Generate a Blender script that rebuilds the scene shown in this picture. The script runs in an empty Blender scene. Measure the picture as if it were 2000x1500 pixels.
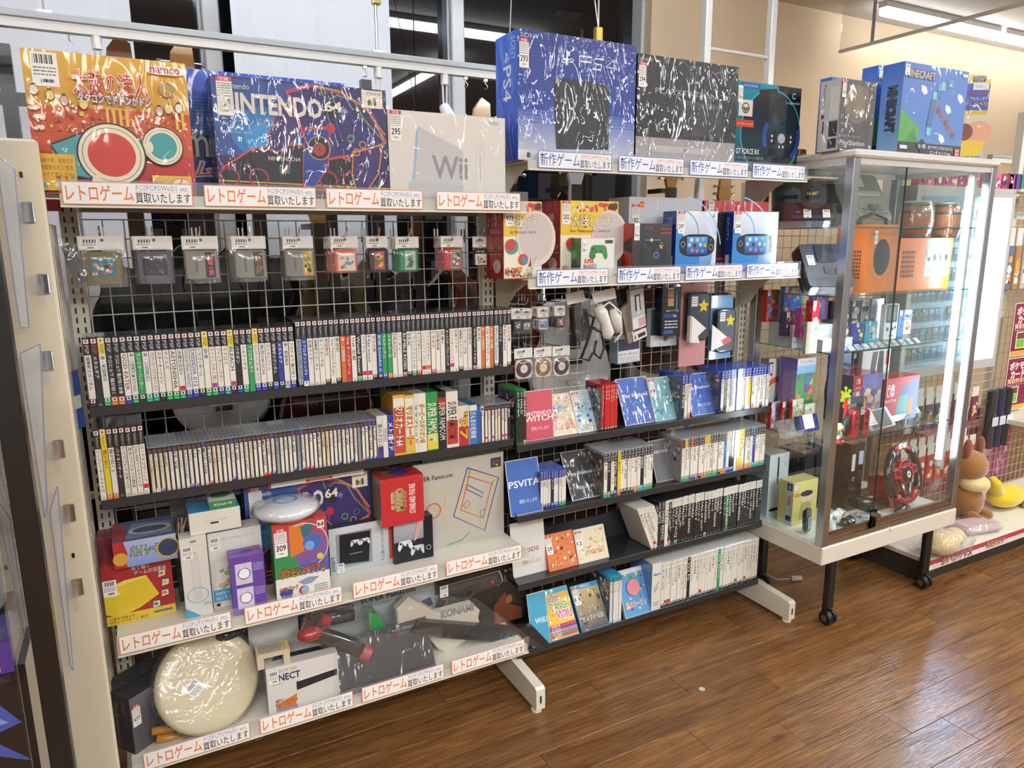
import bpy, math, random
from mathutils import Vector, Matrix
random.seed(7)
sc = bpy.context.scene
COL = sc.collection
R = math.radians
# ------------------------------------------------------------------ camera
CAM = Vector((0.1148, -2.2017, 1.5587)); YAW, PITCH, ROLL, FOC = 0.4905, 0.1996, -0.0062, 1396.68
cf = Vector((math.sin(YAW)*math.cos(PITCH), math.cos(YAW)*math.cos(PITCH), -math.sin(PITCH)))
cr = Vector((math.cos(YAW), -math.sin(YAW), 0)); cu = cr.cross(cf)
c_, s_ = math.cos(ROLL), math.sin(ROLL)
cr, cu = c_*cr+s_*cu, -s_*cr+c_*cu
cam = bpy.data.cameras.new('camera'); cam.sensor_width = 36; cam.lens = FOC/2000*36; cam.clip_start = .02
camo = bpy.data.objects.new('camera', cam); COL.objects.link(camo); sc.camera = camo
m3 = Matrix((cr, cu, -cf)).transposed()
camo.matrix_world = Matrix.Translation(CAM) @ m3.to_4x4()
# ------------------------------------------------------------------ world, exposure
w = bpy.data.worlds.new('world'); sc.world = w; w.use_nodes = True
w.node_tree.nodes['Background'].inputs[0].default_value = (1, .955, .90, 1)
w.node_tree.nodes['Background'].inputs[1].default_value = .50
sc.view_settings.view_transform = 'Standard'; sc.view_settings.look = 'None'
sc.view_settings.gamma = 1; sc.view_settings.use_curve_mapping = False
sc.view_settings.exposure = 0.0
TUBE_POWER = 37.0
def area(name, loc, sx, sy, watts, col=(1, .98, .95)):
    l = bpy.data.lights.new(name, 'AREA'); l.shape = 'RECTANGLE'; l.size = sx; l.size_y = sy; l.energy = watts; l.color = col
    o = bpy.data.objects.new(name, l); COL.objects.link(o); o.location = loc; return o
# area lamps added out of view, facing down, for the unseen shop lights
for i, (x, y) in enumerate(((-1.2, -3.6), (1.2, -4.2), (3.6, -3.6), (5.2, -1.6), (.2, -5.4))):
    area('added_shop_light', (x, y, 2.9), 1.2, .5, 88)
sc.cycles.max_bounces = 8; sc.cycles.transparent_max_bounces = 16; sc.cycles.caustics_reflective = False; sc.cycles.caustics_refractive = False
sc.cycles.sample_clamp_indirect = 4.0
# ------------------------------------------------------------------ helpers
def at(px, py, ax, v):
    """world point where the sight line through photo pixel px,py meets the plane ax = v"""
    d = cf + cr*((px-1000)/FOC) - cu*((py-750)/FOC)
    i = 'xyz'.index(ax)
    return CAM + d*((v-CAM[i])/d[i])
def lin(c):
    if isinstance(c, str):
        c = tuple(int(c[i:i+2], 16) for i in (0, 2, 4))
    out = []
    for k in c[:3]:
        k = k/255.
        out.append(k/12.92 if k <= .04045 else ((k+.055)/1.055)**2.4)
    return tuple(out)+(1.,)
def shade(c, f):
    if isinstance(c, str): c = tuple(int(c[i:i+2], 16) for i in (0, 2, 4))
    return tuple(max(0, min(255, k*f)) for k in c)
def mixc(a, b, t):
    if isinstance(a, str): a = tuple(int(a[i:i+2], 16) for i in (0, 2, 4))
    if isinstance(b, str): b = tuple(int(b[i:i+2], 16) for i in (0, 2, 4))
    return tuple(a[i]*(1-t)+b[i]*t for i in range(3))
MAT = {}
def nodes(name):
    m = bpy.data.materials.new(name); m.use_nodes = True; MAT[name] = m
    nt = m.node_tree; return m, nt, nt.nodes['Principled BSDF']
def pm(name, col=None, rough=.5, metal=0, coat=0, coat_rough=.05, spec=.5, bump=0, bscale=80, wrap=0, wscale=9, emis=None, estr=0, mottle=.06, mscale=25, sheen=0):
    m, nt, b = nodes(name); N = nt.nodes; L = nt.links
    tc = N.new('ShaderNodeTexCoord')
    if col is None:
        a = N.new('ShaderNodeAttribute'); a.attribute_name = 'Col'; src = a.outputs['Color']
    else:
        a = N.new('ShaderNodeRGB'); a.outputs[0].default_value = lin(col); src = a.outputs[0]
    if mottle:
        nz = N.new('ShaderNodeTexNoise'); nz.inputs['Scale'].default_value = mscale; nz.inputs['Detail'].default_value = 3
        L.new(tc.outputs['Object'], nz.inputs['Vector'])
        mr = N.new('ShaderNodeMapRange'); mr.inputs[3].default_value = 1-mottle; mr.inputs[4].default_value = 1+mottle*.4
        L.new(nz.outputs['Fac'], mr.inputs[0])
        mx = N.new('ShaderNodeVectorMath'); mx.operation = 'MULTIPLY'
        L.new(src, mx.inputs[0]); L.new(mr.outputs[0], mx.inputs[1]); src = mx.outputs[0]
    L.new(src, b.inputs['Base Color'])
    b.inputs['Roughness'].default_value = rough; b.inputs['Metallic'].default_value = metal
    b.inputs['Specular IOR Level'].default_value = spec
    b.inputs['Coat Weight'].default_value = coat; b.inputs['Coat Roughness'].default_value = coat_rough
    if sheen: b.inputs['Sheen Weight'].default_value = sheen
    if bump:
        n2 = N.new('ShaderNodeTexNoise'); n2.inputs['Scale'].default_value = bscale; n2.inputs['Detail'].default_value = 4
        L.new(tc.outputs['Object'], n2.inputs['Vector'])
        bp = N.new('ShaderNodeBump'); bp.inputs['Strength'].default_value = bump; bp.inputs['Distance'].default_value = .002
        L.new(n2.outputs['Fac'], bp.inputs['Height']); L.new(bp.outputs[0], b.inputs['Normal'])
    if wrap:
        L.new(crinkle(nt, tc, wscale, wrap), b.inputs['Coat Normal'])
    if emis:
        b.inputs['Emission Color'].default_value = lin(emis); b.inputs['Emission Strength'].default_value = estr
    return m
def crinkle(nt, tc, wscale, wrap):
    """wrinkles of a shrink film: stretched ridges along a diagonal plus soft waves"""
    N = nt.nodes; L = nt.links
    mp = N.new('ShaderNodeMapping'); mp.inputs['Rotation'].default_value = (.3, .6, .2); mp.inputs['Scale'].default_value = (1.8, 1.8, .55)
    L.new(tc.outputs['Object'], mp.inputs['Vector'])
    n = N.new('ShaderNodeTexNoise'); n.inputs['Scale'].default_value = wscale; n.inputs['Detail'].default_value = 2.5; n.inputs['Distortion'].default_value = .9
    L.new(mp.outputs[0], n.inputs['Vector'])
    # ridge = 1-|2n-1|
    a = N.new('ShaderNodeMath'); a.operation = 'MULTIPLY_ADD'; a.inputs[1].default_value = 2; a.inputs[2].default_value = -1
    L.new(n.outputs['Fac'], a.inputs[0])
    ab = N.new('ShaderNodeMath'); ab.operation = 'ABSOLUTE'; L.new(a.outputs[0], ab.inputs[0])
    pw = N.new('ShaderNodeMath'); pw.operation = 'POWER'; pw.inputs[1].default_value = .55; L.new(ab.outputs[0], pw.inputs[0])
    bp = N.new('ShaderNodeBump'); bp.inputs['Strength'].default_value = wrap; bp.inputs['Distance'].default_value = .02
    L.new(pw.outputs[0], bp.inputs['Height'])
    return bp.outputs[0]
def film(name, tint=(1, 1, 1), gloss=.12, rough=.06, wrap=0, wscale=14, milk=0.0):
    """thin clear sheet: mostly straight-through, some mirror by angle, optional milkiness"""
    m, nt, b = nodes(name); N = nt.nodes; L = nt.links
    N.remove(b); out = N['Material Output']
    tr = N.new('ShaderNodeBsdfTransparent'); tr.inputs[0].default_value = tint+(1,)
    gl = N.new('ShaderNodeBsdfGlossy'); gl.inputs['Roughness'].default_value = rough; gl.inputs[0].default_value = (1, 1, 1, 1)
    lw = N.new('ShaderNodeLayerWeight'); lw.inputs[0].default_value = .35
    mr = N.new('ShaderNodeMapRange'); mr.inputs[3].default_value = gloss; mr.inputs[4].default_value = min(1, gloss+.6)
    pw = N.new('ShaderNodeMath'); pw.operation = 'POWER'; pw.inputs[1].default_value = 3
    L.new(lw.outputs['Facing'], pw.inputs[0]); L.new(pw.outputs[0], mr.inputs[0])
    mx = N.new('ShaderNodeMixShader'); L.new(mr.outputs[0], mx.inputs[0]); L.new(tr.outputs[0], mx.inputs[1]); L.new(gl.outputs[0], mx.inputs[2])
    last = mx
    if milk:
        df = N.new('ShaderNodeBsdfDiffuse'); df.inputs[0].default_value = (.85, .87, .9, 1)
        m2 = N.new('ShaderNodeMixShader'); m2.inputs[0].default_value = milk
        L.new(mx.outputs[0], m2.inputs[1]); L.new(df.outputs[0], m2.inputs[2]); last = m2
    if wrap:
        tc = N.new('ShaderNodeTexCoord'); nn = crinkle(nt, tc, wscale, wrap)
        L.new(nn, gl.inputs['Normal']); L.new(nn, lw.inputs['Normal'])
    L.new(last.outputs[0], out.inputs['Surface'])
    return m
pm('paint', rough=.42, mottle=.05, mscale=8)
pm('satin', rough=.3, coat=.3, coat_rough=.2, mottle=.03)
pm('print', rough=.45, spec=.35, mottle=.02)
pm('card', rough=.5, coat=.25, coat_rough=.25, mottle=.04)
pm('wrapped', rough=.5, coat=.65, coat_rough=.08, wrap=.27, wscale=7, mottle=.03)
pm('crumpled', rough=.5, coat=1, coat_rough=.06, wrap=.85, wscale=7, mottle=.03)
pm('gloss', rough=.18, coat=.8, coat_rough=.05, mottle=.02)
pm('plastic', rough=.38, mottle=.04, bump=.05)
pm('metal', rough=.28, metal=1, mottle=.06)
pm('chrome', 'd8dade', rough=.12, metal=1)
pm('wire', 'd9d5c6', rough=.4, metal=.25, mottle=.08)
pm('plush', rough=.95, sheen=.5, bump=.6, bscale=260, mottle=.12, mscale=60)
pm('cloth', 'e4e7ec', rough=.9, bump=.15, bscale=300, mottle=.05, mscale=3)
pm('wall_paint', 'dfc6a2', rough=.85, bump=.1, bscale=200, mottle=.05, mscale=2)
pm('ceiling_paint', 'd9d2c6', rough=.9, mottle=.05, mscale=2)
pm('night_glass', '05070c', rough=.02, spec=.7, mottle=0)
pm('tube', 'ffffff', emis=(235, 244, 255), estr=TUBE_POWER, mottle=0)
pm('wall_tube', 'ffffff', emis=(235, 244, 255), estr=21, mottle=0)
pm('lamp_glow', 'ffffff', emis=(235, 240, 255), estr=25, mottle=0)
pm('case_tube', 'ffffff', emis=(240, 247, 255), estr=38, mottle=0)
pm('blue_tube', 'ffffff', emis=(175, 210, 255), estr=150, mottle=0)
film('glass', (.93, .965, .955), .05, .01)
film('glass_edge', (.35, .62, .58), .2, .1)
film('acrylic', (.98, .99, 1), .06, .06, milk=.06)
film('sheet', (.95, .97, 1), .08, .06, milk=.2)
film('acrylic_edge', (.55, .6, .95), .2, .15, milk=.2)
film('bag', (.975, .98, .98), .07, .13, wrap=.35, wscale=9, milk=.025)
film('smoke_pane', (.86, .86, .85), .07, .01, milk=.05)
def floor_mat():
    m, nt, b = nodes('floor_wood'); N = nt.nodes; L = nt.links
    tc = N.new('ShaderNodeTexCoord'); oi = N.new('ShaderNodeObjectInfo')
    g = N.new('ShaderNodeNewGeometry')
    ad = N.new('ShaderNodeVectorMath'); ad.operation = 'ADD'
    cb = N.new('ShaderNodeCombineXYZ'); mu = N.new('ShaderNodeMath'); mu.operation = 'MULTIPLY'; mu.inputs[1].default_value = 37
    L.new(oi.outputs['Random'], mu.inputs[0]); L.new(mu.outputs[0], cb.inputs[2]); L.new(mu.outputs[0], cb.inputs[0])
    L.new(g.outputs['Position'], ad.inputs[0]); L.new(cb.outputs[0], ad.inputs[1])
    mp = N.new('ShaderNodeMapping'); mp.inputs['Scale'].default_value = (1.1, 16, 1); L.new(ad.outputs[0], mp.inputs[0])
    n1 = N.new('ShaderNodeTexNoise'); n1.inputs['Scale'].default_value = 3.2; n1.inputs['Detail'].default_value = 8; n1.inputs['Roughness'].default_value = .65; n1.inputs['Distortion'].default_value = .5
    L.new(mp.outputs[0], n1.inputs['Vector'])
    mp2 = N.new('ShaderNodeMapping'); mp2.inputs['Scale'].default_value = (1.3, 4, 1); L.new(ad.outputs[0], mp2.inputs[0])
    n2 = N.new('ShaderNodeTexNoise'); n2.inputs['Scale'].default_value = 2.5; n2.inputs['Detail'].default_value = 4; L.new(mp2.outputs[0], n2.inputs['Vector'])
    r = N.new('ShaderNodeValToRGB'); e = r.color_ramp.elements
    e[0].position = .22; e[0].color = lin('553820'); e[1].position = .8; e[1].color = lin('a07648')
    x = e.new(.48); x.color = lin('7d5833')
    L.new(n1.outputs['Fac'], r.inputs[0])
    r2 = N.new('ShaderNodeValToRGB'); e = r2.color_ramp.elements; e[0].position = .3; e[0].color = (.78, .72, .68, 1); e[1].position = .7; e[1].color = (1.12, 1.08, 1, 1)
    L.new(n2.outputs['Fac'], r2.inputs[0])
    mx = N.new('ShaderNodeVectorMath'); mx.operation = 'MULTIPLY'; L.new(r.outputs[0], mx.inputs[0]); L.new(r2.outputs[0], mx.inputs[1])
    mr = N.new('ShaderNodeMapRange'); mr.inputs[3].default_value = .86; mr.inputs[4].default_value = 1.12; L.new(oi.outputs['Random'], mr.inputs[0])
    m2 = N.new('ShaderNodeVectorMath'); m2.operation = 'MULTIPLY'; L.new(mx.outputs[0], m2.inputs[0]); L.new(mr.outputs[0], m2.inputs[1])
    mpf = N.new('ShaderNodeMapping'); mpf.inputs['Scale'].default_value = (4, 75, 1); L.new(ad.outputs[0], mpf.inputs[0])
    nf = N.new('ShaderNodeTexNoise'); nf.inputs['Scale'].default_value = 3; nf.inputs['Detail'].default_value = 5; L.new(mpf.outputs[0], nf.inputs['Vector'])
    vk = N.new('ShaderNodeTexVoronoi'); vk.inputs['Scale'].default_value = 2.6; mk = N.new('ShaderNodeMapping'); mk.inputs['Scale'].default_value = (.8, 2.0, 1); L.new(ad.outputs[0], mk.inputs[0]); L.new(mk.outputs[0], vk.inputs['Vector'])
    kr = N.new('ShaderNodeMapRange'); kr.inputs[1].default_value = .015; kr.inputs[2].default_value = .09; kr.inputs[3].default_value = .5; kr.inputs[4].default_value = 1; L.new(vk.outputs['Distance'], kr.inputs[0])
    fr = N.new('ShaderNodeMapRange'); fr.inputs[1].default_value = .35; fr.inputs[2].default_value = .65; fr.inputs[3].default_value = .72; fr.inputs[4].default_value = 1.02; L.new(nf.outputs['Fac'], fr.inputs[0])
    mk2 = N.new('ShaderNodeMath'); mk2.operation = 'MULTIPLY'; L.new(fr.outputs[0], mk2.inputs[0]); L.new(kr.outputs[0], mk2.inputs[1])
    m4 = N.new('ShaderNodeVectorMath'); m4.operation = 'MULTIPLY'; L.new(m2.outputs[0], m4.inputs[0]); L.new(mk2.outputs[0], m4.inputs[1])
    L.new(m4.outputs[0], b.inputs['Base Color'])
    b.inputs['Roughness'].default_value = .2; b.inputs['Specular IOR Level'].default_value = .5
    mp3 = N.new('ShaderNodeMapping'); mp3.inputs['Scale'].default_value = (3, 42, 1); L.new(ad.outputs[0], mp3.inputs[0])
    n3 = N.new('ShaderNodeTexNoise'); n3.inputs['Scale'].default_value = 4; n3.inputs['Detail'].default_value = 4; L.new(mp3.outputs[0], n3.inputs['Vector'])
    bp = N.new('ShaderNodeBump'); bp.inputs['Strength'].default_value = .55; bp.inputs['Distance'].default_value = .003
    L.new(n3.outputs['Fac'], bp.inputs['Height']); L.new(bp.outputs[0], b.inputs['Normal'])
floor_mat()

class MB:
    """mesh builder: every primitive adds its own vertices, one colour each (attribute Col)"""
    def __init__(s): s.v = []; s.f = []; s.c = []; s.T = None
    def add(s, vs, fs, col):
        k = len(s.v)
        if s.T is not None: vs = [s.T @ Vector(p) for p in vs]
        s.v += [tuple(p) for p in vs]; s.f += [tuple(i+k for i in f) for f in fs]
        if isinstance(col, list): s.c += col
        else: s.c += [lin(col)]*len(vs)
        return s
    def box(s, x0, x1, y0, y1, z0, z1, col='ffffff', bev=0):
        if bev:
            b = min(bev, (x1-x0)/2.01, (y1-y0)/2.01, (z1-z0)/2.01); vs = []; 
            for x, a in ((x0, 1), (x1, -1)):
                for y, q in ((y0, 1), (y1, -1)):
                    for z, t in ((z0, 1), (z1, -1)):
                        vs += [(x, y+q*b, z+t*b), (x+a*b, y, z+t*b), (x+a*b, y+q*b, z)]
            I = lambda i, j, k, m: (i*4+j*2+k)*3+m
            fs = []
            for i in (0, 1):
                q = [I(i, 0, 0, 0), I(i, 1, 0, 0), I(i, 1, 1, 0), I(i, 0, 1, 0)]; fs.append(q if i else q[::-1])
                q = [I(0, i, 0, 1), I(0, i, 1, 1), I(1, i, 1, 1), I(1, i, 0, 1)]; fs.append(q if i else q[::-1])
                q = [I(0, 0, i, 2), I(1, 0, i, 2), I(1, 1, i, 2), I(0, 1, i, 2)]; fs.append(q if i else q[::-1])
                for j in (0, 1):
                    fs.append([I(i, j, 0, 0), I(i, j, 1, 0), I(i, j, 1, 1), I(i, j, 0, 1)])
                    fs.append([I(i, 0, j, 0), I(i, 1, j, 0), I(i, 1, j, 2), I(i, 0, j, 2)])
                    fs.append([I(0, i, j, 1), I(1, i, j, 1), I(1, i, j, 2), I(0, i, j, 2)])
                    for k in (0, 1): fs.append([I(i, j, k, 0), I(i, j, k, 1), I(i, j, k, 2)])
            return s.add(vs, fs, col)
        vs = [(x, y, z) for x in (x0, x1) for y in (y0, y1) for z in (z0, z1)]
        return s.add(vs, [(0, 1, 3, 2), (4, 6, 7, 5), (0, 4, 5, 1), (2, 3, 7, 6), (0, 2, 6, 4), (1, 5, 7, 3)], col)
    def tube(s, p, q, r, col='ffffff', n=8, r2=None, caps=True):
        p = Vector(p); q = Vector(q); d = (q-p).normalized(); a = d.orthogonal().normalized(); b = d.cross(a)
        r2 = r if r2 is None else r2; vs = []
        for i in range(n):
            t = 2*math.pi*i/n; o = a*math.cos(t)+b*math.sin(t); vs += [p+o*r, q+o*r2]
        fs = [(2*i, 2*((i+1) % n), 2*((i+1) % n)+1, 2*i+1) for i in range(n)]
        if caps: fs += [tuple(range(0, 2*n, 2))[::-1], tuple(range(1, 2*n, 2))]
        return s.add(vs, fs, col)
    def path(s, pts, r, col='ffffff', n=6):
        pts = [Vector(p) for p in pts]; vs = []; prev = None
        for i, p in enumerate(pts):
            d = (pts[min(i+1, len(pts)-1)]-pts[max(i-1, 0)]).normalized()
            a = d.orthogonal().normalized() if prev is None else (prev-d*prev.dot(d)).normalized()
            prev = a; b = d.cross(a); rr = r[i] if isinstance(r, (list, tuple)) else r
            vs += [p+(a*math.cos(2*math.pi*k/n)+b*math.sin(2*math.pi*k/n))*rr for k in range(n)]
        fs = [(i*n+k, i*n+(k+1) % n, (i+1)*n+(k+1) % n, (i+1)*n+k) for i in range(len(pts)-1) for k in range(n)]
        fs += [tuple(range(n))[::-1], tuple(range(len(vs)-n, len(vs)))]
        return s.add(vs, fs, col)
    def prism(s, poly, a0, a1, ax='y', col='ffffff', bev=0):
        """poly of 2D points extruded along ax"""
        def P(u, v, t): return {'y': (u, t, v), 'z': (u, v, t), 'x': (t, u, v)}[ax]
        n = len(poly); cx = sum(p[0] for p in poly)/n; cy = sum(p[1] for p in poly)/n
        rings = [(1, a0), (1, a1)] if not bev else [(1-bev, a0), (1, a0+(a1-a0)*.15), (1, a1-(a1-a0)*.15), (1-bev, a1)]
        vs = []
        for k, t in rings: vs += [P(cx+(u-cx)*k, cy+(v-cy)*k, t) for u, v in poly]
        fs = [tuple(range(n)), tuple(range(len(vs)-n, len(vs)))[::-1]]
        for r in range(len(rings)-1): fs += [(r*n+i, (r+1)*n+i, (r+1)*n+(i+1) % n, r*n+(i+1) % n) for i in range(n)]
        return s.add(vs, fs, col)
    def lathe(s, prof, col='ffffff', n=24, c=(0, 0, 0), ax='z'):
        vs = []; c = Vector(c); cols = []
        for k, it in enumerate(prof):
            r, z = it[:2]
            for i in range(n):
                t = 2*math.pi*i/n; u, v = r*math.cos(t), r*math.sin(t)
                vs.append(c+Vector({'z': (u, v, z), 'y': (u, z, v), 'x': (z, u, v)}[ax]))
                cols.append(lin(it[2]) if len(it) > 2 else lin(col))
        fs = [(k*n+i, k*n+(i+1) % n, (k+1)*n+(i+1) % n, (k+1)*n+i) for k in range(len(prof)-1) for i in range(n)]
        fs += [tuple(range(n))[::-1], tuple(range(len(vs)-n, len(vs)))]
        return s.add(vs, fs, cols)
    def ball(s, c, r, col='ffffff', n=14, m=9):
        r = (r, r, r) if not isinstance(r, (tuple, list)) else r; vs = []
        for j in range(1, m):
            for i in range(n):
                a = math.pi*j/m; t = 2*math.pi*i/n
                vs.append((c[0]+r[0]*math.sin(a)*math.cos(t), c[1]+r[1]*math.sin(a)*math.sin(t), c[2]+r[2]*math.cos(a)))
        vs += [(c[0], c[1], c[2]+r[2]), (c[0], c[1], c[2]-r[2])]
        fs = [(j*n+i, (j+1)*n+i, (j+1)*n+(i+1) % n, j*n+(i+1) % n) for j in range(m-2) for i in range(n)]
        fs += [(len(vs)-2, i, (i+1) % n) for i in range(n)]+[(len(vs)-1, (m-2)*n+(i+1) % n, (m-2)*n+i) for i in range(n)]
        return s.add(vs, fs, col)
    def quad(s, a, b, c, d, col='ffffff'): return s.add([a, b, c, d], [(0, 1, 2, 3)], col)
    def mesh(s, name, mat, smooth=False):
        me = bpy.data.meshes.new(name); me.from_pydata(s.v, [], s.f)
        at_ = me.color_attributes.new('Col', 'FLOAT_COLOR', 'POINT')
        at_.data.foreach_set('color', [k for c in s.c for k in c])
        me.materials.append(MAT[mat])
        if smooth: me.shade_smooth()
        return me
    def obj(s, name, mat, parent=None, loc=None, rot=None, smooth=False):
        return link(name, s.mesh(name, mat, smooth), parent, loc, rot)
def link(name, me, parent=None, loc=None, rot=None):
    o = bpy.data.objects.new(name, me); COL.objects.link(o)
    if parent is not None: o.parent = parent
    if loc is not None: o.location = loc
    if rot is not None: o.rotation_euler = rot
    return o
def tag(o, label=None, cat=None, group=None, kind=None):
    if label: o['label'] = label
    if cat: o['category'] = cat
    if group: o['group'] = group
    if kind: o['kind'] = kind
    return o
def thing(name, label, cat, loc=(0, 0, 0), rot=(0, 0, 0), group=None):
    o = bpy.data.objects.new(name, None); COL.objects.link(o); o.location = loc; o.rotation_euler = rot; o.empty_display_size = .02
    return tag(o, label, cat, group)
def struct(name, mb, mat, parent=None, smooth=False):
    o = mb.obj(name, mat, parent, smooth=smooth)
    if parent is None: o['kind'] = 'structure'
    return o
def rrect(x0, y0, x1, y1, r, n=4):
    pts = []
    for cx, cy, a in ((x1-r, y1-r, 0), (x0+r, y1-r, 90), (x0+r, y0+r, 180), (x1-r, y0+r, 270)):
        pts += [(cx+r*math.cos(R(a+90*i/n)), cy+r*math.sin(R(a+90*i/n))) for i in range(n+1)]
    return pts
# ---- lettering
_TX = {}
def glyphs(text, off=0, italic=0):
    k = (text, off, italic)
    if k in _TX: return _TX[k]
    cu_ = bpy.data.curves.new('t', 'FONT'); cu_.body = text; cu_.resolution_u = 1 if len(text) > 12 else 2; cu_.offset = off; cu_.shear = italic
    o = bpy.data.objects.new('t', cu_); me = bpy.data.meshes.new_from_object(o)
    vs = [(v.co.x, v.co.y) for v in me.vertices]; fs = [tuple(p.vertices) for p in me.polygons]
    bpy.data.objects.remove(o); bpy.data.curves.remove(cu_); bpy.data.meshes.remove(me)
    _TX[k] = (vs, fs); return _TX[k]
class Art:
    """flat print laid on a face of w x h metres, coordinates 0..1; later marks lie a hair above earlier ones"""
    def __init__(s, w, h): s.w = w; s.h = h; s.v = []; s.f = []; s.c = []; s.l = 0
    def put(s, pts, fs, col):
        s.l += 1; k = len(s.v); s.v += [(u, v, s.l) for u, v in pts]; s.f += [tuple(i+k for i in f) for f in fs]
        s.c += col if isinstance(col, list) else [lin(col)]*len(pts); return s
    def poly(s, pts, col): return s.put(pts, [tuple(range(len(pts)))], col)
    def rect(s, a, b, c, d, col, col2=None, horiz=False):
        p = [(a, b), (c, b), (c, d), (a, d)]
        if col2 is None: return s.poly(p, col)
        A, B = lin(col), lin(col2)
        return s.poly(p, [A, B, B, A] if horiz else [A, A, B, B])
    def ell(s, cx, cy, rx, ry=None, col='ffffff', n=20, rot=0, a0=0, a1=360):
        ry = rx if ry is None else ry; q = s.w/s.h; pts = []
        for i in range(n if a1-a0 == 360 else n+1):
            t = R(a0+(a1-a0)*i/n); x, y = rx*math.cos(t), ry*math.sin(t); c, d = math.cos(R(rot)), math.sin(R(rot))
            pts.append((cx+(x*c-y*d)/q, cy+x*d+y*c))
        return s.poly(pts, col)
    def ring(s, cx, cy, r, w, col, n=28, ry=None, rot=0, a0=0, a1=360):
        q = s.w/s.h; ry = ry or r; pts = []
        for i in range(n+1):
            t = R(a0+(a1-a0)*i/n); c, d = math.cos(R(rot)), math.sin(R(rot))
            for k in (0, w):
                x, y = (r-k)*math.cos(t), (ry-k)*math.sin(t); pts.append((cx+(x*c-y*d)/q, cy+x*d+y*c))
        return s.put(pts, [(2*i, 2*i+2, 2*i+3, 2*i+1) for i in range(n)], col)
    def line(s, pts, w, col):
        q = s.w/s.h; P = [Vector((u*q, v)) for u, v in pts]; out = []
        for i, p in enumerate(P):
            d = (P[min(i+1, len(P)-1)]-P[max(i-1, 0)]).normalized(); n = Vector((-d.y, d.x))*w/2
            out += [p+n, p-n]
        return s.put([(p.x/q, p.y) for p in out], [(2*i, 2*i+1, 2*i+3, 2*i+2) for i in range(len(P)-1)], col)
    def txt(s, text, a, b, c, d, col, rot=0, off=0, out=None, ow=.03, it=0, col2=None):
        """lettering fitted into the rectangle a,b..c,d"""
        base = glyphs(text, 0, it)[0]
        if not base: return s
        x0 = min(p[0] for p in base); x1 = max(p[0] for p in base); y0 = min(p[1] for p in base); y1 = max(p[1] for p in base)
        if any(ord(ch) > 0x3fff for ch in text): off = min(off, .006); ow = min(ow, .035)
        for o_, cc in ([(ow, out)] if out else [])+[(off, col)]:
            vs, fs = glyphs(text, o_, it); pts = []; cl = []
            for x, y in vs:
                u = (x-x0)/max(x1-x0, 1e-6); v = (y-y0)/max(y1-y0, 1e-6)
                if rot == 90: U, V = 1-v, u
                elif rot == -90: U, V = v, 1-u
                elif rot == 180: U, V = 1-u, 1-v
                else: U, V = u, v
                pts.append((a+(c-a)*U, b+(d-b)*V))
                if col2 and cc is col: cl.append(tuple(lin(mixc(col, col2, min(1, max(0, v))))))
            s.put(pts, fs, cl if cl else cc)
        return s
    def lines(s, a, b, c, d, n, col, fill=.5, seed=1):
        rnd = random.Random(seed); hh = (d-b)/n
        for i in range(n):
            y = b+hh*(i+.25); x = a
            while x < c:
                e = min(c, x+(c-a)*rnd.uniform(.08, .3)); s.rect(x, y, e, y+hh*fill, col); s.l -= 1; x = e+(c-a)*.04
        s.l += 1
        return s
    def scatter(s, a, b, c, d, n, cols, r0, r1, seed=1, kind='ell'):
        rnd = random.Random(seed)
        for i in range(n):
            u, v = rnd.uniform(a, c), rnd.uniform(b, d); q = rnd.uniform(r0, r1); col = rnd.choice(cols)
            u = min(max(u, a+q*s.h/s.w), c-q*s.h/s.w) if c-a > 2*q*s.h/s.w else (a+c)/2
            v = min(max(v, b+q), d-q) if d-b > 2*q else (b+d)/2
            if kind == 'ell': s.ell(u, v, q, q*rnd.uniform(.45, 1), col, 9, rnd.uniform(0, 180))
            else: s.poly([(u+q*s.h/s.w*math.cos(R(k*72+rnd.uniform(-20, 20))), v+q*math.sin(R(k*72))) for k in range(5)], col)
        return s
    def mesh(s, name, O, U, V, mat='print', step=.00005, base=.0003):
        O = Vector(O); U = Vector(U); V = Vector(V); N = U.cross(V).normalized()
        vs = [tuple(O+U*u+V*v+N*(base+step*l)) for u, v, l in s.v]
        me = bpy.data.meshes.new(name); me.from_pydata(vs, [], s.f)
        a_ = me.color_attributes.new('Col', 'FLOAT_COLOR', 'POINT'); a_.data.foreach_set('color', [k for c in s.c for k in c])
        me.materials.append(MAT[mat]); return me
    def front(s, name, parent, x0=0, z0=0, y=0, mat='print', **k): return link(name, s.mesh(name, (x0, y, z0), (s.w, 0, 0), (0, 0, s.h), mat, **k), parent)
    def left(s, name, parent, x=0, z0=0, mat='print', **k): return link(name, s.mesh(name, (x, s.w, z0), (0, -s.w, 0), (0, 0, s.h), mat, **k), parent)
    def top(s, name, parent, z=0, mat='print', **k): return link(name, s.mesh(name, (0, 0, z), (s.w, 0, 0), (0, s.h, 0), mat, **k), parent)
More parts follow.
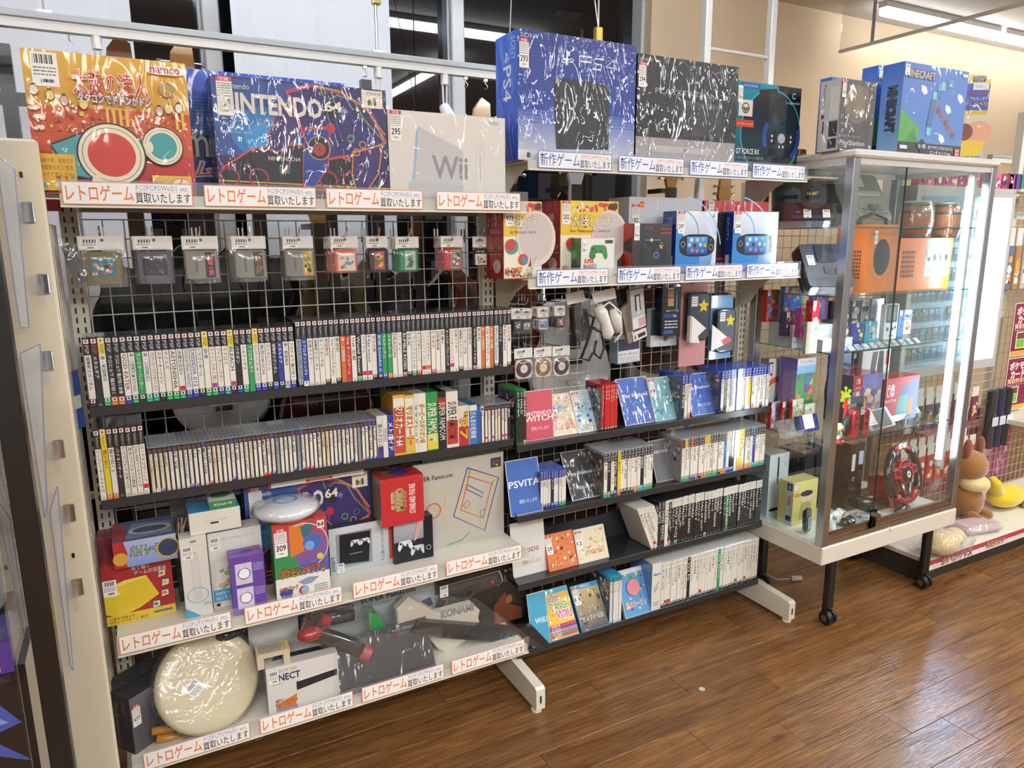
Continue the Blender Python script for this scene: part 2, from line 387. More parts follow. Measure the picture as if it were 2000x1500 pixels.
# ================================================================== ROOM
ZC = 3.0; YW = 1.27
struct('floor', MB().box(-4, 10, -6, YW+.1, -.1, -.006, '5a3a20'), 'floor_wood')
FL = COL.objects['floor']
PW = .122; PL = .915
base_pl = {}
for r in range(24):
    y0 = -1.75+r*PW; off = [(.0), .37, .68, .2, .53, .83][r % 6]*PL
    for k in range(-1, 8):
        x0 = -.55+k*PL-off; xa, xb = max(x0, -.9), min(x0+PL, 5.9)
        if xb-xa < .05 or y0 > YW-.05: continue
        key = round(xb-xa, 3)
        if key not in base_pl: base_pl[key] = MB().box(0, xb-xa-.0012, 0, PW-.0012, -.006, 0, '7a5230', bev=.0008).mesh('plank', 'floor_wood')
        o = link('plank', base_pl[key], FL, (xa, y0, 0))
struct('ceiling', MB().box(-4, 10, -6, YW+.1, ZC, ZC+.08, 'd9d2c6'), 'ceiling_paint')
XW = at(1262, 50, 'y', YW).x          # windows end here
wr = MB().box(XW, 10, YW, YW+.12, 0, ZC, 'e6d2b2')
struct('wall_right', wr, 'wall_paint')
pil = MB().box(at(1505, 50, 'y', YW-.12).x-.9, at(1505, 50, 'y', YW-.12).x, YW-.12, YW, 0, ZC, 'e6d6bc'); struct('trim_1', pil, 'wall_paint')
wl = MB().box(-4, XW, YW, YW+.12, 0, .25, 'e6d6bc'); struct('wall_back', wl, 'wall_paint')
struct('wall_left', MB().box(-4.1, -4, -6, YW+.1, 0, ZC, 'e6d6bc'), 'wall_paint')
struct('baseboard_right', MB().box(XW, 10, YW-.02, YW, 0, .09, '54463a'), 'paint')
mu = [-1.6, -.7, (at(395, 50, 'y', YW).x+at(425, 50, 'y', YW).x)/2, (at(870, 50, 'y', YW).x+at(903, 50, 'y', YW).x)/2]
edges = [-4]+mu+[XW]
for i in range(len(edges)-1):
    wn = struct('window_%d' % (i+1), MB().box(edges[i]+.02, edges[i+1]-.02, YW+.03, YW+.04, .25, ZC, '05070c'), 'night_glass')
    fr = MB()
    fr.box(edges[i]-.0, edges[i+1], YW-.03, YW+.06, .2, .27, 'c4c6c6'); 
    if i: fr.box(edges[i]-.035, edges[i]+.035, YW-.05, YW+.06, .27, ZC, 'c9cac8', bev=.006).box(edges[i]-.05, edges[i]-.036, YW-.03, YW+.05, .27, ZC, '8f9699')
    fr.obj('window_frame', 'satin', wn)
MB().box(XW-.075, XW, YW-.06, YW+.06, .2, ZC, 'c9cac8', bev=.005).obj('window_frame', 'satin', wn)
# roller blinds in front of the glass
def blind(x0, x1, z0, label):
    t = thing('roller_blind', label, 'blind', (0, 0, 0), group='white roller blinds')
    y = 1.1; m = MB(); n = 24
    for i in range(n):
        a, b = x0+(x1-x0)*i/n, x0+(x1-x0)*(i+1)/n
        f = lambda x: y+.006*math.sin(x*17)+.004*math.sin(x*43)
        m.quad((a, f(a), z0), (b, f(b), z0), (b, f(b), 2.62), (a, f(a), 2.62), 'e9ebf0')
    m.obj('cloth', 'cloth', t, smooth=True)
    MB().tube((x0-.01, y, 2.64), (x1+.01, y, 2.64), .022, 'dfe1e6', 12).obj('roller', 'satin', t)
    MB().box(x0, x1, y-.008, y+.008, z0-.02, z0, 'dcdde0').obj('hem_bar', 'satin', t)
blind(-1.55, at(258, 60, 'y', 1.1).x, .9, 'white roller blind hanging at the far left behind the red and yellow drum box')
blind(at(456, 100, 'y', 1.1).x, at(762, 80, 'y', 1.1).x, 1.05, 'white roller blind hanging between the mullions behind the blue console carton')
# pull chain beside the window
t = MB()
for k in range(46): 
    for dx in (0, .022): t.ball((XW+.08+dx, YW-.05, 1.5+k*.03), .0055, 'e6e0d0', 6, 4)
tag(t.obj('pull_chain', 'satin'), 'beaded white blind cord hanging in front of the pilaster', 'cord')
# ceiling tubes: seen or mirrored shop fixtures, plus unseen ones added for even light
def tube_light(a, b, label):
    t = thing('ceiling_light', label, 'light', (0, 0, 0)); a = Vector(a); b = Vector(b)
    up = Vector((0, 0, .03))
    m = MB(); d = (b-a).normalized(); s = Vector((-d.y, d.x, 0))*.03
    z1 = ZC-.001; z0 = ZC-.035
    vs = [(p.x+q.x, p.y+q.y, z) for p in (a, b) for q in (s, -s) for z in (z0, z1)]
    m.add(vs, [(0, 1, 3, 2), (4, 6, 7, 5), (0, 4, 5, 1), (2, 3, 7, 6), (0, 2, 6, 4), (1, 5, 7, 3)], 'e4e4e2')
    m.obj('fixture', 'satin', t)
    MB().tube((a.x, a.y, ZC-.062), (b.x, b.y, ZC-.062), .024, 'ffffff', 10).obj('light_tube', 'wall_tube' if a.y > .5 else 'tube', t, smooth=False)
tube_light((4.45, .97, 0), (5.7, .97, 0), 'ceiling light tube along the wall at the upper right corner')
tube_light((5.76, .97, 0), (7.0, .97, 0), 'ceiling light tube continuing beyond the right edge')
tube_light((-.3, .02, 0), (1.15, .02, 0), 'ceiling light tube overhead along the left shelving, out of the frame')
tube_light((1.2, .02, 0), (2.9, .02, 0), 'ceiling light tube overhead along the right shelving, mirrored in the window')
tube_light((2.56, -2.4, 0), (2.56, -.7, 0), 'ceiling light tube running towards the aisle, mirrored in the window')
tube_light((-.6, -2.6, 0), (.9, -2.6, 0), 'unseen ceiling light tube added behind the viewer on the left')  # from here on: unseen tubes added to light the room evenly
tube_light((1.2, -3.6, 0), (2.7, -3.6, 0), 'unseen ceiling light tube added behind the viewer in the middle')
tube_light((4.2, -2.2, 0), (5.8, -2.2, 0), 'unseen ceiling light tube added over the aisle on the right')
tube_light((-1.2, -1.1, 0), (-1.2, .2, 0), 'unseen ceiling light tube added at the far left over the aisle')
def downlight(x, y, label):
    t = thing('downlight', label, 'light', (x, y, ZC)); 
    MB().lathe([(.085, -.012), (.085, 0), (.07, -.012), (.068, 0)], 'f2f2f0', 20).obj('rim', 'satin', t)
    MB().lathe([(.066, -.006), (.066, -.002)], 'ffffff', 20).obj('lens', 'lamp_glow', t)
p = at(1652, 62, 'z', ZC); 
downlight(4.0, -1.35, 'round ceiling downlight above the aisle at the right')
p2 = at(1112, 26, 'z', ZC); downlight(p2.x, 2*YW+.06-p2.y, 'round ceiling downlight mirrored in the dark window')
# hanging smoke pane
XP = 4.3
pa = at(1522, 131, 'x', XP); pb = at(1990, 3, 'x', XP)
t = thing('smoke_barrier', 'clear hanging smoke barrier pane with a metal edge at the upper right', 'glass pane')
zb = pa.z; 
MB().box(XP-.004, XP+.004, -1.2, min(pa.y, YW-.13), zb, ZC-.001, 'ffffff').obj('pane', 'smoke_pane', t)
MB().box(XP-.012, XP+.012, -1.2, min(pa.y, YW-.13), zb-.014, zb+.002, 'b9bbbd').obj('edge_strip', 'satin', t)
MB().box(XP-.008, XP+.008, at(1705, 60, 'x', XP).y-.006, at(1705, 60, 'x', XP).y+.006, zb, ZC-.001, '8f9496').obj('joint_strip', 'satin', t)
# white wall rack (ladder posts) right of the windows
t = thing('wall_ladder_rack', 'white metal ladder rack standing against the beige pilaster', 'rack')
xa, xb = at(1380, 50, 'y', .75).x, at(1507, 50, 'y', .75).x
for x in (xa, xb): MB().box(x-.02, x+.02, .73, .77, 0, 2.85, 'efece6', bev=.004).obj('post', 'satin', t)
for z in (.5, .9, 1.3, 1.7, 2.1, 2.5): MB().tube((xa, .75, z), (xb, .75, z), .009, 'efece6', 8).obj('rung', 'satin', t)
# hanging picture rail with spots and hooks
ZR = 2.155; YR = .3
def rail(x0, x1, y, z, label):
    t = thing('hanging_rail', label, 'rail')
    MB().box(x0, x1, y-.014, y+.014, z-.02, z+.004, 'd8d6cf').box(x0, x1, y-.018, y+.018, z+.004, z+.026, 'a9adae', bev=.004).obj('rail_profile', 'satin', t)
    return t
rl = rail(-.9, at(990, 158, 'y', YR).x, YR, ZR, 'long white and silver rail hanging in front of the windows')
rr = rail(4.6, 6.6, YR, 2.0, 'silver hanging rail at the right edge above the yellow toy box')
rail(4.7, 6.6, YR, 1.68, 'lower white hanging rail at the right edge')
for i, px in enumerate((92, 735)):
    x = at(px, 60, 'y', YR).x; z = ZR+.026
    MB().path([(x, YR, z), (x, YR, z+.05), (x-.03, YR, z+.12), (x-.03, YR, ZC)] if i == 0 else [(x, YR, z), (x, YR, ZC)], .005, 'c8c9c6', 6).box(x-.018, x+.018, YR-.012, YR+.012, z-.002, z+.006, 'd8d8d4').obj('hanger_rod', 'metal', rl)
x = at(735, 10, 'y', YR).x
b = MB().box(x-.014, x+.014, YR-.012, YR+.012, 2.33, 2.40, 'cdb980', bev=.003); b.tube((x, YR-.013, 2.37), (x, YR-.016, 2.37), .006, '5a5040', 8)
b.obj('turnbuckle', 'metal', rl)
# second turnbuckle above the blue carton
x = at(1168, 70, 'y', YR).x; z = at(1168, 75, 'y', YR).z
t = thing('ceiling_hanger', 'brass turnbuckle and wires hanging above the tall blue carton', 'hanger')
MB().box(x-.016, x+.016, YR-.012, YR+.012, z-.05, z+.04, 'cdb35a', bev=.003).obj('turnbuckle', 'metal', t)
MB().tube((x, YR, z+.04), (x, YR, ZC), .004, 'd8d8d4', 6).tube((x, YR, z+.04), (x-.12, YR, ZC), .0025, 'd8d8d4', 6).obj('wire', 'metal', t)
x2 = at(992, 50, 'y', YR).x; MB().tube((x2, YR, ZR+.03), (x2+.05, YR, ZC), .0025, 'd8d8d4', 6).obj('wire', 'metal', t)
def spotlight(px, py, label, lit):
    x = at(px, py, 'y', YR).x; t = thing('spotlight', label, 'lamp', (x, YR, ZR-.02))
    MB().tube((0, 0, 0), (0, 0, -.035), .014, 'ecebe6', 12).obj('clip', 'satin', t)
    MB().tube((-.008, 0, -.035), (-.006, 0, -.11), .0035, 'e2e2de', 6).tube((.008, 0, -.035), (.006, 0, -.11), .0035, 'e2e2de', 6).obj('arm', 'satin', t)
    d = Vector((.022, -.03, -.075)); a = Vector((-.005, 0, -.105))
    MB().tube(a, a+d, .018, 'eeeeee', 16, .03).obj('shade', 'satin', t)
    MB().ball(tuple(a+d*1.05), .026, 'ffffff', 14, 9).obj('bulb', 'lamp_glow' if lit else 'satin', t, smooth=True)
spotlight(188, 75, 'white track spotlight hanging over the red and yellow drum box', False)
spotlight(738, 130, 'white track spotlight hanging at the right end of the blue console carton', False)
spotlight(868, 148, 'lit white track spotlight hanging above the white console box', True)
for i, (px, py, lb) in enumerate(((133, 62, 'large curved steel hook hanging left above the drum box'), (712, 130, 'small rail hook beside the middle spotlight'), (909, 152, 'small rail hook near the right end of the rail'), (948, 155, 'last small rail hook before the tall blue carton'))):
    x = at(px, py, 'y', YR).x; s = 2.2 if i == 0 else 1
    pts = [(x, YR, ZR-.02)]+[(x+.008*s*math.sin(R(a)), YR, ZR-.035-.008*s+.008*s*math.cos(R(a))-.004) for a in range(0, 250, 25)]
    m = MB().path(pts, .0018 if i else .0022, 'b9bbbd', 6)
    if i: m.box(x-.006, x+.006, YR-.006, YR+.006, ZR-.03, ZR-.02, 'e8e6e0')
    tag(m.obj('hook', 'metal'), lb, 'hook', 'hooks on the hanging rail')

# ================================================================== GONDOLA
G = thing('gondola_frame', 'cream steel gondola frame with slotted posts and base legs behind the games', 'shelving')
CREAM = 'd9d5c4'
for x in (-.0, 1.2, 2.4):
    m = MB().box(x-.02, x+.02, 0, .03, 0, 1.66 if x < 1 else 1.78, CREAM); m.obj('post', 'paint', G)
    s = MB()
    for k in range(64):
        for dx in (-.009, .009): s.box(x+dx-.002, x+dx+.002, -.0012, .002, .10+k*.026, .10+k*.026+.015, '14120f')
    s.obj('slots', 'paint', G)
    lg = MB()
    prof = [(-.36, .012), (-.36, .085), (-.35, .092), (.0, .115), (.05, .115), (.05, .012)]
    lg.prism([(p[0], p[1]) for p in prof], x-.017, x+.017, 'x', 'dedbcc').obj('base_leg', 'satin', G)
    MB().box(x-.003, x+.003, -.3615, -.358, .035, .062, '22201c').obj('slot_hole', 'paint', G)
    MB().lathe([(.018, 0), (.018, .005), (.008, .006), (.008, .014)], 'dedbcc', 14, (x-.005, -.34, 0)).obj('foot', 'satin', G)
for x0 in (0, 1.2):
    MB().box(x0+.02, x0+1.18, .004, .026, 1.635, 1.66, '9c978a').obj('top_rail', 'paint', G)
    MB().box(x0+.02, x0+1.18, .004, .026, .06, .09, 'd2ccba').obj('bottom_rail', 'paint', G)
def mesh_panel(x0, x1, z0, z1, y, name, label, pitch=.05, rw=.0017, axis='x', mat='wire'):
    m = MB(); n = int(round((x1-x0)/pitch))
    def P(a, z, o=0): return (a, y+o, z) if axis == 'x' else (y+o, a, z)
    for k in range(n+1): 
        a = x0+(x1-x0)*k/n; m.tube(P(a, z0), P(a, z1), rw, 'd6d2c2', 5, caps=False)
    zz = z0
    while zz <= z1+.001:
        m.tube(P(x0, zz, -rw*1.8), P(x1, zz, -rw*1.8), rw, 'dcd8c8', 5, caps=False); zz += pitch
    return tag(m.obj(name, mat), label, 'wire grid')
mesh_panel(.025, 1.175, .116, 1.616, .012, 'wire_grid', 'cream wire grid backing the left shelving bay')
mesh_panel(1.225, 2.375, .116, 1.616, .012, 'wire_grid', 'cream wire grid backing the right shelving bay')
mesh_panel(2.425, 3.575, .116, 1.666, .012, 'wire_grid', 'cream wire grid seen through the glass showcase')
mesh_panel(3.6, 5.2, .116, 1.9, .012, 'wire_grid', 'cream wire grid at the right behind the plush toys')
mesh_panel(-.27, -.01, .3, 1.6, -.03, 'wire_grid', 'cream wire side grid at the left end of the shelving', axis='y')
# white shelves
DS = .274
SH = {}
def white_shelf(x0, z, label, key, d=DS):
    """z = bottom of the card strip at the front lip"""
    t = thing('display_shelf', label, 'shelf', (0, 0, 0)); zt = z+.026
    MB().box(x0+.003, x0+1.197, -d+.004, -.001, zt-.004, zt, 'dcd8ca').box(x0+.003, x0+1.197, -d, -d+.004, z-.004, zt, 'd8d3c2').obj('board', 'satin', t)
    b = MB()
    for x in (x0+.03, x0+1.17):
        b = MB().prism([(-.002, zt-.006), (-d+.02, zt-.006), (-d+.02, zt-.016), (-d+.07, zt-.022), (-.15, zt-.045), (-.10, zt-.085), (-.06, zt-.14), (-.002, zt-.15)], x-.0015, x+.0015, 'x', 'd3cdbb'); b.obj('bracket', 'satin', t)
    # clear card channel on the lip
    MB().box(x0+.003, x0+1.2, -d-.0045, -d-.0035, z, z+.058, 'ffffff').obj('card_channel', 'acrylic', t)
    MB().box(x0+.003, x0+1.2, -d-.006, -d, z-.004, z, 'e6e1cf').obj('lip_edge', 'satin', t)
    SH[key] = zt
ZT, ZM, ZB, Z2T, Z2B = 1.639, .526, .181, 1.765, 1.412
white_shelf(0, ZT, 'top white shelf of the left bay with four orange-lettered cards', 'T')
white_shelf(0, ZM, 'middle white shelf of the left bay with slanted orange-lettered cards', 'M')
white_shelf(0, ZB, 'lowest white shelf of the left bay just above the floor', 'B')
white_shelf(1.2, Z2T, 'top white shelf of the right bay with blue-lettered cards', '2T')
white_shelf(1.2, Z2B, 'second white shelf of the right bay above the hanging accessories', '2B')
# cards
def retro_card():
    a = Art(.268, .05); a.rect(0, 0, 1, 1, 'e8956a'); a.rect(.008, .035, .992, .965, 'f4f2ee')
    a.txt('レトロゲーム', .03, .16, .53, .86, 'e5783f', off=.012); a.txt('FC/SFC/PS/Wii/DS', .555, .66, .88, .9, '6f86b8'); a.txt('etc.', .9, .66, .975, .84, '6f86b8')
    a.line([(.55, .60), (.98, .60)], .015, 'd9a088'); a.txt('買取いたします', .545, .1, .98, .55, '1d1d1f', off=.015); return a
def new_card():
    a = Art(.268, .05); a.rect(0, 0, 1, 1, '4a63a8'); a.rect(.008, .035, .992, .965, 'eef1f6')
    a.txt('新作ゲーム', .025, .14, .55, .9, '4666b0', off=.012); a.txt('SWITCH/PS4･5', .57, .66, .89, .88, 'd9705e'); a.txt('etc.', .91, .66, .975, .84, 'd9705e')
    a.line([(.56, .60), (.98, .60)], .015, 'd9a088'); a.txt('買取いたします', .555, .1, .98, .55, '2a2c33', off=.012); return a
ORD = ['first', 'second', 'third', 'fourth', 'fifth', 'sixth', 'seventh', 'eighth', 'ninth', 'tenth', 'eleventh', 'twelfth', 'thirteenth', 'fourteenth', 'fifteenth', 'sixteenth', 'seventeenth', 'eighteenth', 'nineteenth']
def ordn(i):
    if i < 19: return ORD[i]
    n = i+1; tens = {2: 'twent', 3: 'thirt', 4: 'fort', 5: 'fift', 6: 'sixt', 7: 'sevent', 8: 'eight'}[n//10]
    return tens+'ieth' if n % 10 == 0 else tens+'y-'+ORD[n % 10-1]
mr_ = retro_card().mesh('printed_text', (0, -.0004, 0), (.268, 0, 0), (0, 0, .05), 'print', base=.0001)
mn_ = new_card().mesh('printed_text', (0, -.0004, 0), (.268, 0, 0), (0, 0, .05), 'print', base=.0001)
cb_ = MB().box(0, .268, -.0004, 0, 0, .05, 'f3f1ec').mesh('shelf_card', 'card')
def cards(x0, z, xs, kind, where, d=DS):
    for i, x in enumerate(xs):
        o = link('shelf_card', cb_, None, (x0+x, -d-.0052, z+.003)); link('printed_text', mr_ if kind == 'orange' else mn_, o)
        tag(o, '%s-lettered buying card, %s from left on %s' % (kind, ordn(i), where), 'card', '%s-lettered cards on the shelf lips' % kind)
cards(0, ZT, (.008, .302, .596, .905), 'orange', 'the top left shelf')
cards(0, ZM, (.008, .31, .61, .905), 'orange', 'the middle white shelf')
cards(0, ZB, (.03, .325, .62, .915), 'orange', 'the lowest white shelf')
cards(1.2, Z2T, (.035, .33, .625, .915), 'blue', 'the top right shelf')
cards(1.2, Z2B, (.03, .335, .625, .915), 'blue', 'the second right shelf')
# dark game shelves: base, upturned lip, back plate and end cheeks
DG = .19
def game_shelf(x0, x1, zl, label, zr=None):
    t = thing('game_shelf', label, 'shelf'); C = '2c2e31'
    MB().box(x0, x1, -DG, -.004, zl-.009, zl-.005, C).obj('board', 'satin', t)
    MB().box(x0, x1, -DG-.004, -DG, zl-.026, zl, C, bev=.0015).obj('front_lip', 'satin', t)
    MB().box(x0, x1, -.006, -.002, zl-.012, zl+.10, '34363a').obj('back_plate', 'satin', t)
    for x in (x0, x1-.0015): MB().prism([(-DG, zl-.014), (-DG, zl-.002), (-.09, zl+.055), (-.05, zl+.10), (-.002, zl+.10), (-.002, zl-.014)], x, x+.0015, 'x', C).obj('end_cheek', 'satin', t)
    return zl-.0045
ZA, ZBB = 1.158, .915
Z_A = game_shelf(.004, 1.192, ZA, 'upper dark game shelf of the left bay'); Z_BB = game_shelf(.004, 1.192, ZBB, 'lower dark game shelf of the left bay')
Z1, Z2, Z3, Z4 = .888, .638, .388, .128
Z_1 = game_shelf(1.205, 2.38, Z1, 'topmost dark game shelf of the right bay'); Z_2 = game_shelf(1.205, 2.38, Z2, 'second dark game shelf of the right bay')
Z_3 = game_shelf(1.205, 2.38, Z3, 'third dark game shelf of the right bay'); Z_4 = game_shelf(1.205, 2.38, Z4, 'bottom dark game shelf of the right bay')

# ================================================================== GLASS SHOWCASE
CX0, CX1, CY0, CY1, CZ0, CZ1 = 2.405, 3.285, -.47, -.03, .295, 1.862
S = thing('glass_showcase', 'aluminium framed glass showcase on castors at the right of the shelving', 'showcase')
MB().box(CX0, CX1, CY0-.005, CY1, CZ0, CZ0+.075, 'd9d3c4', bev=.004).obj('base_plinth', 'satin', S)
MB().box(CX0+.01, CX1-.01, CY0+.02, CY1-.01, CZ0+.075, CZ0+.078, 'e4e2d8').obj('base_floor', 'satin', S)
MB().box(CX0-.004, CX1+.004, CY0-.01, CY1, CZ1-.028, CZ1, 'dddad2', bev=.008).obj('top_cap', 'satin', S)
for (x, a) in ((CX0, 1), (CX1-.035, -1)):
    for y in (CY0, CY1-.035):
        MB().box(x, x+.035, y, y+.035, CZ0+.075, CZ1-.028, 'b9bbbd', bev=.002).obj('frame_post', 'metal', S)
for x0, x1, y0, y1 in ((CX0+.035, CX1-.035, CY0+.004, CY0+.02), (CX0+.035, CX1-.035, CY1-.02, CY1-.004), (CX0+.002, CX0+.018, CY0+.035, CY1-.035), (CX1-.018, CX1-.002, CY0+.035, CY1-.035)):
    MB().box(x0, x1, y0, y1, CZ1-.05, CZ1-.028, 'c9c7c2').obj('top_frame_bar', 'satin', S)
for k, zc in enumerate((CZ0+.078, CZ0+.098)): MB().box(CX0+.035, CX1-.035, CY0+.002+.006*k, CY0+.022, zc, zc+(.018 if k == 0 else .024), ('bdbcb8', 'b09a86')[k]).obj('door_track', 'metal', S)
for x in (CX0+.004, CX1-.008): MB().box(x, x+.004, CY0+.035, CY1-.035, CZ0+.078, CZ1-.05, 'ffffff').obj('side_pane', 'glass', S)
xd = at(1727, 700, 'y', CY0+.012).x
MB().box(CX0+.036, xd+.02, CY0+.008, CY0+.012, CZ0+.12, CZ1-.05, 'ffffff').obj('sliding_door', 'glass', S)
MB().box(xd-.02, CX1-.036, CY0+.015, CY0+.019, CZ0+.12, CZ1-.05, 'ffffff').obj('sliding_door', 'glass', S)
MB().box(xd+.0195, xd+.0215, CY0+.007, CY0+.013, CZ0+.12, CZ1-.05, '0e2a2a').obj('pane_edge', 'gloss', S)
l = MB().tube((xd+.005, CY0+.0, CZ0+.16), (xd+.005, CY0-.03, CZ0+.16), .012, 'a9998a', 14).box(xd+.0, xd+.03, CY0-.002, CY0+.008, CZ0+.10, CZ0+.175, '16181a'); l.obj('door_lock', 'metal', S)
SZ = [1.596, 1.343, 1.13, .775]
for z in SZ:
    p = MB().box(CX0+.022, CX1-.022, CY0+.045, CY1-.03, z-.005, z, 'ffffff').obj('glass_shelf', 'glass', S)
    MB().box(CX0+.022, CX1-.022, CY0+.0445, CY0+.0455, z-.0052, z+.0002, '7fb5ac').obj('shelf_edge', 'glass_edge', p)
    MB().box(CX0+.0215, CX0+.0225, CY0+.045, CY1-.03, z-.0052, z+.0002, '7fb5ac').obj('shelf_edge', 'glass_edge', p)
MB().tube((CX1-.075, CY0+.06, CZ0+.3), (CX1-.075, CY0+.06, CZ1-.10), .0125, 'ffffff', 12).obj('light_tube', 'case_tube', S)
MB().tube((CX0+.045, CY0+.05, CZ0+.3), (CX0+.045, CY0+.05, CZ1-.10), .0095, 'ffffff', 12).obj('light_tube', 'case_tube', S)
MB().box(CX1-.065, CX1-.045, CY0+.05, CY0+.075, CZ0+.25, CZ1-.06, 'e2e2e0').tube((CX1-.075, CY0+.06, CZ0+.27), (CX1-.075, CY0+.06, CZ0+.3), .015, 'e8e8e6', 12).obj('tube_holder', 'satin', S)
for (x, y) in ((2.525, -.43), (3.165, -.43), (2.525, -.08), (3.165, -.08)):
    lg = MB().tube((x, y, .075), (x, y, CZ0), .021, '17181a', 18).obj('leg', 'satin', S)
    c = MB().lathe([(.01, -.022), (.026, -.024), (.03, -.018), (.03, -.006), (.022, -.004), (.022, .004), (.03, .006), (.03, .018), (.026, .024), (.01, .022)], '141517', 20, (0, 0, 0), 'x')
    c.obj('castor', 'plastic', lg, (x-.003, y-.008, .031), smooth=False)
    MB().lathe([(.006, -.0262), (.014, -.0262), (.014, -.024)], '9b9a96', 14, (x-.003, y-.008, .031), 'x').obj('wheel_cap', 'metal', lg)
    MB().box(x-.012, x+.012, y-.006, y+.02, .045, .078, '1b1c1e', bev=.003).obj('castor_fork', 'plastic', lg)
# ================================================================== CARTONS
def carton(name, label, cat, loc, w, d, h, yaw=0, front='ffffff', side=None, top=None, mat='wrapped', rot=None, group=None, bev=.0015):
    """closed box, origin at its bottom front left corner; x right, y back, z up"""
    side = side or front; top = top or front; m = MB()
    m.box(0, w, 0, d, 0, h, front, bev=bev)
    F, Sd, T = lin(front), lin(side), lin(top); vs = m.v
    m = MB()
    m.add([(0, 0, 0), (w, 0, 0), (w, 0, h), (0, 0, h)], [(0, 1, 2, 3)], front)
    m.add([(w, d, 0), (0, d, 0), (0, d, h), (w, d, h)], [(0, 1, 2, 3)], front)
    m.add([(0, d, 0), (0, 0, 0), (0, 0, h), (0, d, h)], [(0, 1, 2, 3)], side)
    m.add([(w, 0, 0), (w, d, 0), (w, d, h), (w, 0, h)], [(0, 1, 2, 3)], side)
    m.add([(0, 0, h), (w, 0, h), (w, d, h), (0, d, h)], [(0, 1, 2, 3)], top)
    m.add([(0, d, 0), (w, d, 0), (w, 0, 0), (0, 0, 0)], [(0, 1, 2, 3)], top)
    o = m.obj(name, mat, None, loc, rot or (0, 0, yaw))
    # folded flap edges on the top face
    MB().box(w*.02, w*.98, d*.49, d*.51, h, h+.0004, shade(top, .72)).obj('flap_seam', 'print', o)
    tag(o, label, cat, group); o['w'] = w; o['h'] = h; o['d'] = d
    return o
def fb(name, label, cat, TL, TR, y, z0, d, **k):
    """axis-aligned box standing on z0 whose top front corners are seen at TL and TR"""
    a = at(TL[0], TL[1], 'y', y); b = at(TR[0], TR[1], 'y', y)
    return carton(name, label, cat, (a.x, y, z0), b.x-a.x, d, (a.z+b.z)/2-z0, **k)
def gb(name, label, cat, A, B, z, T, d=None, C=None, **k):
    """box whose bottom front corners A, B stand on plane z, T = top above A, C = bottom back left"""
    a = at(A[0], A[1], 'z', z); b = at(B[0], B[1], 'z', z); yaw = math.atan2(b.y-a.y, b.x-a.x); w = math.hypot(b.x-a.x, b.y-a.y)
    h = at(T[0], T[1], 'y', a.y).z-z
    if C: c = at(C[0], C[1], 'z', z); d = max(.02, abs((c.x-a.x)*-math.sin(yaw)+(c.y-a.y)*math.cos(yaw)))
    return carton(name, label, cat, (a.x, a.y, z), w, d, h, yaw, **k)
def yb(name, label, cat, TL, TR, y, yaw, z0, d, **k):
    a = at(TL[0], TL[1], 'y', y); lo, hi = .01, 1.5
    for _ in range(40):
        w = (lo+hi)/2; v = a+Vector((w*math.cos(yaw), w*math.sin(yaw), 0))-CAM
        if 1000+FOC*v.dot(cr)/v.dot(cf) < TR[0]: lo = w
        else: hi = w
    return carton(name, label, cat, (a.x, a.y, z0), w, d, a.z-z0, yaw, **k)
def A_(o, which='front'):
    return Art(o['w'] if which != 'left' else o['d'], o['h'] if which != 'top' else o['d'])
_st = {}
def sticker(o, x, z, num=None, w=.03, red=True, y=0, h=None, name='price_sticker', Fr=None):
    key = (num, round(w, 3), red, h)
    if key not in _st:
        h_ = h or w*2.5 if num else w*1.4; a = Art(w, h_); t = .5 if num else 0
        if num:
            a.rect(0, t+.01, 1, 1, 'f1efe9'); a.rect(0, 0, 1, t-.01, 'f1efe9')
            if red: a.rect(0, .87, 1, 1, 'b83a36'); a.txt('空箱', .2, .885, .8, .985, 'f6dcd8', off=.01)
            a.lines(.06, .55, .94, .85, 5, '77746e', .4, 3); a.txt(num, .12, .22, .88, .42, '26262a', off=.02); a.lines(.3, .08, .7, .16, 1, '8a8780', .5, 5)
        else:
            a.rect(0, 0, 1, 1, 'f3f1ea')
            for i in range(13): a.rect(.1+.06*i, .66, .1+.06*i+(.015+.02*((i*7) % 3)), .93, '1c1c1e'); a.l -= 1
            a.l += 1; a.lines(.08, .3, .92, .6, 3, '6b6862', .4, 4); a.txt('¥', .3, .08, .37, .22, '26262a'); a.lines(.4, .08, .8, .22, 1, '26262a', .7, 8)
        _st[key] = a
    a = _st[key]; return a.front(name, o, x, z, y, 'card', base=.0018)
def pslogo(a, cx, cy, s, col):
    q = a.h/a.w; P = lambda pts: a.poly([(cx+x*s*q, cy+y*s) for x, y in pts], col)
    P([(-.12, -.42), (.03, -.5), (.03, .12), (.16, .10), (.2, .2), (.12, .34), (-.12, .5)])
    P([(.03, .36), (.12, .30), (.10, .12), (.03, .12)])
    a.ring(cx-.22*s*q, cy-.22*s, .28*s, .07*s, col, 16, .13*s, 15, 60, 330); a.ring(cx+.25*s*q, cy-.16*s, .26*s, .07*s, col, 16, .13*s, 15, -150, 130)
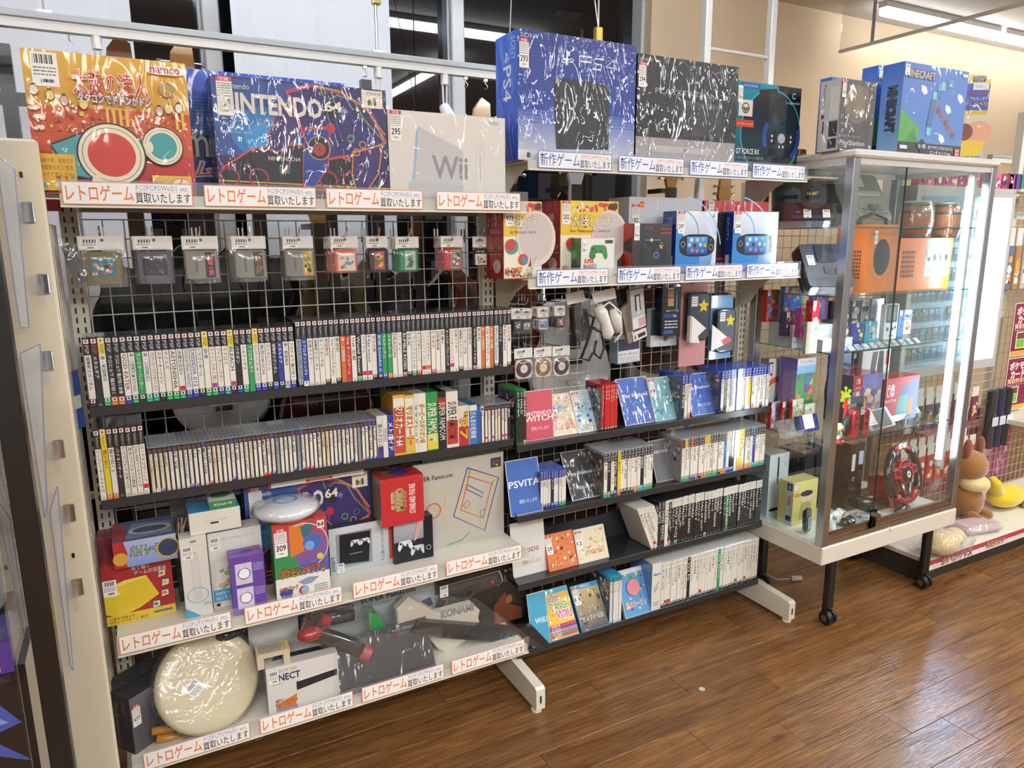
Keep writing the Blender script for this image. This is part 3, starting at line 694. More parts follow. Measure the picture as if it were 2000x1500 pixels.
def ncube(a, cx, cy, s):
    q = a.h/a.w; P = lambda pts, c: a.poly([(cx+x*s*q, cy+y*s) for x, y in pts], c)
    P([(-.5, .3), (-.32, .36), (-.32, -.42), (-.5, -.3)], '2e7a3a'); P([(-.32, .36), (-.2, .3), (-.2, -.32), (-.32, -.42)], '2a4f9c')
    P([(-.2, .3), (-.02, .0), (-.02, -.5), (-.2, 0)], 'c8362c'); P([(-.02, 0), (.14, .3), (.14, -.02), (-.02, -.5)], 'd8b43a')
    P([(.14, .34), (.3, .28), (.3, -.42), (.14, -.32)], '2e7a3a'); P([(.3, .28), (.46, .34), (.46, -.3), (.3, -.42)], '2a4f9c')
    P([(-.5, .3), (-.32, .42), (-.2, .3), (-.32, .26)], 'd8b43a'); P([(.14, .34), (.3, .44), (.46, .34), (.3, .28)], 'c8362c')
def switch_logo(a, cx, cy, s, col, bg):
    q = a.h/a.w
    a.poly([(cx+u*s*q, cy+v*s) for u, v in rrect(-.45, -.5, -.05, .5, .2)], col); a.poly([(cx+u*s*q, cy+v*s) for u, v in rrect(-.37, -.42, -.1, .42, .14)], bg)
    a.ell(cx-.24*s*q, cy+.2*s, .09*s, None, col, 12); a.poly([(cx+u*s*q, cy+v*s) for u, v in rrect(.03, -.5, .45, .5, .2)], col); a.ell(cx+.24*s*q, cy-.08*s, .11*s, None, bg, 12)
def pad(a, cx, cy, s, col, dark, glow=None):
    """a two-handled game pad drawn flat"""
    q = a.h/a.w; S = lambda pts: [(cx+x*s*q, cy+y*s) for x, y in pts]
    body = [(-.5, .2), (-.35, .32), (.35, .32), (.5, .2), (.6, -.25), (.5, -.45), (.38, -.4), (.22, -.1), (-.22, -.1), (-.38, -.4), (-.5, -.45), (-.6, -.25)]
    if glow: a.poly([(cx+x*s*q*1.08, cy+y*s*1.1) for x, y in body], glow)
    a.poly(S([(-.5, .2), (-.35, .32), (.35, .32), (.5, .2), (.42, -.1), (-.42, -.1)]), col); a.poly(S([(-.5, .2), (-.15, .0), (-.22, -.1), (-.38, -.4), (-.5, -.45), (-.6, -.25)]), col); a.poly(S([(.5, .2), (.6, -.25), (.5, -.45), (.38, -.4), (.22, -.1), (.15, 0)]), col)
    a.ell(cx-.34*s*q, cy+.12*s, .1*s, None, dark, 12); a.ell(cx-.16*s*q, cy-.02*s, .08*s, None, dark, 12); a.ell(cx+.16*s*q, cy-.02*s, .08*s, None, dark, 12)
    for dx, dy, c in ((.26, .12, '3b62b8'), (.42, .12, 'b8423c'), (.34, .2, '3f9a55'), (.34, .04, 'd0a83c')): a.ell(cx+dx*s*q, cy+dy*s, .035*s, None, c, 8)
zT, zM, zB, z2T, z2B = (SH[k]+.0005 for k in ('T', 'M', 'B', '2T', '2B'))

# --- 1 drum game carton
o = fb('game_carton', 'large red and yellow drum game carton at the left end of the top shelf', 'box', (38, 95), (361, 122), -.262, zT, .2, front='c8392c', side='7a1f22', top='d9a838')
a = A_(o); a.rect(0, .62, 1, 1, 'd59d22', 'e2ac2c'); a.rect(0, .3, 1, .62, 'c24a22', 'c8521f'); a.rect(0, 0, 1, .3, 'a81c36', 'bc3226')
a.scatter(.02, .44, .98, .66, 130, ['e6b83e', 'd06a2a', 'efe3cc', '8f2420', 'b23a20', 'e0a030'], .006, .018, 3)
for x in (.46, .5, .54, .58, .9, .94): a.rect(x, .5, x+.018, .63, 'e2b93c')
for x, y, c in ((.05, .72, 'ece0cc'), (.14, .69, 'e8d079'), (.22, .66, 'dfa9a0'), (.93, .66, 'efe7d8'), (.86, .65, 'e6cf7a'), (.8, .63, 'df9f98'), (.33, .64, 'e8d079')):
    a.ell(x, y, .03, .036, '4a2b1c', 14); a.ell(x, y, .026, .033, c, 14); a.rect(x-.012, y+.033, x+.012, y+.045, '3a2418')
for y in (.60, .54, .46): a.scatter(.0, y-.02, .09, y+.02, 6, ['efe3cc'], .012, .018, int(y*50))
def drum(cx, cy, r, face, body, back):
    q = a.h/a.w
    a.poly([(cx-.9*r*q-back, cy+.3*r), (cx-.1*r*q, cy+1.13*r), (cx+.3*r*q, cy-1.13*r), (cx-.7*r*q-back*.6, cy-.85*r)], '1f2226')
    a.poly([(cx-.85*r*q-back, cy+.25*r), (cx-.15*r*q, cy+1.06*r), (cx+.3*r*q, cy-1.06*r), (cx-.7*r*q-back*.55, cy-.78*r)], body)
    a.ell(cx, cy, 1.16*r, 1.16*r, '1f2226', 40); a.ell(cx, cy, 1.1*r, 1.1*r, 'e7ddc0', 40); a.ring(cx, cy, .98*r, .02*r, '1f2226', 40); a.ell(cx, cy, .8*r, .8*r, face, 36)
drum(.80, .37, .125, '3f9a9e', 'c2432e', .0); drum(.47, .29, .2, 'c8382a', '4a9aa0', .2)
a.ell(.36, .08, .035, .06, 'e7ddc0', 14); a.ell(.71, .36, .03, .045, 'e7ddc0', 14)
a.rect(0.02, .02, .24, .28, 'dcae28')
for i, t in enumerate(('振動や音、使用する', '時間帯などに気を', 'つけて遊んでね!')): a.txt(t, .03, .215-.05*i, .225, .252-.05*i, '8f2a1c')
a.scatter(.03, .03, .23, .13, 14, ['c8432e', '3f9a9e', 'efe3cc', '8f5a2c'], .012, .02, 9); a.ell(.15, .06, .05, .03, 'ece0c6', 16)
a.rect(.71, .02, .97, .15, 'e0b63a'); a.txt('タタコン', .73, .075, .86, .125, 'f0ece2', out='4d4a44', ow=.06); a.txt('同梱セット', .735, .03, .85, .062, '6b3a1c'); a.ell(.9, .09, .07, .045, 'e9dfc6', 20); a.ring(.9, .09, .07, .008, 'b09060', 20, .045); a.line([(.86, .03), (.91, .13)], .012, 'cf7f34')
a.txt('太鼓の達人', .28, .715, .74, .88, 'c8302c', off=.02, out='f5efe2', ow=.07); a.txt('タタコンでドドンがドン', .3, .655, .75, .72, 'f5efe2', off=.01, out='6c3c86', ow=.08)
a.poly([(.74+u*.24, .895+v*.06) for u, v in rrect(0, 0, 1, 1, .3)], 'ece6da'); a.txt('namco', .765, .905, .955, .945, 'b03242', off=.02)
a.ring(.86, .79, .055, .02, 'a8893c', 20); a.ell(.86, .79, .033, None, 'b89a4c', 16)
a.front('front_print', o, mat='wrapped'); sticker(o, .016, o['h']-.075, None, .05)
b = MB().box(0, .5, 0, .02, 0, .012, 'a5202c'); 
o = carton('game_carton', 'flat crimson carton lying under the drum game carton at the far left', 'box', (-.09, -.04, zT-.03), .08, .035, .028, front='a3242f', mat='wrapped')
# --- blue carton behind
o = fb('game_carton', 'bright blue carton standing half hidden behind the purple console carton', 'box', (340, 126), (672, 167), -.085, zT, .06, front='1d3fa8', side='16307f', top='16307f')
a = A_(o); a.rect(0, 0, 1, 1, '10246e', '2a55c8'); a.rect(0, .5, 1, .8, '2f7fe0')
for i in range(12): a.rect(0, .5+.025*i, 1, .508+.025*i, '1b46b0')
a.txt('mm', .02, .34, .3, .5, 'dfe0e6', out='20242e', ow=.06); a.txt('ムノ', .05, .18, .3, .3, 'c23a32', out='e8e6e2', ow=.07); a.front('front_print', o, mat='wrapped')
# --- purple console carton
o = fb('console_carton', 'large purple-blue console carton with a three-pronged controller picture', 'box', (409, 141), (753, 180), -.25, zT, .13, front='2a2860', side='1d2350', top='232a5e', mat='crumpled')
def n64art(o, tagnum, mat='crumpled'):
    a = A_(o); a.rect(0, 0, 1, 1, '20194a', '312c66'); a.poly([(0, .35), (.45, .35), (.5, .98), (0, .98)], '2f4f93'); a.ell(.28, .55, .3, .22, '2f79b8', 30); a.ell(.3, .5, .22, .15, '3b93cc', 30)
    a.poly([(.0, .2), (.2, .42), (.5, .48), (.8, .36), (.8, .1), (.0, .08)], '1c1826'); a.line([(.02, .24), (.2, .42), (.45, .47), (.75, .36)], .014, 'c8512c')
    for y, c in ((.1, 'd0602c'), (.05, 'b02e2a'), (.14, 'c8a03c')): a.line([(0, y), (1, y-.03)], .012, c)
    for x in (.06, .22, .62, .76): a.ring(x, .17, .085, .015, '9c2c44', 20)
    a.txt('NINTENDO64', .28, .325, .46, .36, 'c9c4c0', off=.01); ncube(a, .37, .25, .1)
    # controller: three prongs, outlined
    def lobe(pts, c, oc):
        n = len(pts); cx = sum(p[0] for p in pts)/n; cy = sum(p[1] for p in pts)/n
        a.poly([(cx+(x-cx)*1.09, cy+(y-cy)*1.09) for x, y in pts], oc); a.poly(pts, c)
    lobe([(.36, .80), (.48, .76), (.5, .62), (.38, .44), (.33, .40), (.28, .43), (.29, .52)], '3c2a66', 'c04a50')
    lobe([(.42, .9), (.55, .97), (.72, .93), (.88, .8), (.97, .55), (.9, .4), (.72, .4), (.6, .36), (.5, .55)], '2f2668', 'b04860')
    a.line([(.6, .97), (.63, .86), (.7, .92), (.8, .88), (.86, .72), (.97, .55)], .012, '7f9a3a'); a.line([(.56, .985), (.72, .955), (.86, .84), (.985, .6)], .01, 'c9a83a')
    lobe([(.5, .6), (.64, .62), (.62, .3), (.53, .1), (.47, .13), (.48, .35)], '2b3f8e', 'c04440')
    lobe([(.78, .42), (.96, .5), (.93, .25), (.85, .08), (.79, .1), (.77, .22)], '3a2466', 'd08a3a')
    a.ell(.575, .45, .09, .11, '221a30', 24); a.ring(.575, .45, .105, .008, 'c8a03a', 24)
    for r in (.055, .038, .02): a.ring(.575, .44, r, .008, 'd85a3a', 20)
    a.ell(.65, .63, .04, .045, 'b0303a', 16)
    for x, y, c in ((.77, .55, '6f9a3c'), (.84, .5, 'c8903c'), (.8, .43, 'c8903c'), (.87, .58, '4a6a9c')): a.ring(x, y, .035, .01, c, 14)
    a.poly([(.645+u*.13*math.cos(.45)-v*.04*math.sin(.45), .83+(v*.05-u*.1)) for u, v in rrect(0, 0, 1, 1, .4)], '3e5fae'); a.txt('Nintendo', .665, .77, .76, .81, 'a9b9e2')
    a.txt('NINTENDO', .04, .71, .6, .865, 'dcd8cc', off=.035); a.ell(.665, .8, .075, .085, '231a2c', 20); a.txt('64', .62, .775, .72, .86, 'e2ddd0', off=.03)
    a.txt('ニンテンドウ64', .04, .6, .35, .67, 'b9bcc6', off=.01); a.txt('NUS-S-HA (JPN)', .04, .53, .2, .555, 'c9ccd6')
    a.rect(.845, .83, .975, .985, 'e8e2d2'); a.txt('NINTENDO64', .855, .945, .965, .97, '3a3430'); ncube(a, .91, .885, .085)
    a.txt('Nintendo', .06, .9, .2, .945, 'c9ccd6', off=.01)
    a.front('front_print', o, mat=mat)
    if tagnum: sticker(o, .012, o['h']-.092, tagnum, .036)
n64art(o, '275')
a = A_(o, 'left'); a.rect(0, 0, 1, 1, '1d2350'); a.txt('NINTENDO64', .3, .3, .7, .85, 'c9c9d2', rot=-90); a.scatter(.1, .05, .9, .3, 14, ['9c2c44', 'c8512c', '3b62a8'], .01, .03, 4); a.left('side_print', o, mat='crumpled')
# --- white console box
o = fb('console_carton', 'white console box with a thin grey console picture on the top left shelf', 'box', (756, 212), (986, 232), -.245, zT, .12, front='dcd9d0', side='c9c6be', top='dcd9d0')
a = A_(o); a.rect(0, 0, 1, 1, 'd4d1c8', 'dfdcd4'); a.poly([(.245, .84), (.62, .6), (.61, .12), (.19, .05)], 'c3c2c2'); a.poly([(.225, .8), (.245, .84), (.19, .05), (.165, .08)], 'aebfcc'); a.line([(.235, .78), (.2, .25)], .012, '6db4d6')
a.poly([(.15, .22), (.62, .19), (.61, .03), (.15, .03)], 'bdbcbd'); a.txt('Wii', .355, .27, .655, .52, '8f9092', off=.02)
a.poly([(.73+u*.08, .05+v*.63) for u, v in rrect(0, 0, 1, 1, .3)], 'cfcdc8'); a.poly([(.738+u*.064, .06+v*.61) for u, v in rrect(0, 0, 1, 1, .3)], 'dad8d2'); a.ring(.77, .62, .02, .005, 'a9a8a6', 12); a.rect(.765, .25, .775, .55, 'bcbab6')
a.ring(.89, .93, .02, .003, '9c9a96', 16, .012); a.poly([(.845+u*.1, .915+v*.035) for u, v in rrect(0, 0, 1, 1, .4)], 'b2afa8'); a.txt('Nintendo', .855, .922, .935, .942, 'e2dfd6'); a.front('front_print', o, mat='wrapped'); sticker(o, .006, o['h']-.082, '295', .032)
# --- tall blue console carton
o = fb('console_carton', 'tall blue console carton wrapped in creased film on the top right shelf', 'box', (1011, 55), (1243, 89), -.255, z2T, .14, front='1c409c', side='1750c4', top='2048ac', mat='crumpled')
a = A_(o); a.rect(0, 0, 1, .4, 'c6cbd6', '3b62b8'); a.rect(0, .4, 1, 1, '1a3d9a', '1a2f84'); a.rect(0, 0, 1, .08, 'd5d7dc')
for i in range(26): a.rect(0, .3+.027*i, 1, .304+.027*i, '2a48a0'); a.l -= 1
a.l += 1
a.poly([(.29, .67), (.765, .66), (.765, .42), (.29, .42)], '1d1f26'); a.poly([(.29, .405), (.765, .405), (.765, .12), (.31, .1)], '23262e'); a.rect(.29, .402, .765, .422, '0c0d10'); a.poly([(.3, .42), (.765, .42), (.5, .55)], '2b2e36')
pslogo(a, .4, .83, .125, 'dfe3ec'); a.line([(.5, .77), (.5, .855), (.6, .855), (.6, .815), (.51, .815)], .014, 'dfe3ec'); a.line([(.71, .85), (.63, .85), (.625, .81), (.69, .805), (.685, .765), (.61, .765)], .013, 'dfe3ec'); a.line([(.8, .765), (.8, .86), (.725, .795), (.82, .79)], .013, 'dfe3ec')
a.txt('SONY', .02, .94, .17, .975, 'cdd3e2'); a.rect(.07, .02, .1, .06, '22242a'); a.rect(.86, .015, .94, .05, 'b9bdc6'); a.front('front_print', o, mat='crumpled'); sticker(o, .004, o['h']-.105, '293', .032)
a = A_(o, 'left'); a.rect(0, 0, 1, 1, '1746b4', '2a66dc'); a.txt('PS4', .35, .48, .7, .75, 'dfe6f4', rot=-90, off=.01); pslogo(a, .5, .82, .09, 'dfe6f4'); a.txt('SONY', .72, .78, .9, .96, 'c9d4ea', rot=-90); a.left('side_print', o, mat='wrapped')
# --- black console carton
o = fb('console_carton', 'black and silver console carton in crumpled film beside the tall blue carton', 'box', (1246, 105), (1443, 130), -.25, z2T, .13, front='1c1d20', side='26272b', top='222226', mat='crumpled')
a = A_(o); a.rect(0, .27, 1, 1, '141517', '1e1f22'); a.rect(0, 0, 1, .27, 'a8a5a6', '9a9698'); a.rect(.15, .14, .75, .2, 'b5b2b2')
a.txt('PLAYSTATION', .17, .67, .78, .72, 'a2a4aa'); a.txt('3', .82, .67, .9, .72, 'a2a4aa'); a.poly([(.4, .6), (.86, .56), (.86, .32), (.45, .3)], '2e3036'); a.poly([(.4, .6), (.86, .56), (.8, .62), (.42, .64)], '43464e')
for i in range(14): a.rect(.55+.02*i, .31, .556+.02*i, .45, '4c4f58')
a.txt('SONY', .02, .94, .14, .965, 'cfd0d4'); a.ring(.48, .17, .02, .006, '3b62b8', 14, .012); a.front('front_print', o, mat='crumpled'); sticker(o, .004, o['h']-.1, '294', .03)
# --- steering wheel carton
def wheel(a, cx, cy, r, rim, hub, acc, n=30):
    a.ring(cx, cy, r, r*.2, rim, n); a.ring(cx, cy, r, r*.2, acc, 8, a0=-50, a1=20); a.ring(cx, cy, r, r*.2, acc, 8, a0=150, a1=205); q = a.h/a.w
    a.poly([(cx-.85*r*q, cy+.15*r), (cx+.85*r*q, cy+.15*r), (cx+.5*r*q, cy-.45*r), (cx-.5*r*q, cy-.45*r)], hub); a.poly([(cx-.2*r*q, cy-.4*r), (cx+.2*r*q, cy-.4*r), (cx+.14*r*q, cy-.9*r), (cx-.14*r*q, cy-.9*r)], hub)
    a.ell(cx, cy-.05*r, .2*r, .18*r, 'a9adb2', 16)
    for dx, dy in ((-.5, .02), (.5, .02), (-.5, -.15), (.5, -.15), (-.1, -.35), (.1, -.35)): a.ell(cx+dx*r*q, cy+dy*r, .05*r, None, 'c8ccd2', 8)
o = fb('wheel_carton', 'teal and black steering wheel carton at the right end of the top right shelf', 'box', (1441, 159), (1566, 171), -.25, z2T, .14, front='134a5c', side='0f2f40', top='1a5a70', mat='gloss')
a = A_(o); a.rect(0, 0, 1, 1, '0c3348', '1b8aa0'); a.poly([(.62, 1), (1, 1), (1, 0), (.88, .3)], '0d1418'); a.ell(.55, .45, .5, .5, '0f2a38', 30); a.ring(.55, .45, .5, .012, '3fb8c8', 30)
a.poly([(.33, .93), (.6, .96), (.72, .78), (.5, .66), (.35, .78)], '23282c'); wheel(a, .72, .42, .32, '23262c', '2b2f36', '2a4a9c')
a.rect(.0, .5, .27, .58, 'c8462c'); a.txt('フォースフィードバック', .02, .52, .25, .55, 'f0e0d6'); a.txt('GT FORCE RX', .02, .2, .38, .26, 'e6eef0', off=.01); a.txt('レースゲームをドラマティックに進化させる', .02, .14, .45, .175, 'b9c8cc'); a.rect(.06, .93, .34, .985, '1d5fa0'); a.txt('PLAYSTATION', .09, .945, .3, .97, 'd8e2ec')
a.rect(.03, .62, .24, .8, 'd8d4c8'); wheel(a, .135, .71, .06, '2c2c30', '3a3a40', '2c2c30', 14); a.txt('Logicool', .76, .8, .97, .835, 'c9d4d8'); a.ring(.88, .9, .035, .012, '8fd0d8', 14, a0=40, a1=330); a.front('front_print', o, mat='gloss'); sticker(o, .004, o['h']-.07, 'Sin', .022, False)

# --- second shelf right bay
def drumset(TL, TR, y, label, num, hide=False):
    o = fb('drum_carton', label, 'box', TL, TR, y, z2B, .12, front='e6c12e', side='b02028', top='b8242a', mat='wrapped')
    a = A_(o); a.rect(0, 0, 1, .55, 'e6e0d2', 'efe6cc'); a.rect(0, .55, 1, 1, 'e4c024', 'e8c93a'); a.scatter(.2, .85, .98, .99, 26, ['d24a6a', 'e8e2d2', 'c83a2c', '8a4aa0'], .02, .04, 5)
    a.ell(.85, .52, .3, .36, 'd8d0c8', 30); a.ell(.84, .54, .26, .31, 'c9bfba', 30); a.poly([(.7, .28), (.62, .12), (.72, .14)], 'a02c28')
    a.txt('太鼓とバチ', .18, .66, .88, .82, 'f0e6c8', out='5a2418', ow=.1, off=.02); a.txt('for Nintendo Switch', .16, .585, .85, .63, '4a3418')
    a.ell(.2, .42, .1, None, '3f9a8e', 18); a.ell(.17, .44, .075, None, 'c83a2c', 18); a.ell(.5, .25, .075, None, 'c83a2c', 18); a.ell(.53, .24, .05, None, '3f8fa4', 16)
    a.scatter(.02, .02, .75, .16, 46, ['8a3a24', 'd0a23c', '3a2a20', '3f8a5c', 'c8543c', 'e0d8c8'], .015, .035, 7); a.rect(0, 0, 1, .012, 'b83a30')
    a.line([(.55, .04), (.9, .3)], .02, 'd8c6a8'); a.rect(.83, .9, .97, .97, '3a3420'); a.front('front_print', o, mat='wrapped'); sticker(o, .006, o['h']-.075, num, .03)
    a = A_(o, 'left'); a.rect(0, 0, 1, 1, '9c1a22', 'b4242a'); switch_logo(a, .5, .76, .16, 'e2c4c0', 'a41e25'); a.txt('NINTENDO', .22, .625, .78, .645, 'e2c4c0'); a.txt('SWITCH', .22, .585, .78, .62, 'e2c4c0', off=.01); a.txt('太鼓とバチ', .08, .35, .92, .43, 'e8d8a0', off=.02, out='5a1a14', ow=.08); a.txt('for Nintendo Switch', .08, .31, .92, .335, 'e6dcd2')
    a.ell(.62, .16, .11, .09, 'ddd6ce', 18); a.line([(.1, .1), (.6, .24)], .012, 'd8843c'); a.line([(.45, .03), (.62, .22)], .012, 'd8843c'); a.left('side_print', o, mat='wrapped'); return o
drumset((983, 393), (1058, 393), -.235, 'yellow drum accessory carton with red side, left end of the second right shelf', '973')
drumset((1095, 392), (1208, 393), -.205, 'second yellow drum accessory carton with red side, price sticker 202', '202')
o = fb('plain_carton', 'plain white carton behind the black controller box, sticker 182', 'box', (1229, 385), (1372, 387), -.14, z2B, .12, front='c9cbd2', side='b9b9be', top='c4c4c8', mat='wrapped')
sticker(o, .012, o['h']-.105, '182', .032); a = Art(.02, .02); a.rect(0, 0, 1, 1, 'd8702c'); a.txt('mi', .15, .3, .85, .7, 'f6e6da'); a.front('logo', o, .046, o['h']-.035)
o = fb('controller_carton', 'small green and white controller box with a red top on the second shelf', 'box', (1135, 466), (1200, 464), -.262, z2B, .07, front='dfe2da', side='3d7a4a', top='b23038', mat='wrapped')
a = A_(o); a.rect(0, 0, 1, 1, 'e0e2dc'); pad(a, .52, .66, .5, '3a8a48', '2a5c34'); a.ell(.35, .56, .09, .11, '2f7a40', 14); a.txt('SUPER', .1, .36, .38, .46, 'c83a2c', off=.04); a.txt('MARIO', .08, .2, .46, .34, '2f5fb0', off=.04, col2='d8a23a'); a.rect(.72, .86, .95, .95, '3a4230'); a.lines(.1, .06, .7, .13, 1, '6b6a66', .5, 3); a.front('front_print', o, mat='wrapped'); sticker(o, .004, o['h']-.05, 'Sin', .017, False)
a = A_(o, 'left'); a.rect(0, 0, 1, 1, '2d6a3c', '3d8a4c'); a.ell(.5, .25, .16, .2, '1c2a22', 14); a.ell(.45, .6, .12, .12, '4fa45c', 14); a.left('side_print', o, mat='wrapped')
o = fb('controller_carton', 'black controller box with red side standing between drum carton and blue handheld box', 'box', (1237, 436), (1313, 437), -.258, z2B, .06, front='2a2b2f', side='b02a28', top='3a2628', mat='wrapped')
a = A_(o); a.rect(0, 0, 1, 1, '232427', '2d2e33'); pad(a, .52, .5, .62, '17181b', '2c2d32'); a.ring(.6, .38, .07, .025, '3f78d0', 18); a.ell(.72, .55, .035, None, 'c8a03c', 8); a.line([(.3, .68), (.7, .68)], .012, '9a9ca2'); a.ell(.47, .68, .035, None, 'c9cacc', 12); a.rect(.7, .8, .98, .83, 'a8302c'); a.rect(.7, .88, .98, .9, 'a8302c'); a.txt('HORI', .3, .9, .5, .95, 'c23a34'); a.front('front_print', o, mat='wrapped'); sticker(o, .004, o['h']-.055, 'Sin', .022, False)
a = A_(o, 'left'); a.rect(0, 0, 1, 1, 'a82624', 'bc342c'); a.poly([(.05, .62), (.95, .75), (.95, .42), (.05, .5)], '1f1c1e'); a.left('side_print', o, mat='wrapped')
def vita(TL, TR, y, label, num):
    o = fb('handheld_carton', label, 'box', TL, TR, y, z2B, .07, front='dfe8f2', side='1f3f96', top='c8d4e6', mat='gloss')
    a = A_(o); a.rect(0, 0, 1, 1, '2b7cc4', 'e6ecf2'); a.rect(0, .3, 1, .62, '8cc0e4', 'dfeaf2'); a.poly([(0, .72), (.35, .5), (.6, .25), (.55, 0), (0, 0)], '2f86cc'); a.ring(.1, .62, .4, .02, '5aa6da', 20, a0=0, a1=80); a.ring(.05, .3, .95, .02, '8fc4e8', 30, a0=10, a1=80); a.poly([(.7, 1), (.9, .7), (1, .4), (1, 0), (.86, 0), (.92, .4), (.8, .7), (.55, 1)], 'cfe2f2')
    q = a.h/a.w; a.poly([(.09+u*.86, .27+v*.36) for u, v in rrect(0, 0, 1, 1, .34, 6)], '17191e'); a.poly([(.11+u*.82, .285+v*.33) for u, v in rrect(0, 0, 1, 1, .34, 6)], '24272e')
    a.rect(.27, .3, .77, .59, '1d3c98', '4aa4e0'); 
    for i, (u, v) in enumerate([(.38, .54), (.52, .54), (.66, .55), (.33, .46), (.46, .45), (.6, .46), (.71, .45), (.4, .37), (.52, .36), (.65, .36)]): a.ell(u, v, .034, None, ['d8e2ec', 'd6c6c0', '7fb4e0', 'b8c8e8', '2a2c30', 'd8c8a0', 'c8a84a', 'c87a8a', 'c86a7a', '3f9ad8'][i], 12)
    a.ring(.17, .47, .05, .014, '8f9298', 14); a.ring(.86, .42, .05, .014, '8f9298', 14); a.ell(.85, .54, .03, None, '4a4d54', 10); pslogo(a, .9, .93, .06, '2a3c78')
    a.txt('PSVITA', .06, .03, .42, .085, 'eef2f6', off=.02); a.ell(.8, .0, .1, .07, 'a8242c', 16); a.front('front_print', o, mat='gloss'); sticker(o, .006, o['h']-.076, num, .03)
    a = A_(o, 'left'); a.rect(0, 0, 1, 1, '1c3a92'); a.txt('PSVITA', .3, .5, .7, .9, '8fa6dc', rot=-90); a.rect(.3, .1, .8, .28, 'd8d8d8'); a.left('side_print', o, mat='gloss'); return o
vita((1322, 412), (1402, 413), -.256, 'white and sky blue handheld console box, price sticker 297', '297')
vita((1434, 413), (1521, 414), -.258, 'white and sky blue handheld console box, sticker 344, right end of shelf', '344')
o = fb('handheld_carton', 'black box wedged between the two sky blue handheld boxes', 'box', (1402, 416), (1418, 416), -.22, z2B, .1, front='15161a', mat='gloss'); a = A_(o); a.rect(0, 0, 1, 1, '121317'); a.rect(0, .2, 1, .24, '8a2428'); a.txt('専用', .1, .1, .9, .16, '9c9ea4'); a.front('front_print', o)
o = fb('handheld_carton', 'dark navy slim box beside the black box between handheld boxes', 'box', (1419, 415), (1433, 415), -.225, z2B, .1, front='1a2560', mat='gloss'); a = A_(o); a.rect(0, 0, 1, 1, '18225a'); a.txt('PSVITA', .3, .5, .7, .9, '6f80c0', rot=-90); a.rect(.2, .05, .8, .3, 'b9bac0'); a.front('front_print', o)
o = fb('console_carton', 'bright red carton lying behind the handheld boxes on the second right shelf', 'box', (1376, 392), (1501, 394), -.13, z2B, .12, front='b82a30', side='8f1c24', top='c23a3c', mat='wrapped'); a = A_(o); a.rect(0, 0, 1, 1, 'ad2228', 'c23036'); a.txt('NINTENDO SWITCH', .35, .88, .75, .92, '8a1820'); a.ell(.33, .9, .02, None, '7a141c', 12); a.front('front_print', o, mat='wrapped'); sticker(o, .02, o['h']-.04, None, .028)

# --- on top of the glass showcase
ZC1 = CZ1+.0008
o = yb('console_carton', 'silver and bronze miniature console box at the left on the glass showcase', 'box', (1645, 152), (1713, 161), -.41, 0, ZC1, .085, front='57504a', side='c3bdb5', top='b8b2aa', mat='crumpled')
a = A_(o); a.rect(0, 0, 1, 1, '3c3a42', '4a4038'); a.ell(.5, .66, .3, .27, '6a5a48', 26); a.ell(.42, .7, .2, .19, '75634c', 22); a.txt('SONY', .06, .36, .36, .4, 'b09a78'); a.txt('プレイステーション クラシック', .04, .19, .62, .225, 'b9a98a'); a.txt('PlayStation', .06, .06, .78, .15, 'c9c2b6', off=.01); a.rect(.8, .74, .97, .86, '23242c'); pslogo(a, .885, .8, .08, 'b9a98a'); a.rect(.9, .05, .97, .1, 'b9b2a6'); a.front('front_print', o, mat='crumpled'); sticker(o, .004, o['h']-.062, '538', .021)
a = A_(o, 'left'); a.rect(0, 0, 1, 1, 'bfbab4'); a.txt('PlayStation', .1, .55, .28, .95, '3a3a3e', rot=-90); a.rect(.52, .2, .95, .42, '2a2b38'); a.rect(.52, .03, .95, .17, '2a2b33'); a.rect(.52, .45, .95, .9, 'd2cec8'); a.poly([(.2+u*.08, .24+v*.2) for u, v in rrect(0, 0, 1, 1, .3)], '3a3c48'); a.rect(.12, .47, .28, .53, '24242a'); a.left('side_print', o, mat='crumpled')
o = yb('toy_carton', 'low blue carton peeking out behind the miniature console box', 'box', (1625, 150), (1690, 158), -.27, 0, ZC1, .05, front='2b62b8', mat='wrapped')
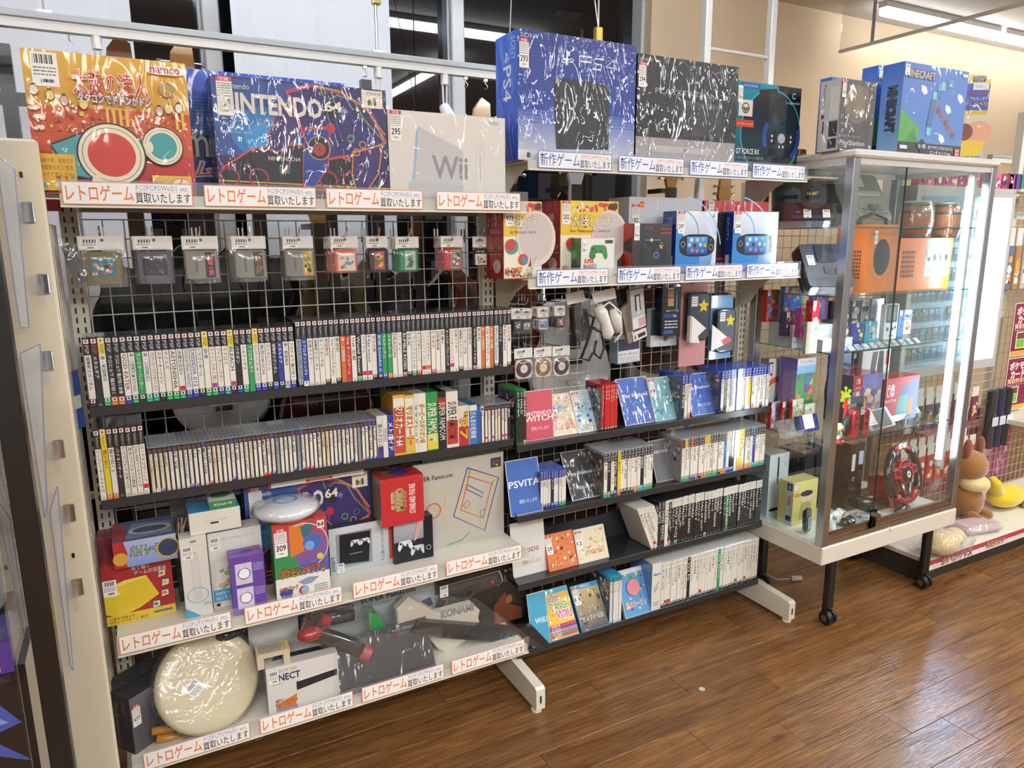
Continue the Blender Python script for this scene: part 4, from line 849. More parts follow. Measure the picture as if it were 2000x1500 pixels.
def pick(o, label2=None):
    a = A_(o); a.rect(0, 0, 1, 1, '5a86c4', '2f66bc'); a.rect(0, 0, 1, .14, '2b2c34'); 
    for x, y in ((.28, .78), (.68, .6), (.86, .74), (.62, .26)): a.poly([(x, y), (x+.07, y-.02), (x+.1, y-.08), (x+.05, y-.11), (x, y-.06)], 'dfe6ee')
    a.poly([(0, .14), (.3, .14), (.3, .3), (.12, .42), (0, .5)], '4a9a3e'); a.poly([(.1, .14), (.3, .14), (.22, .3)], '3a8236')
    for i in range(9): a.rect(.45+.045*i, .58-.045*i, .51+.045*i, .65-.045*i, ['7a5a6a', '8a6474', '6c4c60'][i % 3])
    for u, v in ((.52, .78), (.58, .8), (.64, .82), (.7, .84), (.46, .68), (.44, .6), (.43, .52), (.42, .44), (.41, .36), (.41, .28), (.52, .7)): a.rect(u, v-.05, u+.07, v+.04, ['6cc2cc', '4f8fb8', '3f6a9c'][int(u*100+v*100) % 3])
    a.txt('MINECRAFT', .03, .845, .47, .925, 'a9a49c', off=.04, out='2c2a2c', ow=.1)
    a.poly([(.28, .115), (.36, .19), (.44, .115), (.36, .02)], '1f2026'); a.txt('全1種', .3, .08, .42, .13, 'e6e6e6'); a.txt('ダイヤモンドのツルハシ', .46, .075, .86, .12, 'eceef0', off=.01); a.txt('エンチャントver.', .5, .02, .84, .06, 'eceef0', off=.01); a.rect(.9, .02, .97, .11, 'b8343a'); a.txt('BAN', .905, .068, .965, .1, 'f0e2e0'); a.txt('DAI', .905, .03, .965, .062, 'f0e2e0'); a.rect(.9, .93, .985, .965, 'c9d8ec'); a.rect(.03, .06, .14, .1, 'd8dade')
    a.front('front_print', o, mat='wrapped'); sticker(o, .004, o['h']-.045, None, .026)
    a = A_(o, 'left'); a.rect(0, 0, 1, 1, '8fb4d8', '2a60b4'); a.txt('MINECRAFT', .35, .25, .75, .75, '4a4a50', rot=-90, off=.04, out='1c1c20', ow=.09); a.left('side_print', o, mat='wrapped')
o = yb('toy_carton', 'blue toy carton standing behind and left of the larger pickaxe carton', 'box', (1717, 127), (1800, 144), -.27, 0, ZC1, .07, front='3a72c0', side='2f66b4', top='2c5ca8', mat='wrapped'); pick(o)
o = yb('toy_carton', 'large blue toy carton with a pixelated pickaxe picture on the glass showcase', 'box', (1768, 119), (1893, 143), -.43, 0, ZC1, .085, front='3f78c6', side='5f94cc', top='3468b4', mat='wrapped'); pick(o)
o = yb('toy_carton', 'yellow toy box at the right end of the glass showcase top', 'box', (1886, 146), (1937, 151), -.33, -.5, ZC1, .07, front='d8c254', side='c9a83a', top='e0cc60', mat='wrapped')
a = A_(o); a.rect(0, 0, 1, 1, 'a9bcc8', 'dcc450'); a.rect(0, .58, 1, .9, '3a4fa4'); a.rect(0, .55, 1, .6, 'c8a42c'); a.rect(.3, .92, .8, .98, '1f2f78'); a.txt('TAKARA', .33, .95, .77, .975, 'e8ecf4'); a.txt('TOMY', .36, .925, .74, .948, 'e8ecf4'); a.rect(.35, .83, .95, .9, 'e8e8e2'); a.txt('対象年齢4才以上', .4, .84, .9, .89, '4a5a9c')
for i in range(3): a.txt(('いつでも', 'どこでもモンポケ', 'おしゃべり')[i], .05, .77-.06*i, .95, .815-.06*i, ['d84a3c', 'f0e6d0', 'e8d23c'][i], out='2a2f68', ow=.06)
a.ell(.35, .2, .2, .17, 'd8b830', 18); a.ell(.75, .36, .16, .12, 'd49a7a', 16); a.ell(.2, .35, .1, .1, '7a3a2a', 12); a.lines(.1, .03, .9, .08, 2, '5f6a70', .5, 3); a.front('front_print', o, mat='wrapped')
o = tag(MB().box(0, .04, 0, .03, 0, .03, '9a5a30', bev=.004).box(.002, .038, -.002, 0, .008, .012, 'd8b440').obj('trinket_box', 'satin', None, (2.44, -.2, CZ1+.0005)), 'tiny brown and gold box left of the silver console box', 'box')

# ================================================================== GAME CASES
CN = {'w': ('e6e3d8', 'white'), 'k': ('26272b', 'black'), 'y': ('e2cb2a', 'yellow'), 'g': ('2f9a5a', 'green'), 't': ('2c8f86', 'teal'), 'o': ('d0713a', 'orange'), 'b': ('2b3f9c', 'blue'), 'r': ('c22c30', 'red'), 'p': ('7a5aa8', 'purple'), 'm': ('b03a78', 'pink'), 's': ('3f8fd0', 'sky blue'), 'd': ('5a1f28', 'dark red'), 'c': ('e2d8b8', 'cream'), 'G': ('8fa0a8', 'grey'), 'B': ('2456b0', 'blue')}
TY = {  # thickness, height, depth, body colour, top zone height, top zone mark
 'handheld': (.0148, .177, .104, '2c2d31', .24, 'PSP'), 'disc': (.0148, .190, .136, '2a2b2e', .27, 'PlayStation 2'), 'jewel': (.0112, .125, .14, '8b8e92', .13, ''),
 'clear': (.0148, .172, .135, 'a9adb0', .20, 'PS3'), 'blue': (.0146, .172, .135, '2a55b8', .20, 'PS4'), 'white': (.0148, .19, .136, 'dddcd6', .10, 'Wii'), 'black': (.0148, .190, .136, '26272a', .18, 'XBOX'), 'red': (.0112, .170, .105, 'b82a2c', .08, 'SWITCH'), 'green': (.0146, .19, .136, '2c8f3c', .14, 'XBOX'), 'vita': (.013, .135, .105, '2a50b0', .2, 'PSVITA'), 'usky': (.0146, .19, .136, '3a9ac8', .1, 'WiiU')}
_cb = {}; _sp = {}
def case_body(typ, t=None):
    T = TY[typ]; t = t or T[0]; k = (typ, round(t, 4))
    if k not in _cb:
        m = MB().box(.0004, t-.0004, 0, T[2], 0, T[1], T[3], bev=.0012); m.box(.0002, .0024, .004, T[2]-.004, T[1]-.0012, T[1]+.0004, shade(T[3], 1.25)); m.box(t-.0026, t-.0004, .004, T[2]-.004, T[1]-.0012, T[1]+.0004, shade(T[3], 1.25))
        _cb[k] = m.mesh('game_case', 'gloss')
    return _cb[k]
def spine(typ, sch, title, t=None):
    T = TY[typ]; t = t or T[0]; k = (typ, sch, title, round(t, 4))
    if k in _sp: return _sp[k]
    a = Art(t-.0014, T[1]-.004); top, mid, foot = (CN[c][0] for c in sch[:3]); z = 1-T[4]
    dark = sch[1] in 'kbgdprBot'; tc = 'e8e6de' if dark else ['2a2a2e', '2a2a2e', '3a4f8a', '2a2a2e', '8a2a2a'][len(title) % 5]
    if typ == 'jewel': a.rect(0, 0, 1, 1, '2c2c30'); a.rect(.3, 0, 1, 1, mid)
    else: a.rect(0, 0, 1, 1, mid)
    a.rect(0, z, 1, 1, top)
    fh = .13 if typ in ('handheld', 'clear', 'blue', 'vita') else .085
    if sch[2] != sch[1]:
        a.rect(0, 0, 1, fh, foot); a.rect(.18, fh*.52, .82, fh*.92, 'e8e6de'); a.rect(.36, fh*.6, .64, fh*.84, '2a2a2e'); a.rect(.2, fh*.12, .8, fh*.3, shade(foot, 1.4))
    else: a.rect(.2, .02, .8, .035, 'a5a298' if not dark else '77777a'); a.rect(.2, .045, .7, .055, 'a5a298' if not dark else '77777a')
    if typ in ('handheld', 'disc'): a.rect(.12, .925, .88, .985, 'e8dcd4'); a.poly([(.3, .935), (.7, .95), (.6, .975), (.35, .972)], ['b8423c', '3b5aa0'][len(title) % 2])
    if typ == 'jewel': a.rect(.1, z+.02, .9, .96, ['6a4a50', '4c4e58'][len(title) % 2])
    if typ == 'clear' and sch[0] != sch[1]: pass
    if T[5]: a.txt(T[5], .22, z+.02, .78, .90 if typ in ('handheld', 'disc') else .985, 'c9c9cc' if sch[0] in 'kbBrg' else '6a6a6c', rot=-90)
    n = len(title); e = z-.02; L = min(e-fh-.04, .052*n+.06) if typ != 'jewel' else min(e-.2, .06*n)
    if title: a.txt(title, .2, e-L, .82, e, tc, rot=-90, off=.008)
    if sch[3:]:
        a.rect(.05, fh+.005, .95, fh+.07, CN[sch[3]][0])
    me = a.mesh('spine_insert', (.0007, 0, .002), (t-.0014, 0, 0), (0, 0, T[1]-.004), 'gloss', step=.00003, base=.00015); _sp[k] = me; return me
def row(codes, x0, x1, y, z, typ, where, titles, group, start=0, lean=0, seed=1):
    """a run of upright cases; codes = colour letters of top, label and foot, one word per case"""
    rnd = random.Random(seed); n = len(codes); t = (x1-x0)/n
    for i, sch in enumerate(codes):
        j = rnd.uniform(-.0022, .0022); ti = titles[i % len(titles)]
        o = link('game_case', case_body(typ, t), None, (x0+i*t, y+j, z), (0, lean, 0)); link('spine_insert', spine(typ, sch, ti, t), o)
        c = CN[sch[1]][1]; cap = CN[sch[0]][1]; ft = CN[sch[2]][1]
        d = ('%s-spined case' % c)+('' if sch[0] == sch[1] else ', %s top' % cap)+('' if sch[2] == sch[1] else ', %s foot' % ft)
        if i == 0:
            T = TY[typ]; a = Art(T[2]-.008, T[1]-.01); a.rect(0, 0, 1, .97, rnd.choice(['3a3f58', '5a4438', '4a4a52', '8a8a88'])); a.scatter(.05, .45, .95, .92, 34, ['b0a890', '5a6f98', '98504a', 'd8d0bc', '2f3340'], .02, .06, seed, 'poly'); a.lines(.08, .08, .92, .38, 7, 'b9b9b4', .35, seed); a.rect(.08, .03, .35, .09, 'e6e6e2')
            link('cover_picture', a.mesh('cover_picture', (.0004, T[2]-.004, .004), (0, -(T[2]-.008), 0), (0, 0, T[1]-.01), 'gloss'), o)
        tag(o, '%s, %s from left, %s' % (d, ordn(i+start), where), 'game case', group)
def X_(px, py, y=-.19): return at(px, py, 'y', y).x
T1 = ['機動戦士ガンダム', 'メタルギア', '激・戦国無双', 'クロヒョウ 龍が如く', 'クロヒョウ 龍が如く新章', 'GOD EATER', '真・三國無双 MULTI RAID', 'モンスターハンター', '真・三國無双2', 'プロサッカークラブをつくろう', 'スターオーシャン', 'テイルズ', 'ASTONISHIA', '太閤立志伝V', 'DISSIDIA FINAL FANTASY', 'DISSIDIA 012', 'ドラゴンボール', '鉄拳', 'ひぐらしのなく頃に', 'ファンタシースター', 'マクロス', 'BLEACH', 'パタポン', 'ヘルナンデス', 'アフロサムライ', 'モンスターハンターポータブル', '無双OROCHI', 'ガンダムバトル']
C1_ = 'kwk dkk ywg kko kko kwb kwg kgk kwg kwt kwk kwg kwg kwgr kwb kwb kwk ywg kwgm kwb kwt ywkm kkb kwg kgg ywb kwb kwk kkb kbk kwG kwb'.split()
row(C1_, .006, .508, -.188, Z_A, 'handheld', 'upper dark shelf, left bay', T1, 'slim game cases at the left of the upper dark shelf', seed=3)
T2 = ['オールスタープロレスリング', 'エアロダンシング4', '仮面ライダー', '機動戦士ガンダム', 'めぐりあい宇宙', '戦国無双', 'Gran Turismo 3 A-spec', '新世紀', '真・三國無双', 'THE テーブルゲーム', 'THE 恋愛', 'World Soccer', 'パワフル', 'Harvest', '北斗の拳', '戦国 BASARA X', 'サルゲッチュ', 'メタルサーガ', 'DRAGON', 'バーチャ', 'RUMBLE ROSES', 'SSX', 'ドラゴンクエストVIII', 'キングダムハーツ', 'ファイナルファンタジーX', 'ファンタビジョン', 'ときめき', '必殺裏稼業', '鉄拳5']
C2_ = 'kGk kbw kww kww kww kwk kww kwk koo krr kww kkg kwwr kwwr kwk kBk kgb kgo kww kww kkm kwk kwg kwr kwwr kwwo kwm kww kww kkk kwwm kww kwk kww kww kkm kww koo kww koo kwk kkk kww kwk'.split()
row(C2_, .512, 1.188, -.188, Z_A, 'disc', 'upper dark shelf, left bay', T2, 'disc game cases at the right of the upper dark shelf', start=len(C1_), seed=4)
row('kww yyo kwo kkk kww kww kww kwwr'.split(), .004, .116, -.188, Z_BB, 'disc', 'lower dark shelf, left bay', ['リッジレーサーファイブ', '龍が如く', '龍が如く2', 'バイオハザード', 'レッツプレイスポーツ', '実況パワフルプロ野球', '2002 FIFAワールドカップ', 'ロードオブザリング'], 'disc game cases at the left of the lower dark shelf', seed=5)
rnd = random.Random(2)
C3_ = ['kcc', 'kcw', 'kcp', 'kcc', 'kww', 'kww', 'kww', 'kww', 'kwp', 'kwp', 'kww', 'bww', 'kwr', 'kcc']+[rnd.choice(['kww', 'kww', 'kww', 'kcc', 'kww', 'bwb', 'kwr', 'kGG']) for _ in range(38)]
row(C3_, .119, .729, -.186, Z_BB, 'jewel', 'lower dark shelf, left bay', ['チョコボの不思議なダンジョン', 'ザ・コンビニ', 'バイオハザード', '幻想水滸伝', 'アークザラッド', 'FF VII', 'ビートマニア', 'DRAGON QUEST', 'パラッパ', 'I.Q', 'XI', 'METAL GEAR', 'R-TYPE'], 'jewel cases on the lower dark shelf', start=8, seed=6)
# boxed cartridge games and jewel cases at the right of that shelf
def gamebox(x0, x1, h, d, front, side, label, title='', tc='f0ece0', y=-.19, z=None, zones=(), nm='boxed_game', out=None):
    o = carton(nm, label, 'game box', (x0, y, z if z is not None else Z_BB), x1-x0-.0006, d, h, front=front, side=side, top=shade(front, .95), mat='gloss', group='boxed games at the right of the lower dark shelf')
    a = A_(o)
    for (p, q, c) in zones: a.rect(.04, p, .96, q, c)
    if title: a.txt(title, .15, .18, .85, .82, tc, rot=-90, off=.02, out=out, ow=.06)
    a.front('front_print', o, mat='gloss'); return o
bx = [X_(p, 860) for p in (737, 749, 758, 770, 793, 811, 818, 834, 857, 873, 896, 917, 933, 940)]
gamebox(bx[0], bx[1], .135, .1, 'd8d6cc', 'b8b4b0', 'white boxed game with blue foot beside the jewel cases', '風のクロノア', '2a2a30', zones=((0, .3, '3c3f8c'),))
gamebox(bx[1], bx[2], .135, .1, 'dddbd2', 'c8c8c8', 'plain white boxed game, second box after the jewel cases', '', zones=((.4, .7, 'b8b8b0'),))
gamebox(bx[2], bx[3], .135, .1, '2f3a94', '28307c', 'dark blue boxed game left of the tall yellow-framed boxes', 'メトロイド', zones=((.42, .5, 'c8c8d8'),))
gamebox(bx[3], bx[4], .192, .12, 'd8a83a', 'b88a2c', 'yellow-framed cartridge box with red spine picture', 'マリオカート64', zones=((.06, .9, 'c04a3a'), (.8, .95, 'e0ddd2')), out='3a2420')
gamebox(bx[4], bx[5], .188, .11, 'd8b45a', 'c8a040', 'yellow and cream cartridge box right of the red one', 'マリオストーリー', 'd8702c', zones=((.3, .95, 'e0dccc'),), out='5a2a20')
gamebox(bx[5], bx[6], .19, .11, 'dedacc', 'c9c5b8', 'narrow white cartridge box with vertical lettering', 'サラブレッド', '3a3a3c')
gamebox(bx[6], bx[7], .19, .11, 'e2dfd2', 'cfcabc', 'white cartridge box with orange and green vertical title', 'ダービースタリオンIII', 'd89a2c', out='2f5a3a')
gamebox(bx[7], bx[8], .19, .11, '2a8f50', '237a44', 'green cartridge box in the middle of the boxed games', 'SUPER FAMICOM', 'e2e0c8', zones=((.04, .3, 'd8cc4a'),))
gamebox(bx[8], bx[9], .188, .11, '222226', '1a1a1e', 'black cartridge box right of the green one', 'SUPER FAMICOM', 'c8c8c8', zones=((.7, .9, 'a03030'),))
gamebox(bx[9], bx[10], .185, .11, 'dcd8cc', 'c4c0b4', 'white cartridge box with red block beside the black one', 'SUPER FAMICOM', '3a3a3c', zones=((.08, .5, 'c23a34'),))
gamebox(bx[10], bx[11], .135, .1, 'd8d4c8', 'c4beb0', 'short white and red boxed game near the shelf end', "'97", 'd8b03a', zones=((.02, .5, 'b83040'),), out='7a1a20')
gamebox(bx[11], bx[12], .135, .1, '3a78b8', '2f659c', 'short light blue boxed game near the shelf end', 'さんまの名探偵', 'f2f2ea', zones=((.85, .98, 'e0dccc'),))
gamebox(bx[12], bx[13], .128, .1, '2c5a9c', '24487c', 'thin deep blue boxed game before the last jewel cases', '')
row('cww kwwr kww kwwm kcc bww kwwr kwwm kkk'.split(), bx[13]+.001, 1.186, -.184, Z_BB, 'jewel', 'end of lower dark shelf', ['太鼓', 'サターン', 'ときメモ', '信長', 'ぷよぷよ', '三國志', 'サクラ大戦', 'VIRTUA', '餓狼伝説'], 'jewel cases at the right end of the lower dark shelf', seed=8)
# --- right bay
def leaner(name, label, cat, A, B, z, T, d, front, mat='gloss', group=None, side=None, tmax=.55):
    a = at(A[0], A[1], 'z', z); b = at(B[0], B[1], 'z', z); a.y = max(a.y, -DG+.004); 
    a = at(A[0], A[1], 'y', a.y); b = at(B[0], B[1], 'y', a.y); a.z = b.z = z; t = at(T[0], T[1], 'x', a.x)
    tilt = min(tmax, max(.06, math.atan2(t.y-a.y, t.z-a.z))); h = at(T[0], T[1], 'y', a.y).z-z if abs(t.y-a.y) < .01 else (t-a).length
    h = min(h, .24)
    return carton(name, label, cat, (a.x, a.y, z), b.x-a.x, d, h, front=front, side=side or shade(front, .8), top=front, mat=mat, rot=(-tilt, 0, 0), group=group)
def sign(A, B, z, T, col, label, words, border='e2e2e6', tcol='f0f0f4', sub=True, num=None):
    o = leaner('buying_sign', label, 'sign', A, B, z, T, .003, 'e6e6e8'); a = A_(o); a.rect(.0, .0, 1, 1, border); a.rect(.015, .01, .985, .99, col)
    for (t, u0, v0, u1, v1, c) in words: a.txt(t, u0, v0, u1, v1, c or tcol, off=.015)
    if sub: a.txt('買取いたします', .3, .2, .85, .27, tcol)
    a.front('front_print', o, mat='wrapped'); return o
# shelf 1
row('kkk kkk gkg'.split(), 1.207, 1.245, -.186, Z_1, 'green', 'start of topmost dark shelf', ['NINJA', 'HALO', 'GEARS'], 'green-topped cases at the left end', seed=1)
sign((1020, 864), (1082, 854), Z_1, (1016, 766), 'd0566a', 'pink-red sign with white lettering at the left of the topmost dark shelf', [('NINTENDO', .06, .50, .94, .58, None), ('SWITCH', .0, .38, .98, .49, None)])
def face(A, B, z, T, label, base, words=(), seed=1, cols=('ffffff',), num=None, body='d8d8d8', band=None, red=True, n=60, grad=None):
    o = leaner('game_case', label, 'game case', A, B, z, T, .014, body); a = A_(o); a.rect(.02, .015, .98, .985, base, grad)
    if n: a.scatter(.06, .12, .96, .92, n, cols, .012, .05, seed, 'poly')
    if band: a.rect(.02, .9, .98, .985, band)
    for (t, u0, v0, u1, v1, c, oc) in words: a.txt(t, u0, v0, u1, v1, c, off=.02, out=oc, ow=.08)
    a.front('front_print', o, mat='wrapped')
    if num: sticker(o, .004, o['h']-.072, num, .026, red)
    return o
face((1083, 853), (1131, 842), Z_1, (1064, 772), 'face-out case with pastel drum picture, price sticker 44', 'e0d0b0', [('太鼓の達人', .12, .14, .88, .3, 'e8707a', 'f6ecd8')], 3, ['e8d0a0', 'd86a80', '6ab8d0', 'f0ece0', 'd8b0c0'], '44')
face((1131, 846), (1180, 834), Z_1, (1112, 764), 'face-out case with a blue and white shark picture, sticker 38', 'b8d4e0', [('スピリッツ', .2, .06, .85, .18, 'e8902c', 'f6f0d8')], 5, ['3a6ea8', 'e6eef2', '8fb8d0', '2a3f68', 'c8d8e0'], '38')
row('rrk rrk rrk rrk rrk rrk'.split(), X_(1179, 830), X_(1210, 828), -.178, Z_1, 'red', 'red group on the topmost dark shelf', ['スーパーボンバーマン', 'ゼルダ', 'スプラ', 'カービィ', 'ピクミン', 'マリオ'], 'red game spines', seed=2)
sign((1222, 832), (1281, 822), Z_1, (1201, 741), '3d62b4', 'blue sign reading Play Station5 on the topmost dark shelf', [('Play Station5', .1, .56, .95, .66, None)])
face((1281, 824), (1333, 813), Z_1, (1262, 739), 'teal and white face-out case with sticker 18', '7ab0bc', [], 7, ['3f7f90', 'cfdde0', 'e8ecec', '5f98a4'], '18', n=40)
row('bkk bww bwo'.split(), X_(1333, 808), X_(1352, 806), -.18, Z_1, 'blue', 'between the two blue signs', ['ONE PIECE', 'HOLLOW', '龍が如く'], 'three blue-topped cases between the blue signs', seed=4)
sign((1352, 813), (1400, 803), Z_1, (1335, 732), '3d62b4', 'blue sign reading tation4 half hidden behind cases', [('Play Station4', .02, .6, .97, .7, None)])
C4_ = 'bwk bkk bww bkw bww bwo bww bwt bww byw bwo bww bww bwk bww bww'.split()
T3 = ['龍が如く0', 'FINAL FANTASY', 'PERSONA5', '仁王', 'ウイイレ', 'GTA V', 'NieR', 'MONSTER HUNTER', 'サッカー', '無双', 'KINGDOM', 'バイオ', 'NARUTO', 'DARK SOULS']
row(C4_, X_(1408, 805), 2.372, -.186, Z_1, 'blue', 'end of topmost dark shelf', T3, 'blue-topped cases at the right end of the topmost shelf', seed=5)
# shelf 2
sign((998, 1010), (1061, 993), Z_2, (986, 902), '3a66b4', 'blue handheld sign at the left of the second dark shelf', [('PSVITA', .04, .5, .98, .62, None)])
row('bwo bwk bwb bwb bkb bwb bwt bwg bwg bwg'.split(), X_(1061, 985), X_(1112, 976), -.17, Z_2, 'vita', 'left of second dark shelf', ['地獄', '進撃', '討鬼伝', 'ペルソナ', 'テイルズ'], 'small blue-topped cases on the second dark shelf', seed=3)
sign((1118, 979), (1175, 966), Z_2, (1094, 885), '2a2b2e', 'black sign reading Play Station3 on the second dark shelf', [('Play Station3', .08, .48, .98, .57, None)])
T4 = ['真・三國無双', 'バトル', 'グランツーリスモ', 'METAL GEAR', '龍が如く', 'キングダム', 'FF XIII', 'テイルズ', 'バイオ', '白騎士物語', 'ガンダム', '戦国無双', '無双OROCHI', 'ワンピース']
C5_ = 'kwg kkg kwk kkb yyo kwk kwk kwk kwk kwo kwg kks kwg kwg kwg'.split()
row(C5_, X_(1180, 960), X_(1276, 944), -.186, Z_2, 'clear', 'middle of second dark shelf', T4, 'clear-topped cases in the middle of the second shelf', seed=7)
sign((1283, 943), (1325, 935), Z_2, (1266, 862), '6a6c70', 'grey sign card with faint white lettering on the second dark shelf', [('DARK SOULS II', .05, .68, .95, .75, None)], sub=False)
C6_ = 'dwg ywg kwg rwb kwb kwo kwk kwo ywo ywg kwg kwg kwg kwk kwo kso ywb kkb kkb kww yyo yyo ywo kwo kwo kwo bbt kwt kwg kwg kwg'.split()
row(C6_, X_(1331, 935), 2.374, -.186, Z_2, 'clear', 'right of second dark shelf', T4[::-1], 'clear-topped cases at the right of the second shelf', seed=8)
# shelf 3
o = sign((1003, 1130), (1068, 1115), Z_3, (995, 1024), 'dedcd8', 'pale sign card for handheld games at the left of the third dark shelf', [('DS/3DS', .2, .42, .8, .5, '9c4a4a')], tcol='6f6f72')
face((1073, 1118), (1130, 1104), Z_3, (1060, 1046), 'red-framed face-out case with a dark bird picture, sticker 28', 'd87a3c', [('ポケットモンスター', .1, .08, .9, .22, 'f0e0c0', 'b03a20')], 9, ['3a2420', 'e8a04a', 'f2e2c8', 'c84a2c'], '28', body='c8302e', n=44)
face((1131, 1103), (1190, 1088), Z_3, (1119, 1036), 'cream face-out case with flower colours beside the red one, sticker 12', 'e2d8b8', [('mana', .3, .22, .8, .34, 'c87a4a', 'f6eee0')], 12, ['d88a6a', '9cb86a', 'efe8d4', 'd8b07a'], '12', n=44)
xs = X_(1190, 1085); 
for i in range(11):
    sch = ['www', 'wwwr', 'www', 'wwwr', 'www', 'kko', 'kko', 'kko', 'kkk', 'kkk', 'kkk'][i]; ty = 'white' if i < 5 else 'black'
    T = TY[ty]; x = 1.795+i*.0165
    o = link('game_case', case_body(ty), None, (x, -.186, Z_3+.001), (0, -.40, 0)); link('spine_insert', spine(ty, sch, T3[i % 14]), o)
    tag(o, '%s case leaning left, %s of the slanted stack on the third dark shelf' % (('white', 'black')[i > 4], ordn(i)), 'game case', 'slanted cases on the third dark shelf')
C7_ = ['wkk' if i not in (0, 1) else 'kkk' for i in range(33)]; C7_[2] = C7_[3] = 'www'; C7_[21] = 'wgg'
for i in (5, 8, 14): C7_[i] = 'wkg'
x7 = X_(1284, 1078)
row(C7_, x7, 2.372, -.186, Z_3, 'black', 'right of third dark shelf', ['ギアーズ', 'DEAD RISING', 'FORZA', 'HALO 3', 'バイオハザード', 'CALL OF DUTY', 'ASSASSIN', 'FALLOUT'], 'black cases at the right of the third shelf', seed=9)
# shelf 4
sign((1040, 1268), (1076, 1262), Z_4, (1028, 1162), '4aa8cc', 'sky blue sign at the left end of the bottom dark shelf', [('WiiU', .3, .42, .95, .52, None)], sub=False)
o = face((1077, 1258), (1132, 1240), Z_4, (1048, 1158), 'face-out dance game case in rainbow colours on the bottom dark shelf', 'e0b83a', [('JUST', .22, .7, .62, .84, '7a3f8c', 'f4efe2'), ('DANCE', .28, .56, .85, .71, '4a8f4a', 'f4efe2'), ('WiiU', .4, .38, .95, .55, 'c84a9c', 'f4efe2')], 3, ['e8c04a', 'e88a3a', 'f0d87a'], None, body='4a9ac0', band='49a6c8', n=20)
a = A_(o)
for i, c in enumerate(('c03a3a', '5a3a9c', 'c86ab0', '3f9a54', 'c03a7a')): a.rect(.03, .05+.05*(4-i), .97, .092+.05*(4-i), c); a.txt(['AKB48', 'EXILE', 'KARA', 'E-Girls', 'Z'][i], .1, .055+.05*(4-i), .4, .085+.05*(4-i), 'f4efe2')
a.front('song_list', o, base=.006)
face((1137, 1240), (1190, 1222), Z_4, (1111, 1147), 'face-out case with a lone figure under a pale yellow sky, sticker 11', '3c3c48', [('ゼルダの伝説', .12, .2, .9, .32, 'efe8d0', '3a3630'), ('Wii U', .35, .92, .65, .97, 'e8f2f6', None)], 5, ['4a4a58', '5c5a66', '33343c'], '11', body='4a9ac0', band='49a6c8', n=16, grad='d8c08a')
row('tww tww tww tww'.split(), X_(1192, 1222), X_(1214, 1218), -.185, Z_4, 'usky', 'blue-topped group on the bottom dark shelf', ['マリオ', 'ゼルダ', 'スプラ', 'ピクミン'], 'blue-topped cases on the bottom dark shelf', seed=2)
o = face((1222, 1219), (1271, 1199), Z_4, (1203, 1117), 'face-out case with pink and green round shapes and orange title', '5a9ad0', [('星のカービィ', .1, .18, .9, .32, 'e8902c', 'f6f0e0'), ('Wii', .6, .92, .9, .975, 'e8f2f6', None)], 8, ['3f9a4a', 'e8d84a', '7a4a9c', 'd8e8f0'], None, body='dcdcdc', n=26, band='d8dadc')
a = A_(o); a.ell(.5, .6, .17, .17, 'e08a9c', 24); a.front('picture', o, base=.006)
xw = X_(1271, 1199)
o = carton('game_box', 'thick white sports game box on the bottom dark shelf', 'game box', (xw+.002, -.188, Z_4), .045, .14, .2, front='e2e0da', side='5a84b8', top='d8d6d0', mat='gloss')
a = A_(o); a.txt('Resort', .2, .74, .9, .8, '3f6fb0', off=.02); a.line([(.2, .45), (.8, .6)], .02, '6f9ac8'); a.line([(.3, .4), (.7, .5)], .02, 'c8504a'); a.lines(.2, .1, .8, .2, 2, '8a8a86', .4, 2); a.front('front_print', o)
C8_ = ['www']*32; C8_[8] = 'kkk'; C8_[18] = 'ggg'
for i in (1, 2, 12, 24, 27): C8_[i] = 'wwwr'
for i in range(32):
    if C8_[i][0] == 'w' : C8_[i] = 'wwk'+C8_[i][3:]
row(C8_, xw+.05, 2.374, -.186, Z_4, 'white', 'bottom dark shelf', ['はじめてのWii', '毛糸のカービィ', 'マリオカート', 'スーパーマリオ', 'ゼルダの伝説', '太鼓の達人', 'モンスターハンター3', 'Wii Sports', 'Wii Fit', 'ドラゴンクエスト', '桃太郎電鉄'], 'white cases on the bottom dark shelf', seed=11)
# ================================================================== MIDDLE WHITE SHELF, LEFT BAY
o = fb('toy_carton', 'red and yellow toy carton with yellow block picture, left on the middle shelf', 'box', (196, 1114), (332, 1079), -.157, zM, .12, front='b8242c', side='8f2030', top='a8242c')
a = A_(o); a.rect(0, .14, 1, 1, 'b0222a'); 
for i in range(28): a.rect(i/28, .14, i/28+.014, 1, 'a01c26'); a.l -= 1
a.l += 1; a.rect(0, 0, 1, .16, 'e0be2a'); a.poly([(0, .2), (.0, .62), (.3, .72), (.62, .74), (.78, .38), (.5, .22), (.2, .12)], 'e2c22c'); a.poly([(0, .62), (.3, .72), (.62, .74), (.6, .7), (.3, .66), (.0, .56)], 'efd75a')
a.ell(.14, .52, .1, .05, 'efd75a', 12)
for x, y in ((.84, .72), (.88, .56), (.86, .38), (.72, .22)): a.poly([(x-.05, y-.07), (x+.06, y-.05), (x+.07, y+.05), (x-.04, y+.06)], '1c1a1a'); a.poly([(x-.045, y-.06), (x+.055, y-.04), (x+.06, y+.045), (x-.035, y+.05)], 'e6e2d6'); a.ell(x, y, .035, .03, ['d8a04a', 'd8c83a', '3a8a5a', 'd87a3a'][int(y*10) % 4], 12)
